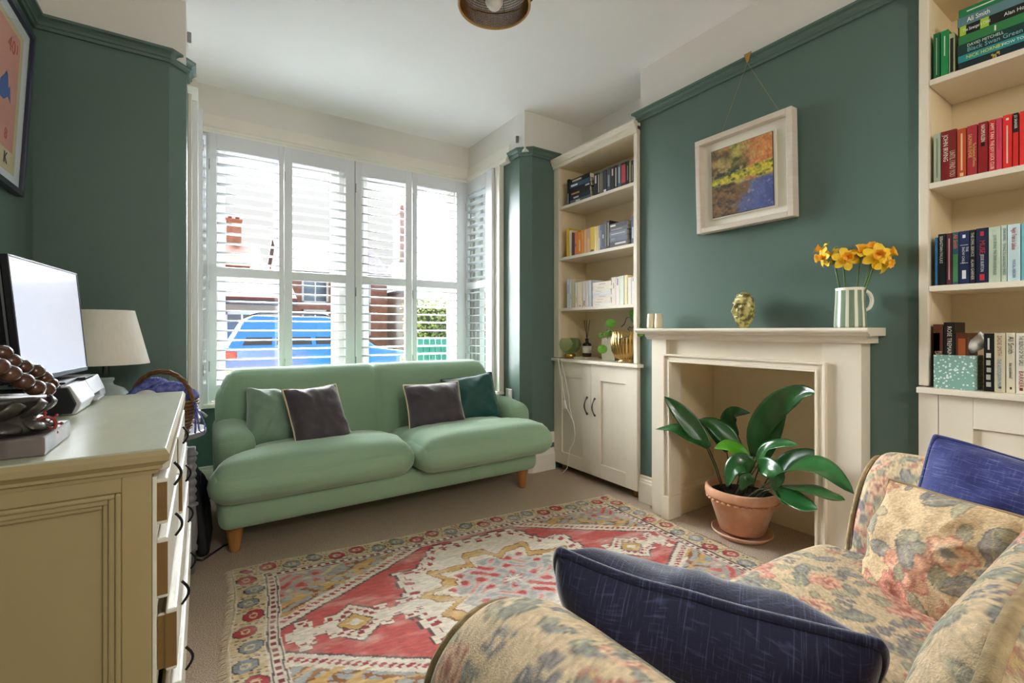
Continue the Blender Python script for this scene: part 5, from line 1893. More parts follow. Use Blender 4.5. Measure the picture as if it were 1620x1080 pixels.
plait(BC + Vector((0.02, 0.0, 0.165)), (0.17, -0.03, -0.01), (0, 0, 0.042), 0.017, M_yarn, 'yarn_skein', 'blue chunky yarn skein heaped under the basket handle', None)
plait(BC + Vector((-0.035, 0.045, 0.175)), (0.13, 0.02, 0.0), (0, 0, 0.05), 0.015, M_yarn, 'yarn_skein', 'blue yarn skein behind the white ball in the basket', None)
mb = MB().sphere(BC + Vector((-0.05, -0.02, 0.165)), 0.04, 18, 14, (1.1, 1, 0.95))
tag(mb.build('yarn_ball', M_yarnw), 'white ball of yarn at the lamp side of the basket', 'yarn')
# loose strand hanging at the end of the basket with a crochet hook
q = BC + hx * 0.138
mb = MB()
mb.tube([q + Vector((0, 0, 0.15)), q + Vector((0.006, -0.006, 0.10)), q + Vector((0.014, -0.01, 0.03)), q + Vector((0.03, -0.01, -0.005)) + Vector((0, 0, 0.02)), q + Vector((0.034, -0.008, 0.05)), q + Vector((0.02, -0.006, 0.09)), q + Vector((0.004, 0, 0.12))], 0.0035, 6)
mb.tube([q + Vector((-0.002, 0.004, 0.15)), q + Vector((0.002, 0.0, 0.09)), q + Vector((0.0, -0.01, 0.02))], 0.004, 6)
tag(mb.build('yarn_strand', M_yarn), 'loose blue yarn strand hanging over the basket rim', 'yarn')
mb = MB()
a_, b_ = at(300, 652, y=2.40), at(327, 655, y=2.40)
mb.tube([a_ + Vector((0, 0, -0.012)), a_.lerp(b_, 0.35) + Vector((0, 0, 0.012)), a_.lerp(b_, 0.7) + Vector((0, 0, 0.006)), b_ + Vector((0, 0, -0.01))], [0.003, 0.0045, 0.005, 0.0055], 8)
tag(mb.build('cable_end', M_silt), 'grey cable end sticking out above the side table', 'cable')

# black bag by the sofa
mb = MB()
M_bag = mat('black_nylon', '#101218', 0.6, bump=0.2, bscale=200)
sp = Vector((0.0, 2.86, 0))
t = thing('bag', 'black sloping bag standing on the carpet between table and sofa', 'bag', sp)
V, Q, P = rbox((0.055, 0.30, 0.345), 0.022, (4, 10, 10))
V[:, 0] += 0.0
V[:, 1] *= 1 - 0.12 * P[:, 2]
V[:, 2] += np.where(P[:, 2] > 0, -0.035 * P[:, 0], 0)
V[:, 0] += -0.012 * P[:, 2] + 0.010 * P[:, 1]
V = V + np.array([sp.x, sp.y, 0.174])
np_mesh('body', V, Q, M_bag, t)
mb = MB()
mb.tube([(sp.x - 0.01, sp.y - 0.08, 0.335), (sp.x - 0.008, sp.y - 0.06, 0.365), (sp.x - 0.008, sp.y + 0.04, 0.368), (sp.x - 0.01, sp.y + 0.07, 0.335)], 0.005, 7)
child_of(mb.build('handle', M_bag), t)
child_of(MB().box(sp.x + 0.024, sp.x + 0.034, sp.y - 0.14, sp.y - 0.10, 0.27, 0.30).build('blue_tag', mat('blue_tag', '#1f4fa0', 0.5), bev=0.003), t)
tag(MB().tube([(-0.045, 2.70, 0.006), (0.0, 2.66, 0.006), (0.03, 2.70, 0.006), (0.09, 2.78, 0.006), (0.16, 2.80, 0.006)], 0.005, 7).build('floor_cable', M_black), 'black cable lying on the carpet beside the sofa leg', 'cable')

# ------------------------------------------------------------------ seated bronze figure with prayer beads
M_bronze = mat('dark_bronze', '#55504b', 0.38, metal=0.55, color2='#8c8680', vscale=9, detail=6, thresh=(0.4, 0.75))
M_wood = mat('rosewood_bead', '#351d15', 0.22, coat=0.5, color2='#54301f', vscale=40)
M_stone = mat('grained_plinth', '#332a28', 0.35, color2='#766b68', vscale=4, detail=5, thresh=(0.42, 0.6), stretch=(1.0, 2.6, 1))
BQ = Vector((-0.395, 1.335, DT))
t = thing('seated_statue', 'dark bronze seated statue on a lotus base at the near end of the chest', 'statue', BQ)
child_of(MB().box(BQ.x - 0.16, BQ.x + 0.145, BQ.y - 0.105, BQ.y + 0.10, DT, DT + 0.036).build('plinth', M_stone, bev=0.003), t)
z0 = DT + 0.036
child_of(MB().lathe([(0.0, 0), (0.125, 0.0), (0.128, 0.012), (0.11, 0.028), (0.10, 0.04), (0.118, 0.06), (0.12, 0.068), (0.0, 0.07)], 32, (BQ.x, BQ.y, z0), M=Matrix.Diagonal((1.05, 0.75, 1, 1))).build('lotus_base', M_bronze), t)
for k in range(16):
    a = 2 * PI * k / 16
    d = Vector((math.cos(a) * 1.05, math.sin(a) * 0.75, 0))
    b0 = Vector((BQ.x, BQ.y, z0)) + d * 0.10 + Vector((0, 0, 0.028))
    for up, ln in ((1, 0.036), (-1, 0.026)):
        pp = [b0, b0 + d * 0.022 + Vector((0, 0, up * ln * 0.35)), b0 + d * 0.034 + Vector((0, 0, up * ln * 0.75)), b0 + d * 0.026 + Vector((0, 0, up * ln * (1.05 if up > 0 else 0.85)))]
        V, Fq = leaf_mesh(pp, 0.046, d, fold=-0.25, n=8, m=5)
        o = np_mesh('petal', [tuple(v) for v in V], Fq, M_bronze, t)
        s_ = o.modifiers.new('thickness', 'SOLIDIFY')
        s_.thickness = 0.003
# body grown from a skinned skeleton
sk = [(0, 0, 0.11), (0, 0, 0.17), (0, 0, 0.24), (0, 0.004, 0.285), (0, 0.0, 0.32), (0, 0.0, 0.36),
      (0.06, -0.005, 0.098), (0.115, -0.045, 0.092), (0.03, -0.085, 0.09), (-0.06, -0.005, 0.098), (-0.115, -0.045, 0.092), (-0.03, -0.09, 0.098),
      (0.07, 0, 0.255), (0.098, -0.01, 0.18), (0.05, -0.065, 0.135), (-0.07, 0, 0.255), (-0.098, -0.01, 0.18), (-0.05, -0.065, 0.135)]
ed = [(0, 1), (1, 2), (2, 3), (3, 4), (4, 5), (0, 6), (6, 7), (7, 8), (0, 9), (9, 10), (10, 11), (2, 12), (12, 13), (13, 14), (2, 15), (15, 16), (16, 17)]
rr_ = [0.06, 0.052, 0.056, 0.024, 0.035, 0.03, 0.045, 0.036, 0.022, 0.045, 0.036, 0.022, 0.026, 0.021, 0.014, 0.026, 0.021, 0.014]
me = bpy.data.meshes.new('figure')
me.from_pydata([Vector(p) * 0.92 for p in sk], ed, [])
fo = bpy.data.objects.new('figure', me)
COL.objects.link(fo)
me.materials.append(M_bronze)
sm_ = fo.modifiers.new('skin', 'SKIN')
for i, v in enumerate(me.skin_vertices[0].data):
    v.radius = (rr_[i] * 0.92,) * 2
    v.use_root = i == 0
ss = fo.modifiers.new('smooth', 'SUBSURF')
ss.levels = ss.render_levels = 2
fo.location = (BQ.x - 0.085, BQ.y - 0.01, z0 + 0.022)
fo.rotation_euler = (0, 0, math.radians(25))
child_of(fo, t)
# beads draped over the lap (two rows) on a cord
row1 = [(12, 582, .085), (38, 592, .09), (58, 599, .085), (72, 600, .08), (80, 610, .075)]
mb_n = 0
beads = thing('prayer_beads', 'large polished wooden prayer beads draped over the bronze statue', 'beads', BQ + Vector((0.03, -0.02, 0.16)))
bp = [(-6, 566, -0.36), (3, 558, -0.345), (17, 571, -0.335), (36, 580, -0.325), (56, 587, -0.315), (69, 598, -0.308), (78, 608, -0.300), (72, 616, -0.290), (55, 613, -0.285), (36, 603, -0.290), (15, 591, -0.300), (-4, 580, -0.31), (-20, 572, -0.33), (-18, 560, -0.36)]
P3 = []
for (u_, v_, x_) in bp:
    p = at(u_, v_, x=x_)
    P3.append(p)
    o = MB().sphere((0, 0, 0), 0.0175, 18, 12, (1, 1, 0.9)).build('bead', M_wood, loc=p)
    o.rotation_euler = (0.3, 0.2, 0.1)
    child_of(o, beads)
child_of(MB().tube(P3, 0.0015, 5, closed=True).build('cord', M_black), beads)
M_redw = mat('red_lacquer', '#8e2f2a', 0.35, coat=0.3)
kn = at(66, 640, x=-0.283)
mb = MB().tube([P3[7], kn + Vector((0, 0, 0.02)), kn], 0.003, 6).sphere(kn + Vector((0, 0, 0.012)), 0.008, 10, 8, (1, 1, 1.4)).sphere(kn + Vector((0, 0, 0.0)), 0.006, 10, 8)
child_of(mb.build('red_knot', M_redw), beads)
wc = at(71, 672, x=-0.268)
fdir = (Vector((0, 0, CH)) - wc)
fdir.z = 0
fdir.normalize()
qm = fdir.to_track_quat('Z', 'Y').to_matrix()
mb = MB()
ringp = [wc + qm @ Vector((0.016 * math.cos(a), 0.016 * math.sin(a), 0)) for a in np.linspace(0, 2 * PI, 25)[:-1]]
mb.tube(ringp, 0.0032, 7, closed=True)
for k in range(8):
    a = 2 * PI * k / 8
    d = Vector((math.cos(a), math.sin(a), 0))
    mb.tube([wc + qm @ (d * 0.004), wc + qm @ (d * 0.024)], [0.0012, 0.0024], 6)
    mb.sphere(wc + qm @ (d * 0.0245), 0.0034, 8, 6)
mb.sphere(wc, 0.005, 8, 6)
mb.tube([wc + qm @ Vector((0, 0.026, 0)), kn], 0.002, 6)
child_of(mb.build('wheel_pendant', M_redw), beads)
M_bdk = mat('dark_small_bead', '#2b2220', 0.3)
tl = [wc + qm @ Vector((0, -0.030 - 0.003, 0))]
tp = [(70, 696, -0.265), (66, 702, -0.263), (61, 705, -0.262), (55, 708, -0.262), (49, 711, -0.262), (74, 701, -0.258), (78, 699, -0.252)]
P4 = [tl[0]]
for k, (u_, v_, x_) in enumerate(tp):
    p = at(u_, v_, z=DT + 0.0062) if k else at(u_, v_, x=x_)
    p.z = max(p.z, DT + 0.0062)
    o = MB().sphere((0, 0, 0), 0.006 if k else 0.0075, 10, 8).build('small_bead', M_bdk, loc=p)
    child_of(o, beads)
    P4.append(p)
child_of(MB().tube(P4[:6], 0.0012, 5).build('tassel_cord', M_redw), beads)

# ------------------------------------------------------------------ switch, socket, brackets, cable
t = thing('light_switch', 'white light switch on the green pier beside the bay shutters', 'switch', (2.05, 3.1225, 0.588))
child_of(MB().box(2.041, 2.0499, 3.08, 3.165, 0.546, 0.631).build('plate', M_plastic, bev=0.003), t)
child_of(MB().box(2.038, 2.041, 3.115, 3.13, 0.578, 0.60).build('rocker', M_plastic, bev=0.001), t)
t = thing('wall_socket', 'white double wall socket above the skirting beside the cupboard', 'socket', (2.267, 2.91, 0.252))
child_of(MB().box(2.19, 2.336, 2.901, 2.9099, 0.208, 0.296).build('plate', M_plastic, bev=0.003), t)
for x_ in (2.225, 2.30):
    mb = MB()
    for dx, dz, w_, h_ in ((0, 0.012, 0.004, 0.009), (-0.011, -0.008, 0.007, 0.004), (0.011, -0.008, 0.007, 0.004)):
        mb.box(x_ + dx - w_ / 2, x_ + dx + w_ / 2, 2.9003, 2.9012, 0.245 + dz - h_ / 2, 0.245 + dz + h_ / 2)
    s_ = child_of(mb.build('pin_holes', M_black), t)
    tag(s_, kind='stuff')
    child_of(MB().box(x_ - 0.006, x_ + 0.006, 2.898, 2.901, 0.268, 0.284).build('rocker', M_plastic, bev=0.001), t)
for loc, l in (((-0.068, 3.05, 2.675), 'small grey metal curtain bracket high in the bay above the lamp corner'), ((2.031, 2.985, 2.577), 'small grey metal curtain bracket high above the green pier near the bookcase')):
    o = MB().box(loc[0] - 0.0015, loc[0] + 0.018, loc[1], loc[1] + 0.02, loc[2] - 0.02, loc[2] + 0.03).build('bracket', M_metal, bev=0.002)
    tag(o, l, 'bracket')
mb = MB()
cb = [(2.31, 2.812, 0.8815), (2.296, 2.81, 0.8815), (2.298, 2.80, 0.82), (2.306, 2.775, 0.70), (2.312, 2.745, 0.55), (2.312, 2.735, 0.515), (2.308, 2.68, 0.46), (2.31, 2.645, 0.41), (2.312, 2.63, 0.32), (2.31, 2.64, 0.27), (2.31, 2.69, 0.19), (2.31, 2.71, 0.10), (2.312, 2.72, 0.05), (2.30, 2.76, 0.006), (2.33, 2.82, 0.004)]
mb.tube([Vector(p) for p in cb], 0.0028, 7)
mb.tube([Vector((2.298, 2.775, 0.881)), Vector((2.297, 2.772, 0.86)), Vector((2.308, 2.74, 0.74)), Vector((2.311, 2.70, 0.60)), Vector((2.311, 2.693, 0.52)), Vector((2.311, 2.67, 0.46)), Vector((2.309, 2.648, 0.41))], 0.0022, 7)
t = tag(mb.build('lamp_cable', M_plastic), 'white cable with an inline switch hanging down the window cupboard', 'cable')
o = MB().box(-0.009, 0.006, -0.012, 0.012, -0.032, 0.032).build('inline_switch', M_plastic, bev=0.004)
o.location = (2.309, 2.742, 0.53)
o.rotation_euler = (math.radians(-18), 0, 0)
o.parent = t
# ------------------------------------------------------------------ things on the worktop in the window bookcase
WZ = 0.8803
gc = Vector((2.40, 2.79, WZ))
M_gglass = glass_mat('green_glass', (0.80, 0.88, 0.78))
t = thing('glass_bowl', 'round green fluted glass bowl on a gold foot beneath the bookshelves', 'vase', gc)
prof = [(0.028, 0.034), (0.05, 0.045), (0.078, 0.075), (0.088, 0.108), (0.082, 0.138), (0.066, 0.158), (0.0635, 0.157), (0.079, 0.137), (0.085, 0.108), (0.075, 0.077), (0.048, 0.048), (0.0, 0.037)]
child_of(MB().lathe(prof, 72, gc, rfun=lambda a, z: 1 + 0.018 * math.sin(a * 12)).build('bowl', M_gglass), t)
child_of(MB().lathe([(0.0, 0.0), (0.044, 0.0), (0.044, 0.03), (0.04, 0.0345), (0.0, 0.0345)], 32, gc).build('foot', M_gold), t)
dc = Vector((2.47, 2.735, WZ))
o = MB().box(2.40, 2.54, 2.62, 2.79, WZ, WZ + 0.012).build('paper_coaster', M_pages, bev=0.001)
o.location = (0, 0, 0)
tag(o, 'flat cream card lying under the reed diffuser', 'card')
# the bowl stands clear of the card
t = thing('reed_diffuser', 'dark amber reed diffuser bottle with black sticks beside the glass bowl', 'diffuser', dc + Vector((0.02, -0.04, 0.012)))
dq = dc + Vector((0.02, -0.04, 0.0123))
M_amber = mat('amber_glass', '#2a1a14', 0.08, coat=0.5)
child_of(MB().lathe([(0.0, 0), (0.033, 0), (0.035, 0.004), (0.035, 0.095), (0.03, 0.105), (0.014, 0.112), (0.013, 0.135), (0.016, 0.136), (0.016, 0.142), (0.0, 0.142)], 28, dq).build('bottle', M_amber), t)
child_of(MB().lathe([(0.0354, 0.03), (0.0356, 0.03), (0.0356, 0.085), (0.0354, 0.085)], 28, dq, cap=False).build('label', M_mount), t)
for k, (dx, dy) in enumerate(((0.0, 0.032), (0.012, 0.018), (-0.008, -0.004), (0.01, -0.022))):
    child_of(MB().tube([dq + Vector((-dx * 0.2, -dy * 0.25, 0.1)), dq + Vector((dx, dy, 0.285))], 0.0022, 6).build('reed', M_black), t)
M_cbox = mat('cream_box', '#e4dcc4', 0.5, var=0.04)
o = MB().box(2.44, 2.53, 2.355, 2.485, WZ, WZ + 0.163).build('storage_box', M_cbox, bev=0.003)
tag(o, 'plain cream square box behind the gold plant pot', 'box')
gp = Vector((2.432, 2.225, WZ))
t = thing('plant_pot', 'ribbed brass plant pot holding a trailing round-leaved plant', 'plant', gp)
M_brass = mat('ribbed_brass', '#bd9a5c', 0.25, metal=0.95, var=0.15)
child_of(MB().lathe([(0.0, 0.0), (0.075, 0.0), (0.08, 0.008), (0.05, 0.016), (0.085, 0.03), (0.108, 0.075), (0.114, 0.13), (0.112, 0.215), (0.108, 0.216), (0.108, 0.13), (0.08, 0.04), (0.0, 0.03)], 144, gp, rfun=lambda a, z: 0.97 + (0.035 * math.cos(a * 30) if 0.02 < z < 0.214 else 0)).build('pot', M_brass), t)
child_of(MB().lathe([(0, 0.19), (0.106, 0.185)], 24, gp).build('soil', M_soil), t)
M_pil = mat('pilea_leaf', '#6fae3a', 0.4, coat=0.1, var=0.15)
for (u_, v_, x_, r_) in ((966, 511, 2.36, 0.036), (962, 527, 2.35, 0.026), (951, 530, 2.33, 0.02), (953, 552, 2.31, 0.034), (1003, 496, 2.45, 0.034), (1005, 506, 2.42, 0.03), (1014, 517, 2.36, 0.028), (1012, 527, 2.34, 0.024)):
    p = at(u_, v_, x=x_)
    fd = (Vector((0, 0, CH)) - p).normalized() + Vector((rs.uniform(-.5, .5), rs.uniform(-.5, .5), rs.uniform(0, .5)))
    q_ = fd.to_track_quat('Z', 'Y').to_matrix()
    mb = MB()
    vs = [p + q_ @ Vector((0, 0, 0.002))] + [p + q_ @ Vector((r_ * math.cos(a), r_ * math.sin(a) * 0.9, -0.005)) for a in np.linspace(0, 2 * PI, 19)[:-1]]
    mb.add(vs, [(0, i + 1, (i + 1) % 18 + 1) for i in range(18)], 0, True)
    child_of(mb.build('leaf', M_pil), t)
    rim = gp + Vector(((p.x - gp.x) * 0.5, (p.y - gp.y) * 0.5, 0.2)).copy()
    rim = gp + Vector((p.x - gp.x, p.y - gp.y, 0)).normalized() * 0.09 + Vector((0, 0, 0.205))
    md = (rim + p) / 2 + Vector((0, 0, 0.03))
    child_of(MB().tube([rim + Vector((0, 0, -0.02)), rim.lerp(md, .6), md, p], 0.0016, 5).build('stem', M_dstem), t)
mb = MB()
wire = [(983, 517, 2.36), (988, 512, 2.36), (991, 503, 2.37), (996, 500, 2.37), (1000, 505, 2.36), (1003, 514, 2.35), (1001, 519, 2.34), (996, 517, 2.33), (993, 520, 2.32), (997, 526, 2.315), (994, 532, 2.313), (986, 534, 2.313), (978, 536, 2.315), (972, 533, 2.33)]
W3 = [at(*w_[:2], x=w_[2]) for w_ in wire]
tag(MB().tube(W3, 0.003, 7).build('black_wire', M_black), 'bent black wire ornament looped over the brass plant pot', 'wire')

# tissue box
M_tis = mat('dotted_teal_card', '#7fa79b', 0.5)
nt = M_tis.node_tree
vr = nt.nodes.new('ShaderNodeTexVoronoi')
vr.inputs['Scale'].default_value = 95
tc = [n_ for n_ in nt.nodes if n_.bl_idname == 'ShaderNodeTexCoord'][0]
nt.links.new(tc.outputs['Object'], vr.inputs['Vector'])
rp = nt.nodes.new('ShaderNodeValToRGB')
rp.color_ramp.elements[0].position = 0.28
rp.color_ramp.elements[0].color = lin('#dfeae4') + [1]
rp.color_ramp.elements[1].position = 0.36
rp.color_ramp.elements[1].color = lin('#7fa79b') + [1]
nt.links.new(vr.outputs['Distance'], rp.inputs[0])
nt.links.new(rp.outputs[0], nt.nodes['Principled BSDF'].inputs['Base Color'])
t = thing('tissue_box', 'teal tissue box with white dots on the ledge of the near bookcase', 'tissue box', (2.40, 0.534, WZ))
child_of(MB().box(2.325, 2.44, 0.477, 0.591, WZ, WZ + 0.126).build('box', M_tis, bev=0.002), t)
n1 = 30
Lp = [at(u_, v_, x=2.378) for u_, v_ in ((1501, 560), (1518, 560), (1538, 559), (1555, 552), (1561, 541))]
Up = [at(u_, v_, x=2.378) for u_, v_ in ((1501, 558.5), (1519, 549), (1536, 537), (1551, 524), (1561, 531))]
Vt = []
for i in range(n1):
    f = i / (n1 - 1) * 4
    k = min(3, int(f))
    L_, U_ = Lp[k].lerp(Lp[k + 1], f - k), Up[k].lerp(Up[k + 1], f - k)
    for q in range(n1):
        g_ = q / (n1 - 1)
        p = L_.lerp(U_, g_)
        Vt.append((p.x - 0.016 * math.sin(PI * g_) - 0.007 * math.sin(f * 3.0 + g_ * 4), p.y, max(p.z, WZ + 0.1268)))
ts = np_mesh('tissue', Vt, grid_faces(n1, n1), mat('white_tissue', '#f2f1ee', 0.9), t)

# ------------------------------------------------------------------ books
BK = {}


def bmat(c, rough=0.45):
    if c not in BK:
        BK[c] = mat('book_cover_' + c.strip('#'), c, rough, var=0.06, vscale=30)
    return BK[c]


XS = 2.347


def book(y0, y1, z0, z1, depth, color, label, group, band=None, title=None, tcol='#e8e4d8', tsize=None, horiz=False, x=XS, title2=None):
    """spine faces the room; covers + recessed pages + printed spine"""
    if y0 > y1: y0, y1 = y1, y0
    g = 0.0006
    y0 += g; y1 -= g
    ct = 0.0013
    mb = MB()
    if horiz:
        z1 -= 0.0006
        mb.box(x, x + depth, y0, y1, z0, z0 + ct).box(x, x + depth, y0, y1, z1 - ct, z1).box(x, x + ct, y0, y1, z0 + ct, z1 - ct)
    else:
        mb.box(x, x + depth, y0, y0 + ct, z0, z1).box(x, x + depth, y1 - ct, y1, z0, z1).box(x, x + ct, y0 + ct, y1 - ct, z0, z1)
    o = mb.build('book', bmat(color))
    tag(o, label, 'book', group)
    mb = MB()
    if horiz:
        mb.box(x + ct, x + depth - 0.003, y0 + 0.0025, y1 - 0.0025, z0 + ct, z1 - ct)
    else:
        mb.box(x + ct, x + depth - 0.003, y0 + ct, y1 - ct, z0 + 0.001, z1 - 0.0025)
    mb.build('pages', M_pages, o)
    w, h = (y1 - y0), (z1 - z0)
    if band:
        mb = MB()
        for (f0, f1, c0, c1) in [b_[:4] for b_ in band]:
            # fractions along the spine (from its top / left) and across it
            if horiz:
                mb.box(x - 0.0004, x + 0.0002, y1 - w * f1, y1 - w * f0, z0 + h * c0, z0 + h * c1)
            else:
                mb.box(x - 0.0004, x + 0.0002, y0 + w * c0, y0 + w * c1, z1 - h * f1, z1 - h * f0)
        bo = mb.build('spine_print', bmat(band[0][4]), o)
        if len(band) > 1: tag(bo, kind='stuff')
    for k, tl_ in enumerate([title, title2]):
        if not tl_: continue
        body, frac, size, col_ = tl_
        if horiz:
            text_on(o, body, (x - 0.0006, y1 - w * frac[0], z0 + h * frac[1]), (0, -1, 0), (0, 0, 1), size, bmat(col_), maxw=w * (frac[2] - frac[0]))
        else:
            text_on(o, body, (x - 0.0006, y0 + w * (1 - frac[1]), z1 - h * frac[0]), (0, 0, -1), (0, -1, 0), size, bmat(col_), maxw=h * (frac[2] - frac[0]))
    return o


ORD = ['first', 'second', 'third', 'fourth', 'fifth', 'sixth', 'seventh', 'eighth', 'ninth', 'tenth', 'eleventh', 'twelfth', 'thirteenth', 'fourteenth', 'fifteenth', 'sixteenth', 'seventeenth', 'eighteenth']
STK = ['bottom', 'second', 'third', 'fourth', 'fifth', 'sixth', 'seventh', 'eighth', 'top']


def uy(u, v=400):
    return at(u, v, x=XS).y


def shelf_row(items, sc, ox, oy, zs, shelf, group, dmax=0.13):
    """items: (crop_x0, crop_x1, crop_top, colour, description, band, title, title2)"""
    for k, it in enumerate(items):
        it = list(it) + [None] * (8 - len(it))
        a, b, tp, col_, desc, band, t1, t2 = it
        u0, u1 = ox + a / sc, ox + b / sc
        z1 = at((u0 + u1) / 2, oy + tp / sc, x=XS).z
        book(uy(u1), uy(u0), zs + 0.0003, z1, dmax, col_, desc + shelf, group, band, t1, title2=t2)


def stack(x0, x1, layers, sc, ox, zs, shelf, group, depth=0.13):
    z = zs + 0.0003
    n = len(layers)
    for k, L in enumerate(layers):
        L = list(L) + [None] * (6 - len(L))
        th_, col_, desc, band, t1, t2 = L
        j = 0.004 * ((k * 7) % 3 - 1)
        book(uy(ox + x1 / sc) + j, uy(ox + x0 / sc) + j * 0.4, z, z + th_, depth, col_, desc + shelf, group, band, t1, horiz=True, title2=t2)
        z += th_


def sb(c, f0=0.15, f1=0.6, a=0.3, b=0.7):
    return [(f0, f1, a, b, c)]


# --- window bookcase, top shelf
S = ', top shelf of window bookcase'
G = 'dark books on the top shelf of the window bookcase'
shelf_row([(120, 150, 430, '#15161c', 'thin black upright book beside the lying stack', sb('#b9b9b9', .55, .95))], 9.815, 885, 240, SH[2], S, G)
stack(157, 480, [(.026, '#5a6068', 'grey book at the bottom of the stack', sb('#d8d8d0', .3, .5)), (.030, '#20283a', 'slate navy book, second from the bottom of the stack', sb('#c8c8c8', .2, .45)),
                 (.034, '#161a26', 'black book with amber print, third in the stack', sb('#b98a58', .1, .5)), (.030, '#12141b', 'plain black book, fourth in the stack', sb('#cccccc', .75, .95)),
                 (.032, '#2f5066', 'steel blue book, second from the top of the stack', sb('#dfe3e6', .08, .4)), (.034, '#141519', 'black book on top of the stack', sb('#c2b9a2', .15, .6))], 9.815, 885, SH[2], S, G)
bl = [(535, 590, 335, '#1b1b1e', 'black book with white blot, first beyond the stack', sb('#d9d2c6', .1, .45)), (592, 628, 320, '#34322f', 'charcoal book with grey lettering, second beyond the stack', sb('#b5b0a4', .1, .9)),
      (630, 655, 310, '#6b6752', 'olive grey slim book, third beyond the stack', sb('#c0ba98', .1, .9, .4, .6)), (656, 680, 300, '#4a4a46', 'dull grey slim book, fourth beyond the stack', sb('#8b887e', .1, .9, .4, .6)),
      (682, 730, 280, '#2a2b30', 'dark book with a white foot, fifth beyond the stack', sb('#efefef', .86, .96, .1, .9)), (736, 795, 250, '#39404a', 'blue grey faded book, sixth beyond the stack', sb('#7e8c98', .3, .8)),
      (797, 850, 235, '#221d22', 'black book with pale squares, seventh beyond the stack', sb('#c9b3ab', .08, .38)), (854, 902, 212, '#17181c', 'black book with zigzag lettering, eighth beyond the stack', sb('#cfcfc6', .1, .9, .4, .65)),
      (905, 951, 200, '#4c5a63', 'grey blue book, ninth beyond the stack', sb('#a7b4ba', .1, .8)), (955, 1035, 165, '#1d1a1f', 'thick black book with a red panel near the alcove end', sb('#b2303a', .1, .85, .1, .9)),
      (1040, 1078, 140, '#17171c', 'black book just after the red panelled one', sb('#aaaaaa', .2, .8, .45, .6)), (1082, 1110, 135, '#7f7b4c', 'olive book near the breast end', sb('#c4bd86', .1, .9, .4, .6)),
      (1113, 1148, 130, '#2a2a30', 'dark slim book after the olive one', sb('#b9b08f', .2, .9, .4, .6)), (1151, 1178, 122, '#22242c', 'dark slim book, second from the breast end', sb('#9a9a9a', .2, .9, .4, .6)), (1181, 1204, 112, '#33292b', 'last dark slim book against the breast end', sb('#a55c58', .2, .9, .4, .6))]
shelf_row(bl, 9.815, 885, 240, SH[2], S, G)
# --- second shelf
S = ', second shelf of window bookcase'
G = 'yellow and grey books on the second shelf of the window bookcase'
yl = [(140, 188, 265, '#e0b91c', 'bright yellow tall book at the window end'), (195, 241, 305, '#ead7cd', 'pale pink white slim book, second from the window end'), (246, 262, 345, '#55362c', 'very slim brown book, third from the window end'),
      (263, 300, 350, '#5c2f29', 'dark red brown short book, fourth from the window end'), (302, 338, 330, '#e08c64', 'salmon orange book, fifth from the window end', sb('#7d5f94', .5, .65)), (340, 371, 318, '#ea8b2a', 'orange book, sixth from the window end'),
      (373, 424, 335, '#e8913c', 'orange book with pale flame, seventh from window end', sb('#f6dd9e', .35, .85)), (427, 484, 300, '#ec9a4a', 'wide soft orange book, eighth from the window end', sb('#f3b374', .1, .4)),
      (487, 538, 285, '#efbb8a', 'peach book, ninth from the window end'), (541, 603, 268, '#ecc394', 'cream orange book with violet top, tenth from window', sb('#c9a9c4', .02, .4)), (606, 684, 236, '#e7c33a', 'wide yellow book, middle of the row', sb('#3f3c2d', .9, .99, .1, .9)),
      (688, 728, 230, '#f0df83', 'pale lemon book after the wide yellow one'), (731, 768, 212, '#efcf9d', 'pale apricot book before the grey ones'), (771, 800, 208, '#a8a79d', 'light grey slim book, first of the grey ones', sb('#e7e7e0', .5, .95)),
      (803, 838, 202, '#4b5474', 'slate blue slim book among the grey ones', sb('#a9b1c4', .2, .9, .5, .65)), (841, 880, 186, '#48506a', 'navy book with white bird before the black pair', sb('#e3e0da', .4, .55)), (883, 932, 126, '#3a3b39', 'tall charcoal book, first of the black pair', sb('#8c897c', .1, .9, .4, .6)), (936, 984, 110, '#141418', 'tall black book beside the lying stack', sb('#bdb9ad', .08, .9, .35, .6))]
shelf_row(yl, 12.46, 885, 340, SH[1], S, G)
stack(988, 1336, [(.040, '#33323a', 'black book with white title at the bottom of the stack', sb('#d6d6d6', .3, .9, .45, .75)), (.035, '#5b6478', 'slate grey book, second from the bottom of the stack', sb('#7d879a', .1, .3)), (.034, '#6b7282', 'mid grey book in the middle of the stack', sb('#b3bac4', .1, .9, .4, .6)),
                  (.026, '#55565c', 'dark grey book, second from the top of the stack', sb('#b0a79c', .1, .7, .4, .6)), (.030, '#3b3d3c', 'black book with white lettering on top of the stack', sb('#dedad0', .05, .35, .3, .7))], 12.46, 885, SH[1], S, G)
shelf_row([(1416, 1470, 15, '#414a68', 'navy tall book beyond the stack', sb('#b8c9dc', .4, .8)), (1473, 1528, -10, '#6a7390', 'last grey blue book against the breast end', sb('#cdd5e0', .1, .5))], 12.46, 885, 340, SH[1], S, G)
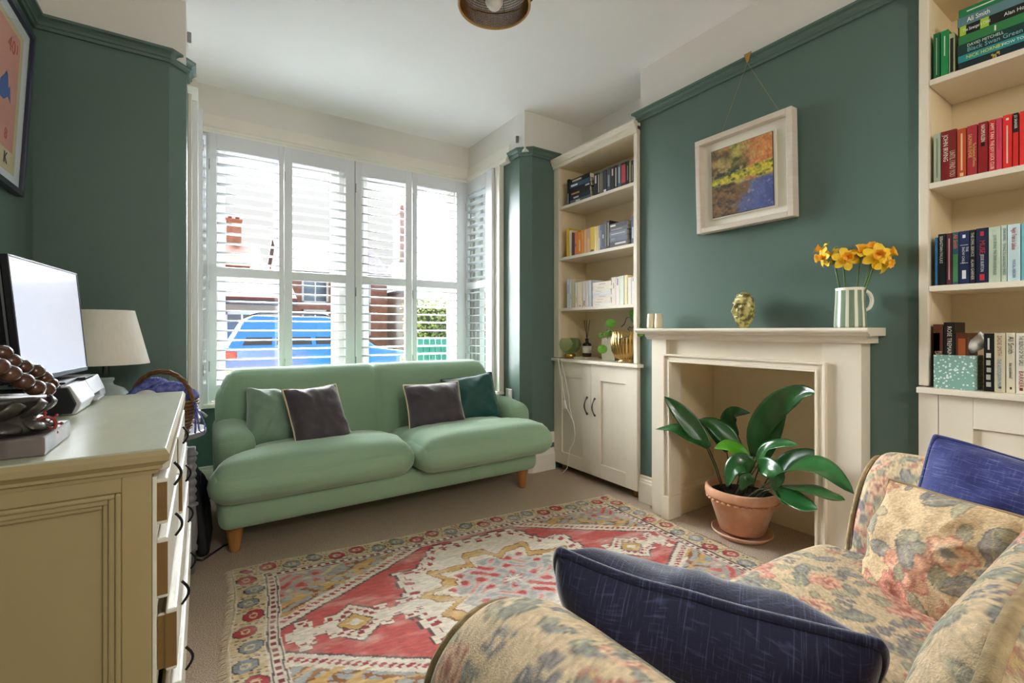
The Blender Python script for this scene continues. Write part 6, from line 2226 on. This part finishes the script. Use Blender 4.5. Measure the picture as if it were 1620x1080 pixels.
# --- third shelf
S = ', lowest shelf of window bookcase'
G = 'white books on the lowest shelf of the window bookcase'
wl = [(150, 196, 262, '#dfe3ea', 'tall white book at the window end', sb('#6f7f9c', .2, .5, .4, .6)), (203, 241, 262, '#e6e4dd', 'tall white book, second from the window end', sb('#8795a8', .5, .7, .4, .6)), (245, 302, 282, '#cfc4a2', 'tall stone coloured book, third from the window end'),
      (310, 352, 330, '#e9e8df', 'short white book, fourth from the window end', sb('#d9c84a', .6, .8)), (356, 452, 320, '#efe3c6', 'wide ivory book, fifth from the window end', sb('#8c8a7c', .92, .96)), (460, 520, 308, '#e3dad8', 'lilac white book, sixth from the window end', sb('#8a7f84', .75, .95)),
      (524, 576, 292, '#e7e1d6', 'cream white book, seventh from the window end'), (580, 640, 286, '#cfd8e0', 'pale blue grey book beside the lying stack', sb('#8795a2', .05, .95, .1, .2))]
shelf_row(wl, 12.46, 885, 420, SH[0], S, G)
wn_ = ['white book at the bottom of the stack', 'rose white book, second from the bottom of the stack', 'ivory book, third from the bottom of the stack', 'blush white book, fourth from the bottom of the stack', 'cool white book, fifth from the bottom of the stack', 'white book, third from the top of the stack', 'cream book, second from the top of the stack', 'wide pale book on top of the stack']
wc_ = ['#e8e2da', '#e9dcd2', '#ece3d2', '#eadbd0', '#e3e4e0', '#e6e0d4', '#e9dfcc', '#eee2d4']
th = [.020, .018, .019, .021, .018, .021, .024, .030]
stack(652, 1024, [(th[k], wc_[k], wn_[k], sb('#a39d98', .1 + .08 * (k % 4), .4 + .1 * (k % 4), .42, .58)) for k in range(8)], 12.46, 885, SH[0], S, G)
wr_ = [(1030, 1108, 230, '#eaded3', 'blush white book, first beyond the stack', sb('#9c8c86', .2, .4, .4, .6)), (1112, 1182, 222, '#ebe2d8', 'white book with violet specks, second beyond the stack', sb('#8f8aa6', .05, .3, .3, .7)), (1186, 1268, 204, '#dde2d3', 'pale green white book, third beyond the stack'),
       (1280, 1342, 190, '#efdfae', 'cream yellow book, fourth beyond the stack', sb('#b9a271', .1, .9, .05, .12)), (1346, 1415, 232, '#e8dfd3', 'short white book, second from the breast end'), (1420, 1530, 225, '#e2dcdb', 'wide white book with a green tip at the breast end', sb('#7fae9e', .02, .15, .1, .8))]
shelf_row(wr_, 12.46, 885, 420, SH[0], S, G)

# --- near bookcase, top shelf (green)
S = ', top shelf of near bookcase'
G = 'green books on the top shelf of the near bookcase'
shelf_row([(127, 164, 183, '#1e6b42', 'green upright paperback, first from the fireplace side', [(.1, .9, .45, .58, '#a8c9ae')]), (168, 211, 168, '#1f8f4f', 'bright green upright paperback, second from the fireplace side', [(.12, .55, .42, .58, '#bfe0c4')]),
           (213, 245, 183, '#a9b38a', 'pale green upright book with black lettering panel', [(.12, .95, .2, .8, '#1d201b')])], 3.483, 1440, 0, SH[2], S, G)
stack(262, 760, [(.030, '#14282c', 'dark teal book with gold ornament, bottom of the stack', [(.40, .405, .2, .8, '#c6a95a'), (.385, .40, .55, .75, '#c6a95a'), (.405, .44, .45, .65, '#c6a95a'), (.43, .445, .1, .5, '#c6a95a'), (.41, .42, .1, .5, '#c6a95a'), (.445, .475, .6, .85, '#c6a95a'), (.47, .48, .4, .8, '#c6a95a')], None),
                 (.026, '#2b8d8f', 'teal book with yellow lettering, second in the stack', None, ('NICK HORNBY', (.1, .5, .50), .017, '#d9dc6a'), ('HOW TO BE GOOD', (.52, .5, .95), .014, '#e6efe8')),
                 (.040, '#173a33', 'dark green book with two lines of lettering in the stack', None, ('DAVID MITCHELL', (.12, .74, .55), .0145, '#dbe4d6'), ('Black Swan Green', (.12, .32, .9), .022, '#7fb6bf')),
                 (.032, '#2f7a45', 'mid green book in the middle of the lying stack', [(.42, .44, .2, .8, '#dfe6d4')], None),
                 (.035, '#191c1b', 'black and lime book, third from the top of the stack', [(.02, .1, .0, 1.0, '#a3c63a'), (.27, .37, .0, 1.0, '#a3c63a')], ("The Stranger's Child", (.06, .5, .5), .016, '#e9ece2'), ('Alan Ho', (.54, .5, .8), .018, '#e9ece2')),
                 (.034, '#5d7f86', 'grey blue book, second from the top of the stack', None, ('Ali Smith', (.12, .5, .5), .024, '#eef1ec')),
                 (.030, '#1f7a4b', 'green book on top of the lying stack', [(.1, .5, .45, .6, '#cfe2c6')])], 3.483, 1440, SH[2], S, G)
# --- red shelf
S = ', second shelf of near bookcase'
G = 'red books on the second shelf of the near bookcase'
shelf_row([(128, 168, 735, '#bcc9b4', 'pale green paperback at the fireplace end', [(.1, .9, .42, .58, '#7d8f80')]),
           (170, 255, 718, '#7d1f1f', 'thick dark red paperback, second from the fireplace end', None, ('JOHN IRVING', (.08, .28, .62), .019, '#e9dfd2'), ('UNTIL I FIND YOU', (.42, .72, .98), .022, '#d9b6a6')),
           (258, 309, 708, '#b64a22', 'rust orange paperback, third from the fireplace end', [(.1, .85, .4, .6, '#e6b98e'), (.9, .97, .3, .7, '#f0dcb4')]),
           (312, 369, 690, '#a52f35', 'crimson paperback with gold lettering, fourth from the fireplace end', None, ('SALMAN RUSHDIE', (.17, .3, .62), .014, '#d9b070'), ('The Enchantress of Florence', (.36, .72, .97), .012, '#d9b070')),
           (373, 428, 672, '#8f1d1e', 'dark red book with black disc, fifth from fireplace end', [(.4, .47, .3, .7, '#15100f')], ('NAOMI KLEIN', (.05, .5, .38), .015, '#eadfd6')),
           (432, 470, 660, '#c22a2b', 'red paperback with pale lettering, sixth from the fireplace end', None, ('AMY TAN', (.06, .5, .34), .013, '#f0dcc8'), ('THE JOY LUCK CLUB', (.4, .5, .96), .013, '#f0dcc8')),
           (472, 506, 650, '#d0405a', 'raspberry pink slim paperback, seventh from the fireplace end', [(.1, .6, .45, .6, '#b4304a')]),
           (509, 562, 632, '#dd2a26', 'vivid red paperback, eighth from the fireplace end', [(.06, .1, .35, .65, '#d8d2c0'), (.2, .9, .45, .6, '#b92320')]),
           (565, 597, 622, '#cf2d28', 'slim red paperback with a black top panel', [(.0, .36, .0, 1.0, '#191515')], ('J.D. SALINGER', (.04, .5, .33), .009, '#e8e0d8')),
           (601, 668, 608, '#dc2f2b', 'wide bright red paperback at the picture edge', [(.1, .3, .3, .45, '#f0dccf')]),
           (672, 730, 600, '#a92a2a', 'dark red paperback beyond the wide red one')], 3.483, 1440, 0, SH[1], S, G)
# --- navy shelf
S = ', third shelf of near bookcase'
G = 'navy and pale books on the third shelf of the near bookcase'
shelf_row([(100, 112, 195, '#3f7ab0', 'very slim blue paperback at the fireplace end'),
           (113, 145, 180, '#1a1a1c', 'black paperback with white lettering, second from the fireplace end', None, ('SEBASTIAN FAULKS', (.04, .4, .62), .012, '#e8e6e0'), None),
           (147, 170, 177, '#5a2d3a', 'plum coloured slim paperback, third from the fireplace end', [(.1, .9, .4, .62, '#d9a7a0')]),
           (171, 197, 173, '#2f5a6a', 'multicoloured paperback with orange lettering, fourth from the fireplace end', [(.42, .95, .1, .9, '#4f8b58')], ('Ali Smith', (.04, .5, .42), .016, '#e8743a')),
           (198, 240, 168, '#262f57', 'navy paperback with a white bird, fifth from the fireplace end', [(.07, .13, .35, .65, '#e4e6ee'), (.26, .268, .1, .9, '#c9ccdc'), (.60, .608, .1, .9, '#c9ccdc'), (.74, .9, .3, .7, '#dfe2ea')], ('THE', (.30, .8, .44), .010, '#e4e6ee'), ('SNOW CHILD', (.30, .42, .58), .010, '#e4e6ee')),
           (241, 265, 163, '#20242c', 'slim black paperback, sixth from the fireplace end', None, ('THE OWL SERVICE', (.05, .5, .5), .011, '#d6d2c4'), ('ALAN GARNER', (.55, .5, .95), .011, '#d6d2c4')),
           (267, 318, 156, '#1c2340', 'navy paperback with red flowers, seventh from the fireplace end', [(.06, .14, .35, .65, '#b5323c'), (.84, .95, .3, .7, '#b5323c')], ('MUSE', (.22, .5, .46), .020, '#b5323c'), ('JESSIE BURTON', (.48, .5, .82), .012, '#cfd2dc')),
           (319, 369, 150, '#bccbb6', 'wide pale sage paperback, eighth from the fireplace end', None, ('JOHN IRVING', (.15, .5, .40), .011, '#6f8378'), ('THE CIDER HOUSE RULES', (.42, .5, .88), .011, '#6f8378')),
           (370, 394, 144, '#c3d0bf', 'slim pale sage paperback, ninth from the fireplace end', None, ('JOHN IRVING', (.06, .5, .28), .010, '#5d7a8a'), ('TRYING TO SAVE PIGGY SNEED', (.32, .5, .9), .010, '#5d7a8a')),
           (395, 449, 140, '#c5dbe0', 'pale blue paperback with red lettering', None, ('Night Train to Lisbon', (.06, .5, .58), .016, '#a8404a'), ('PASCAL MERCIER', (.62, .5, .95), .010, '#5d7a9a')),
           (451, 500, 135, '#74b4c0', 'turquoise paperback at the picture edge', [(.3, .7, .4, .6, '#dcecec')]), (502, 560, 130, '#9cb7b2', 'grey green paperback beyond the turquoise one')], 2.572, 1440, 300, SH[0], S, G)
# --- on the worktop behind the tissue box
S = ', ledge of near bookcase'
G = 'books behind the tissue box on the near ledge'
shelf_row([(92, 121, 582, '#5a2320', 'dark maroon book at the fireplace end')], 2.572, 1440, 300, WZ, S, G)
XS = 2.42
shelf_row([(118, 158, 548, '#6b3a2c', 'brown red book behind the tissue box', None, ('SALMAN', (.42, .35, .92), .015, '#d9b9a2'), ('RUSHDIE', (.42, .70, .92), .015, '#d9b9a2')),
           (160, 206, 540, '#1b1815', 'tall black book with white lettering behind the tissue box', None, ('ROSE TREMAIN', (.06, .5, .5), .017, '#e9e2d4')),
           (208, 258, 582, '#5c3018', 'copper brown book behind the white tissue', [(.1, .4, .2, .8, '#a5562a')])], 2.572, 1440, 300, WZ, S, G)
XS = 2.352
shelf_row([(300, 341, 585, '#161618', 'black book with white capitals beside the tissue box', [(.08, .28, .4, .6, '#cfcfc8'), (.34, .42, .25, .75, '#e6e4dc'), (.46, .55, .3, .75, '#e6e4dc'), (.59, .67, .25, .7, '#e6e4dc'), (.71, .80, .3, .75, '#e6e4dc'), (.84, .92, .25, .75, '#e6e4dc')]),
           (343, 389, 583, '#cfc4a8', 'sand coloured paperback with blue lettering', [(.90, .94, .35, .6, '#4a3d2c')], ('ZADIE SMITH', (.04, .45, .40), .016, '#9a5a48'), ('THE AUTOGRAPH MAN', (.44, .42, .88), .015, '#5f8fae')),
           (391, 429, 582, '#d8cfb6', 'cream paperback with black lettering after the sand one', [(.90, .94, .35, .6, '#4a2d22')], ('Ali Smith', (.06, .5, .46), .020, '#262422'), ('the accidental', (.50, .5, .86), .012, '#4a4844')),
           (431, 473, 584, '#e4ddce', 'off white paperback with grey capitals at the picture edge', [(.90, .95, .3, .65, '#7a2f22')], ('THE SILENCE OF THE GIRLS', (.04, .5, .58), .015, '#4c4a46'), ('BARKER', (.62, .5, .88), .016, '#8a3a2e')),
           (475, 530, 582, '#d9d6cc', 'pale grey paperback beyond the capitals one')], 2.572, 1440, 300, WZ, S, G)

# ------------------------------------------------------------------ woven pendant lamp
M_rat = mat('woven_rattan', '#a06a2c', 0.5, var=0.35, vscale=60)
M_ratl = mat('light_cane_rim', '#c79a5a', 0.45, var=0.15, vscale=20)
LCn = Vector((0.938, 1.535, 0))
t = thing('pendant_lamp', 'woven rattan pendant lampshade hanging from the ceiling', 'lamp', LCn + Vector((0, 0, ZC)))
zb, zm_, zt = 2.35, 2.43, 2.56
rb, rm, rt = 0.136, 0.144, 0.04


def rz_(z):
    return np.interp(z, [zb, zm_, zt], [rb, rm, rt])


mb = MB()
for k in range(150):
    a = 2 * PI * k / 150
    mb.tube([LCn + Vector((rz_(z) * math.cos(a), rz_(z) * math.sin(a), z)) for z in (zb, zm_, (zm_ + zt) / 2, zt)], 0.0021, 4, cap=False)
for z in np.arange(zb, zt, 0.0065):
    mb.tube([LCn + Vector(((rz_(z) + 0.001) * math.cos(a), (rz_(z) + 0.001) * math.sin(a), z)) for a in np.linspace(0, 2 * PI, 61)[:-1]], 0.0018, 4, closed=True)
w_ = mb.build('weave', M_rat)
child_of(w_, t)
tag(w_, kind='stuff')
child_of(MB().tube([LCn + Vector((rb * math.cos(a), rb * math.sin(a), zb)) for a in np.linspace(0, 2 * PI, 65)[:-1]], 0.0045, 8, closed=True).build('rim', M_ratl), t)
child_of(MB().tube([LCn + Vector((0.176 * math.cos(a), 0.176 * math.sin(a), zm_ + 0.01)) for a in np.linspace(0, 2 * PI, 65)[:-1]], 0.003, 8, closed=True).build('outer_ring', M_black), t)
mb = MB()
for k in range(4):
    a = 2 * PI * (k + 0.5) / 4
    d = Vector((math.cos(a), math.sin(a), 0))
    mb.tube([LCn + d * 0.176 + Vector((0, 0, zm_ + 0.01)), LCn + d * rt + Vector((0, 0, zt))], 0.002, 6)
    mb.tube([LCn + d * rt + Vector((0, 0, zt)), LCn + d * 0.015 + Vector((0, 0, zt))], 0.002, 6)
child_of(mb.build('ring_stay', M_black), t)
child_of(MB().lathe([(0.0, -0.035), (0.02, -0.03), (0.034, -0.01), (0.034, 0.01), (0.022, 0.035), (0.014, 0.055), (0.0, 0.056)], 24, LCn + Vector((0, 0, 2.371))).build('bulb', mat('opal_bulb', '#f0eeea', 0.3)), t)
child_of(MB().lathe([(0.0, 0), (0.018, 0), (0.018, 0.15), (0.0, 0.155)], 18, LCn + Vector((0, 0, 2.427))).tube([LCn + Vector((0, 0, 2.585)), LCn + Vector((0, 0, ZC - 0.03))], 0.003, 8).lathe([(0.0, 0), (0.045, 0.002), (0.04, 0.03), (0, 0.0305)], 24, LCn + Vector((0, 0, ZC - 0.031))).build('cord_and_rose', M_black), t)

# added fixture round the unseen rear fill lamp: a clear open ring shade
t = thing('fill_lamp_fixture', 'added ring shaded fill lamp at the unseen rear of the room', 'lamp', (0.85, -1.55, ZC))
child_of(MB().lathe([(0.20, 2.05), (0.20, 2.25), (0.198, 2.25), (0.198, 2.05)], 40, (0.85, -1.55, 0), cap=False).build('shade', glass_mat('fill_lamp_clear_shade', (0.95, 0.93, 0.88))), t)
child_of(MB().tube([(0.85, -1.55, 2.36), (0.85, -1.55, ZC - 0.02)], 0.004, 8).build('flex', M_plastic), t)

# ------------------------------------------------------------------ the street outside
M_road = mat('asphalt', '#55565a', 0.9, bump=0.3, bscale=60)
M_pave = mat('paving', '#74706a', 0.9)
M_brickr = mat('red_brick', '#8f6350', 0.9, color2='#a87a66', vscale=3, bump=0.2, bscale=40)
M_stucco = mat('cream_render', '#b8ab95', 0.9)
M_slate = mat('slate_roof', '#4a444c', 0.8, var=0.2, vscale=4)
M_tile = mat('red_clay_tile', '#6e3529', 0.85, color2='#854a3b', vscale=3)
M_gut = mat('dark_gutter', '#30323c', 0.5)
M_fasc = mat('pale_blue_fascia', '#8fa4c4', 0.6)
M_wgl = mat('dark_window_pane', '#20262e', 0.15)
GZ = -0.35
struct(MB().box(-30, 40, 7.6, 13.5, GZ - 0.1, GZ), 'road', M_road)
struct(MB().box(-30, 40, 13.5, 46, GZ - 0.1, GZ + 0.08), 'pavement_far', M_pave)
struct(MB().box(-30, 40, 4.0, 7.6, GZ - 0.1, GZ + 0.08), 'pavement_near', M_pave)
t = thing('garden_wall', 'low brown brick garden wall with stone coping outside the window', 'wall', (1, 6.0, GZ + 0.08))
child_of(MB().box(-3.0, 2.45, 5.94, 6.14, GZ + 0.08, 0.60).build('brickwork', M_brickr), t)
for k in range(9):
    child_of(MB().box(-3.0 + k * 0.605, -3.0 + k * 0.605 + 0.595, 5.90, 6.18, 0.60, 0.665).build('coping_stone', M_stucco, bev=0.01), t)

# car
t = thing('car', 'bright blue estate car parked in the street beyond the shutters', 'car', (2.15, 11.1, GZ))
M_paint = mat('blue_car_paint', '#1a78c8', 0.25, coat=1.0)
M_cgl = mat('tinted_car_glass', '#141a22', 0.05, coat=1.0)
cx0 = 0.22


def cbody(prof, w0, w1, zsplit, name, m, nseg=1):
    mb = MB()
    vs, fs = [], []
    n = len(prof)
    for side in (-1, 1):
        for (x, z) in prof:
            w = w0 if z <= zsplit else w0 + (w1 - w0) * min(1, (z - zsplit) / 0.55)
            vs.append((cx0 + x, 11.1 + side * w, GZ + z))
    mb.add(vs, [tuple(range(n)), tuple(range(n, 2 * n))[::-1]] + [(i, n + i, n + (i + 1) % n, (i + 1) % n) for i in range(n)])
    return child_of(mb.build(name, m, bev=0.04, seg=3), t)


cbody([(0.06, 0.35), (0.0, 0.62), (0.03, 0.98), (0.12, 1.12), (2.75, 1.10), (3.62, 0.98), (3.86, 0.80), (3.90, 0.45), (3.80, 0.30), (0.2, 0.28)], 0.90, 0.86, 0.9, 'body', M_paint)
cbody([(0.14, 1.08), (0.46, 1.66), (0.62, 1.74), (2.0, 1.73), (2.25, 1.66), (3.0, 1.08)], 0.86, 0.66, 1.08, 'cabin', M_paint)
for (a, b, c, d_) in (((0.42, 1.16), (0.60, 1.60), (0.95, 1.60), (0.92, 1.16)), ((1.0, 1.16), (1.03, 1.60), (1.62, 1.60), (1.66, 1.16)), ((1.74, 1.16), (1.70, 1.60), (2.12, 1.58), (2.62, 1.16))):
    mb = MB()
    vs = []
    for (x, z) in (a, b, c, d_):
        w = 0.86 + (0.66 - 0.86) * (z - 1.08) / 0.55 + 0.008
        vs += [(cx0 + x, 11.1 - w, GZ + z), (cx0 + x, 11.1 - w + 0.03, GZ + z)]
    mb.add(vs, [(0, 2, 4, 6), (1, 7, 5, 3), (0, 1, 3, 2), (2, 3, 5, 4), (4, 5, 7, 6), (6, 7, 1, 0)])
    child_of(mb.build('window', M_cgl), t)
mb = MB()
mb.add([(cx0 + 0.13, 10.45, GZ + 1.2), (cx0 + 0.13, 11.75, GZ + 1.2), (cx0 + 0.40, 11.65, GZ + 1.62), (cx0 + 0.40, 10.55, GZ + 1.62)], [(0, 1, 2, 3)])
for x in (0.75, 3.15):
    wv_ = MB().lathe([(0.0, -0.1), (0.26, -0.1), (0.32, -0.06), (0.32, 0.08), (0.24, 0.1), (0.2, 0.06), (0.0, 0.07)], 28, (cx0 + x, 10.27, GZ + 0.32), M=Matrix.Rotation(PI / 2, 4, 'X')).build('wheel', M_black)
    child_of(wv_, t)
    wv_ = MB().lathe([(0.0, -0.1), (0.26, -0.1), (0.32, -0.06), (0.32, 0.08), (0.24, 0.1), (0.2, 0.06), (0.0, 0.07)], 28, (cx0 + x, 11.93, GZ + 0.32), M=Matrix.Rotation(PI / 2, 4, 'X')).build('wheel', M_black)
    child_of(wv_, t)
child_of(MB().box(cx0 - 0.01, cx0 + 0.32, 10.185, 10.5, GZ + 0.88, GZ + 1.05).build('tail_light', mat('red_lamp', '#c22018', 0.2, coat=1), bev=0.02), t)
child_of(MB().box(cx0 + 3.5, cx0 + 3.83, 10.19, 10.5, GZ + 0.72, GZ + 0.86).build('head_light', mat('clear_lamp', '#dfe4ea', 0.1, coat=1), bev=0.02), t)
child_of(MB().tube([(cx0 + 0.55, 10.42, GZ + 1.74), (cx0 + 0.7, 10.42, GZ + 1.79), (cx0 + 1.9, 10.42, GZ + 1.785), (cx0 + 2.05, 10.42, GZ + 1.73)], 0.015, 8).build('roof_rail', M_black), t)
for x in (1.15, 2.1):
    child_of(MB().box(cx0 + x, cx0 + x + 0.2, 10.17, 10.21, GZ + 0.92, GZ + 0.96).build('door_handle', M_paint, bev=0.008), t)


# houses
def house(name_l, x0, x1, y0, y1, ze, zr, mw, mr, wins, gable=None, chim=None, fascia=None):
    t = thing('house', name_l, 'house', ((x0 + x1) / 2, y0, GZ))
    if gable == 'x':        # ridge runs along Y, gable faces the window
        xm = (x0 + x1) / 2
        child_of(MB().prism([(x0, GZ), (x1, GZ), (x1, ze), (xm, zr - 0.1), (x0, ze)], y0, y1, axis='y').build('wall', mw), t)
        for s, xa in ((1, x0 - 0.25), (-1, x1 + 0.25)):
            child_of(MB().prism([(xa, ze - 0.2), (xm, zr), (xm, zr + 0.15), (xa, ze - 0.05)], y0 - 0.25, y1, axis='y').build('roof_slope', mr), t)
            child_of(MB().prism([(xa, ze - 0.42), (xm, zr - 0.22), (xm, zr + 0.0), (xa, ze - 0.2)], y0 - 0.29, y0 - 0.22, axis='y').build('bargeboard', fascia or M_fasc), t)
    else:
        ym = (y0 + y1) / 2
        child_of(MB().prism([(y0, GZ), (y1, GZ), (y1, ze), (ym, zr - 0.1), (y0, ze)], x0, x1, axis='x').build('wall', mw), t)
        child_of(MB().prism([(y0 - 0.3, ze - 0.1), (ym, zr), (ym, zr + 0.15), (y0 - 0.3, ze + 0.05)], x0 - 0.15, x1 + 0.15, axis='x').build('roof_slope', mr), t)
        child_of(MB().prism([(y1 + 0.3, ze - 0.1), (ym, zr), (ym, zr + 0.15), (y1 + 0.3, ze + 0.05)], x0 - 0.15, x1 + 0.15, axis='x').build('roof_slope', mr), t)
        child_of(MB().box(x0 - 0.15, x1 + 0.15, y0 - 0.42, y0 - 0.28, ze - 0.2, ze - 0.04).build('gutter', M_gut), t)
    for (a, b, c, d_) in wins:
        w = MB().box(a, b, y0 - 0.06, y0 + 0.02, c, c + 0.08).box(a, b, y0 - 0.06, y0 + 0.02, d_ - 0.08, d_).box(a, a + 0.08, y0 - 0.06, y0 + 0.02, c, d_).box(b - 0.08, b, y0 - 0.06, y0 + 0.02, c, d_).box((a + b) / 2 - 0.03, (a + b) / 2 + 0.03, y0 - 0.05, y0, c, d_).build('window', M_sash)
        child_of(w, t)
        p = MB().box(a + 0.08, b - 0.08, y0 - 0.02, y0 - 0.01, c + 0.08, d_ - 0.08).build('pane', M_wgl)
        p.parent = w
        p.matrix_parent_inverse = Matrix.Translation(t.location).inverted() @ Matrix.Identity(4)
        p.matrix_parent_inverse = Matrix.Identity(4)
    if chim:
        cx_, cy_, cz_, ch_ = chim
        child_of(MB().box(cx_ - 0.4, cx_ + 0.4, cy_ - 0.3, cy_ + 0.3, cz_, cz_ + ch_).box(cx_ - 0.46, cx_ + 0.46, cy_ - 0.36, cy_ + 0.36, cz_ + ch_, cz_ + ch_ + 0.12).build('chimney', M_brickr), t)
        for dx in (-0.2, 0.2):
            child_of(MB().lathe([(0.0, 0), (0.12, 0), (0.1, 0.35), (0, 0.35)], 12, (cx_ + dx, cy_, cz_ + ch_ + 0.12)).build('chimney_pot', M_tile), t)
    return t


house('low rendered building with a red tiled roof behind the blue car', -3.0, 2.6, 18.0, 23.0, 2.15, 3.3, M_stucco, M_tile, [(-1.5, -0.5, 0.6, 1.7), (0.6, 1.6, 0.6, 1.7)])
house('tall house with a pale red roof standing behind the low building', -2.2, 2.8, 30, 37, 4.6, 6.4, M_stucco, M_tile, [(-0.6, 0.4, 2.8, 4.2), (1.2, 2.2, 2.8, 4.2)], chim=(1.6, 33.5, 6.2, 1.6))
house('brick house with a slate roof in the middle of the street view', 3.0, 7.4, 22.0, 29.0, 3.6, 5.6, M_brickr, M_slate, [(3.6, 4.7, 0.8, 2.0), (5.4, 6.6, 0.8, 2.0), (3.6, 4.7, 2.3, 3.3), (5.4, 6.6, 2.3, 3.3)], chim=(6.7, 25.5, 5.4, 1.9))
house('gabled house with a pale blue bargeboard towards the bookcase side', 7.9, 15.0, 18.5, 27.0, 3.0, 7.4, M_stucco, M_slate, [(9.6, 11.0, 0.8, 2.2), (11.9, 13.4, 0.8, 2.2)], gable='x', chim=(8.7, 23.0, 4.6, 2.4))
t = thing('house', 'neighbouring pale blue grey house seen through the narrow side shutters', 'house', (5.4, 6.5, GZ))
M_blr = mat('pale_blue_render', '#a9c0d4', 0.9)
child_of(MB().box(5.2, 6.2, 3.0, 13.0, GZ, 5.0).build('wall', M_blr), t)
for (y_, z_) in ((4.2, 0.7), (5.9, 0.7), (8.4, 0.7)):
    w = MB().box(5.14, 5.22, y_, y_ + 1.0, z_, z_ + 0.09).box(5.14, 5.22, y_, y_ + 1.0, z_ + 1.5, z_ + 1.6).box(5.14, 5.22, y_, y_ + 0.09, z_, z_ + 1.6).box(5.14, 5.22, y_ + 0.91, y_ + 1.0, z_, z_ + 1.6).build('window', M_sash)
    child_of(w, t)
    p = MB().box(5.17, 5.19, y_ + 0.09, y_ + 0.91, z_ + 0.09, z_ + 1.5).build('pane', M_wgl)
    p.parent = w
t = thing('house', 'neighbouring brick house beyond the shutter by the side table', 'house', (-4.4, 6.5, GZ))
child_of(MB().box(-5.6, -4.4, 3.0, 13.0, GZ, 5.5).build('wall', M_brickr), t)

# hedge, gate, bin
M_hedge = mat('hedge_leaf', '#66743e', 0.7, color2='#a3aa62', vscale=4)
rs2 = np.random.RandomState(12)
N = 9000
cen = np.stack([rs2.uniform(2.75, 4.1, N), rs2.uniform(6.9, 7.5, N), rs2.uniform(0.35, 1.62, N)], -1)
keep = (np.abs(cen[:, 1] - 7.2) > 0.2) | (rs2.rand(N) < 0.3)
cen = cen[keep]
N = len(cen)
d1 = rs2.normal(size=(N, 3)); d1 /= np.linalg.norm(d1, axis=1, keepdims=True)
d2 = np.cross(d1, rs2.normal(size=(N, 3))); d2 /= np.linalg.norm(d2, axis=1, keepdims=True)
V = np.stack([cen - d1 * 0.03, cen + d2 * 0.016, cen + d1 * 0.03, cen - d2 * 0.016], 1).reshape(-1, 3)
t = thing('hedge', 'clipped yellow green hedge behind the green gate in the front garden', 'hedge', (3.4, 7.2, GZ))
hg = np_mesh('foliage', V, np.arange(4 * N).reshape(-1, 4), M_hedge, t, smooth=False)
tag(hg, kind='stuff')
child_of(MB().box(2.85, 4.0, 7.05, 7.35, GZ, 1.45).build('stems', mat('hedge_inside', '#3a4026', 0.9)), t)
M_ggate = mat('green_gate_paint', '#2f7d6a', 0.5)
t = thing('gate', 'green slatted garden gate in front of the hedge', 'gate', (3.2, 6.3, GZ))
child_of(MB().box(2.52, 4.0, 6.26, 6.32, 0.80, 0.88).build('top_rail', M_ggate), t)
child_of(MB().box(2.52, 4.0, 6.26, 6.32, 0.2, 0.28).build('bottom_rail', M_ggate), t)
for k in range(16):
    child_of(MB().box(2.54 + k * 0.092, 2.54 + k * 0.092 + 0.08, 6.235, 6.255, GZ + 0.1, 0.98 + 0.02 * (k % 2)).build('slat', M_ggate), t)

# ------------------------------------------------------------------ lettering becomes plain mesh
bpy.context.view_layer.update()
dg = bpy.context.evaluated_depsgraph_get()
for o in [o for o in SC.objects if o.type == 'FONT']:
    me = bpy.data.meshes.new_from_object(o.evaluated_get(dg))
    n = bpy.data.objects.new(o.name, me)
    nm, pa, mw, mpi, mb_ = o.name, o.parent, o.matrix_basis.copy(), o.matrix_parent_inverse.copy(), list(o.data.materials)
    COL.objects.link(n)
    n.parent = pa
    n.matrix_parent_inverse = mpi
    n.matrix_basis = mw
    bpy.data.objects.remove(o, do_unlink=True)
    n.name = nm
    n['kind'] = 'stuff'
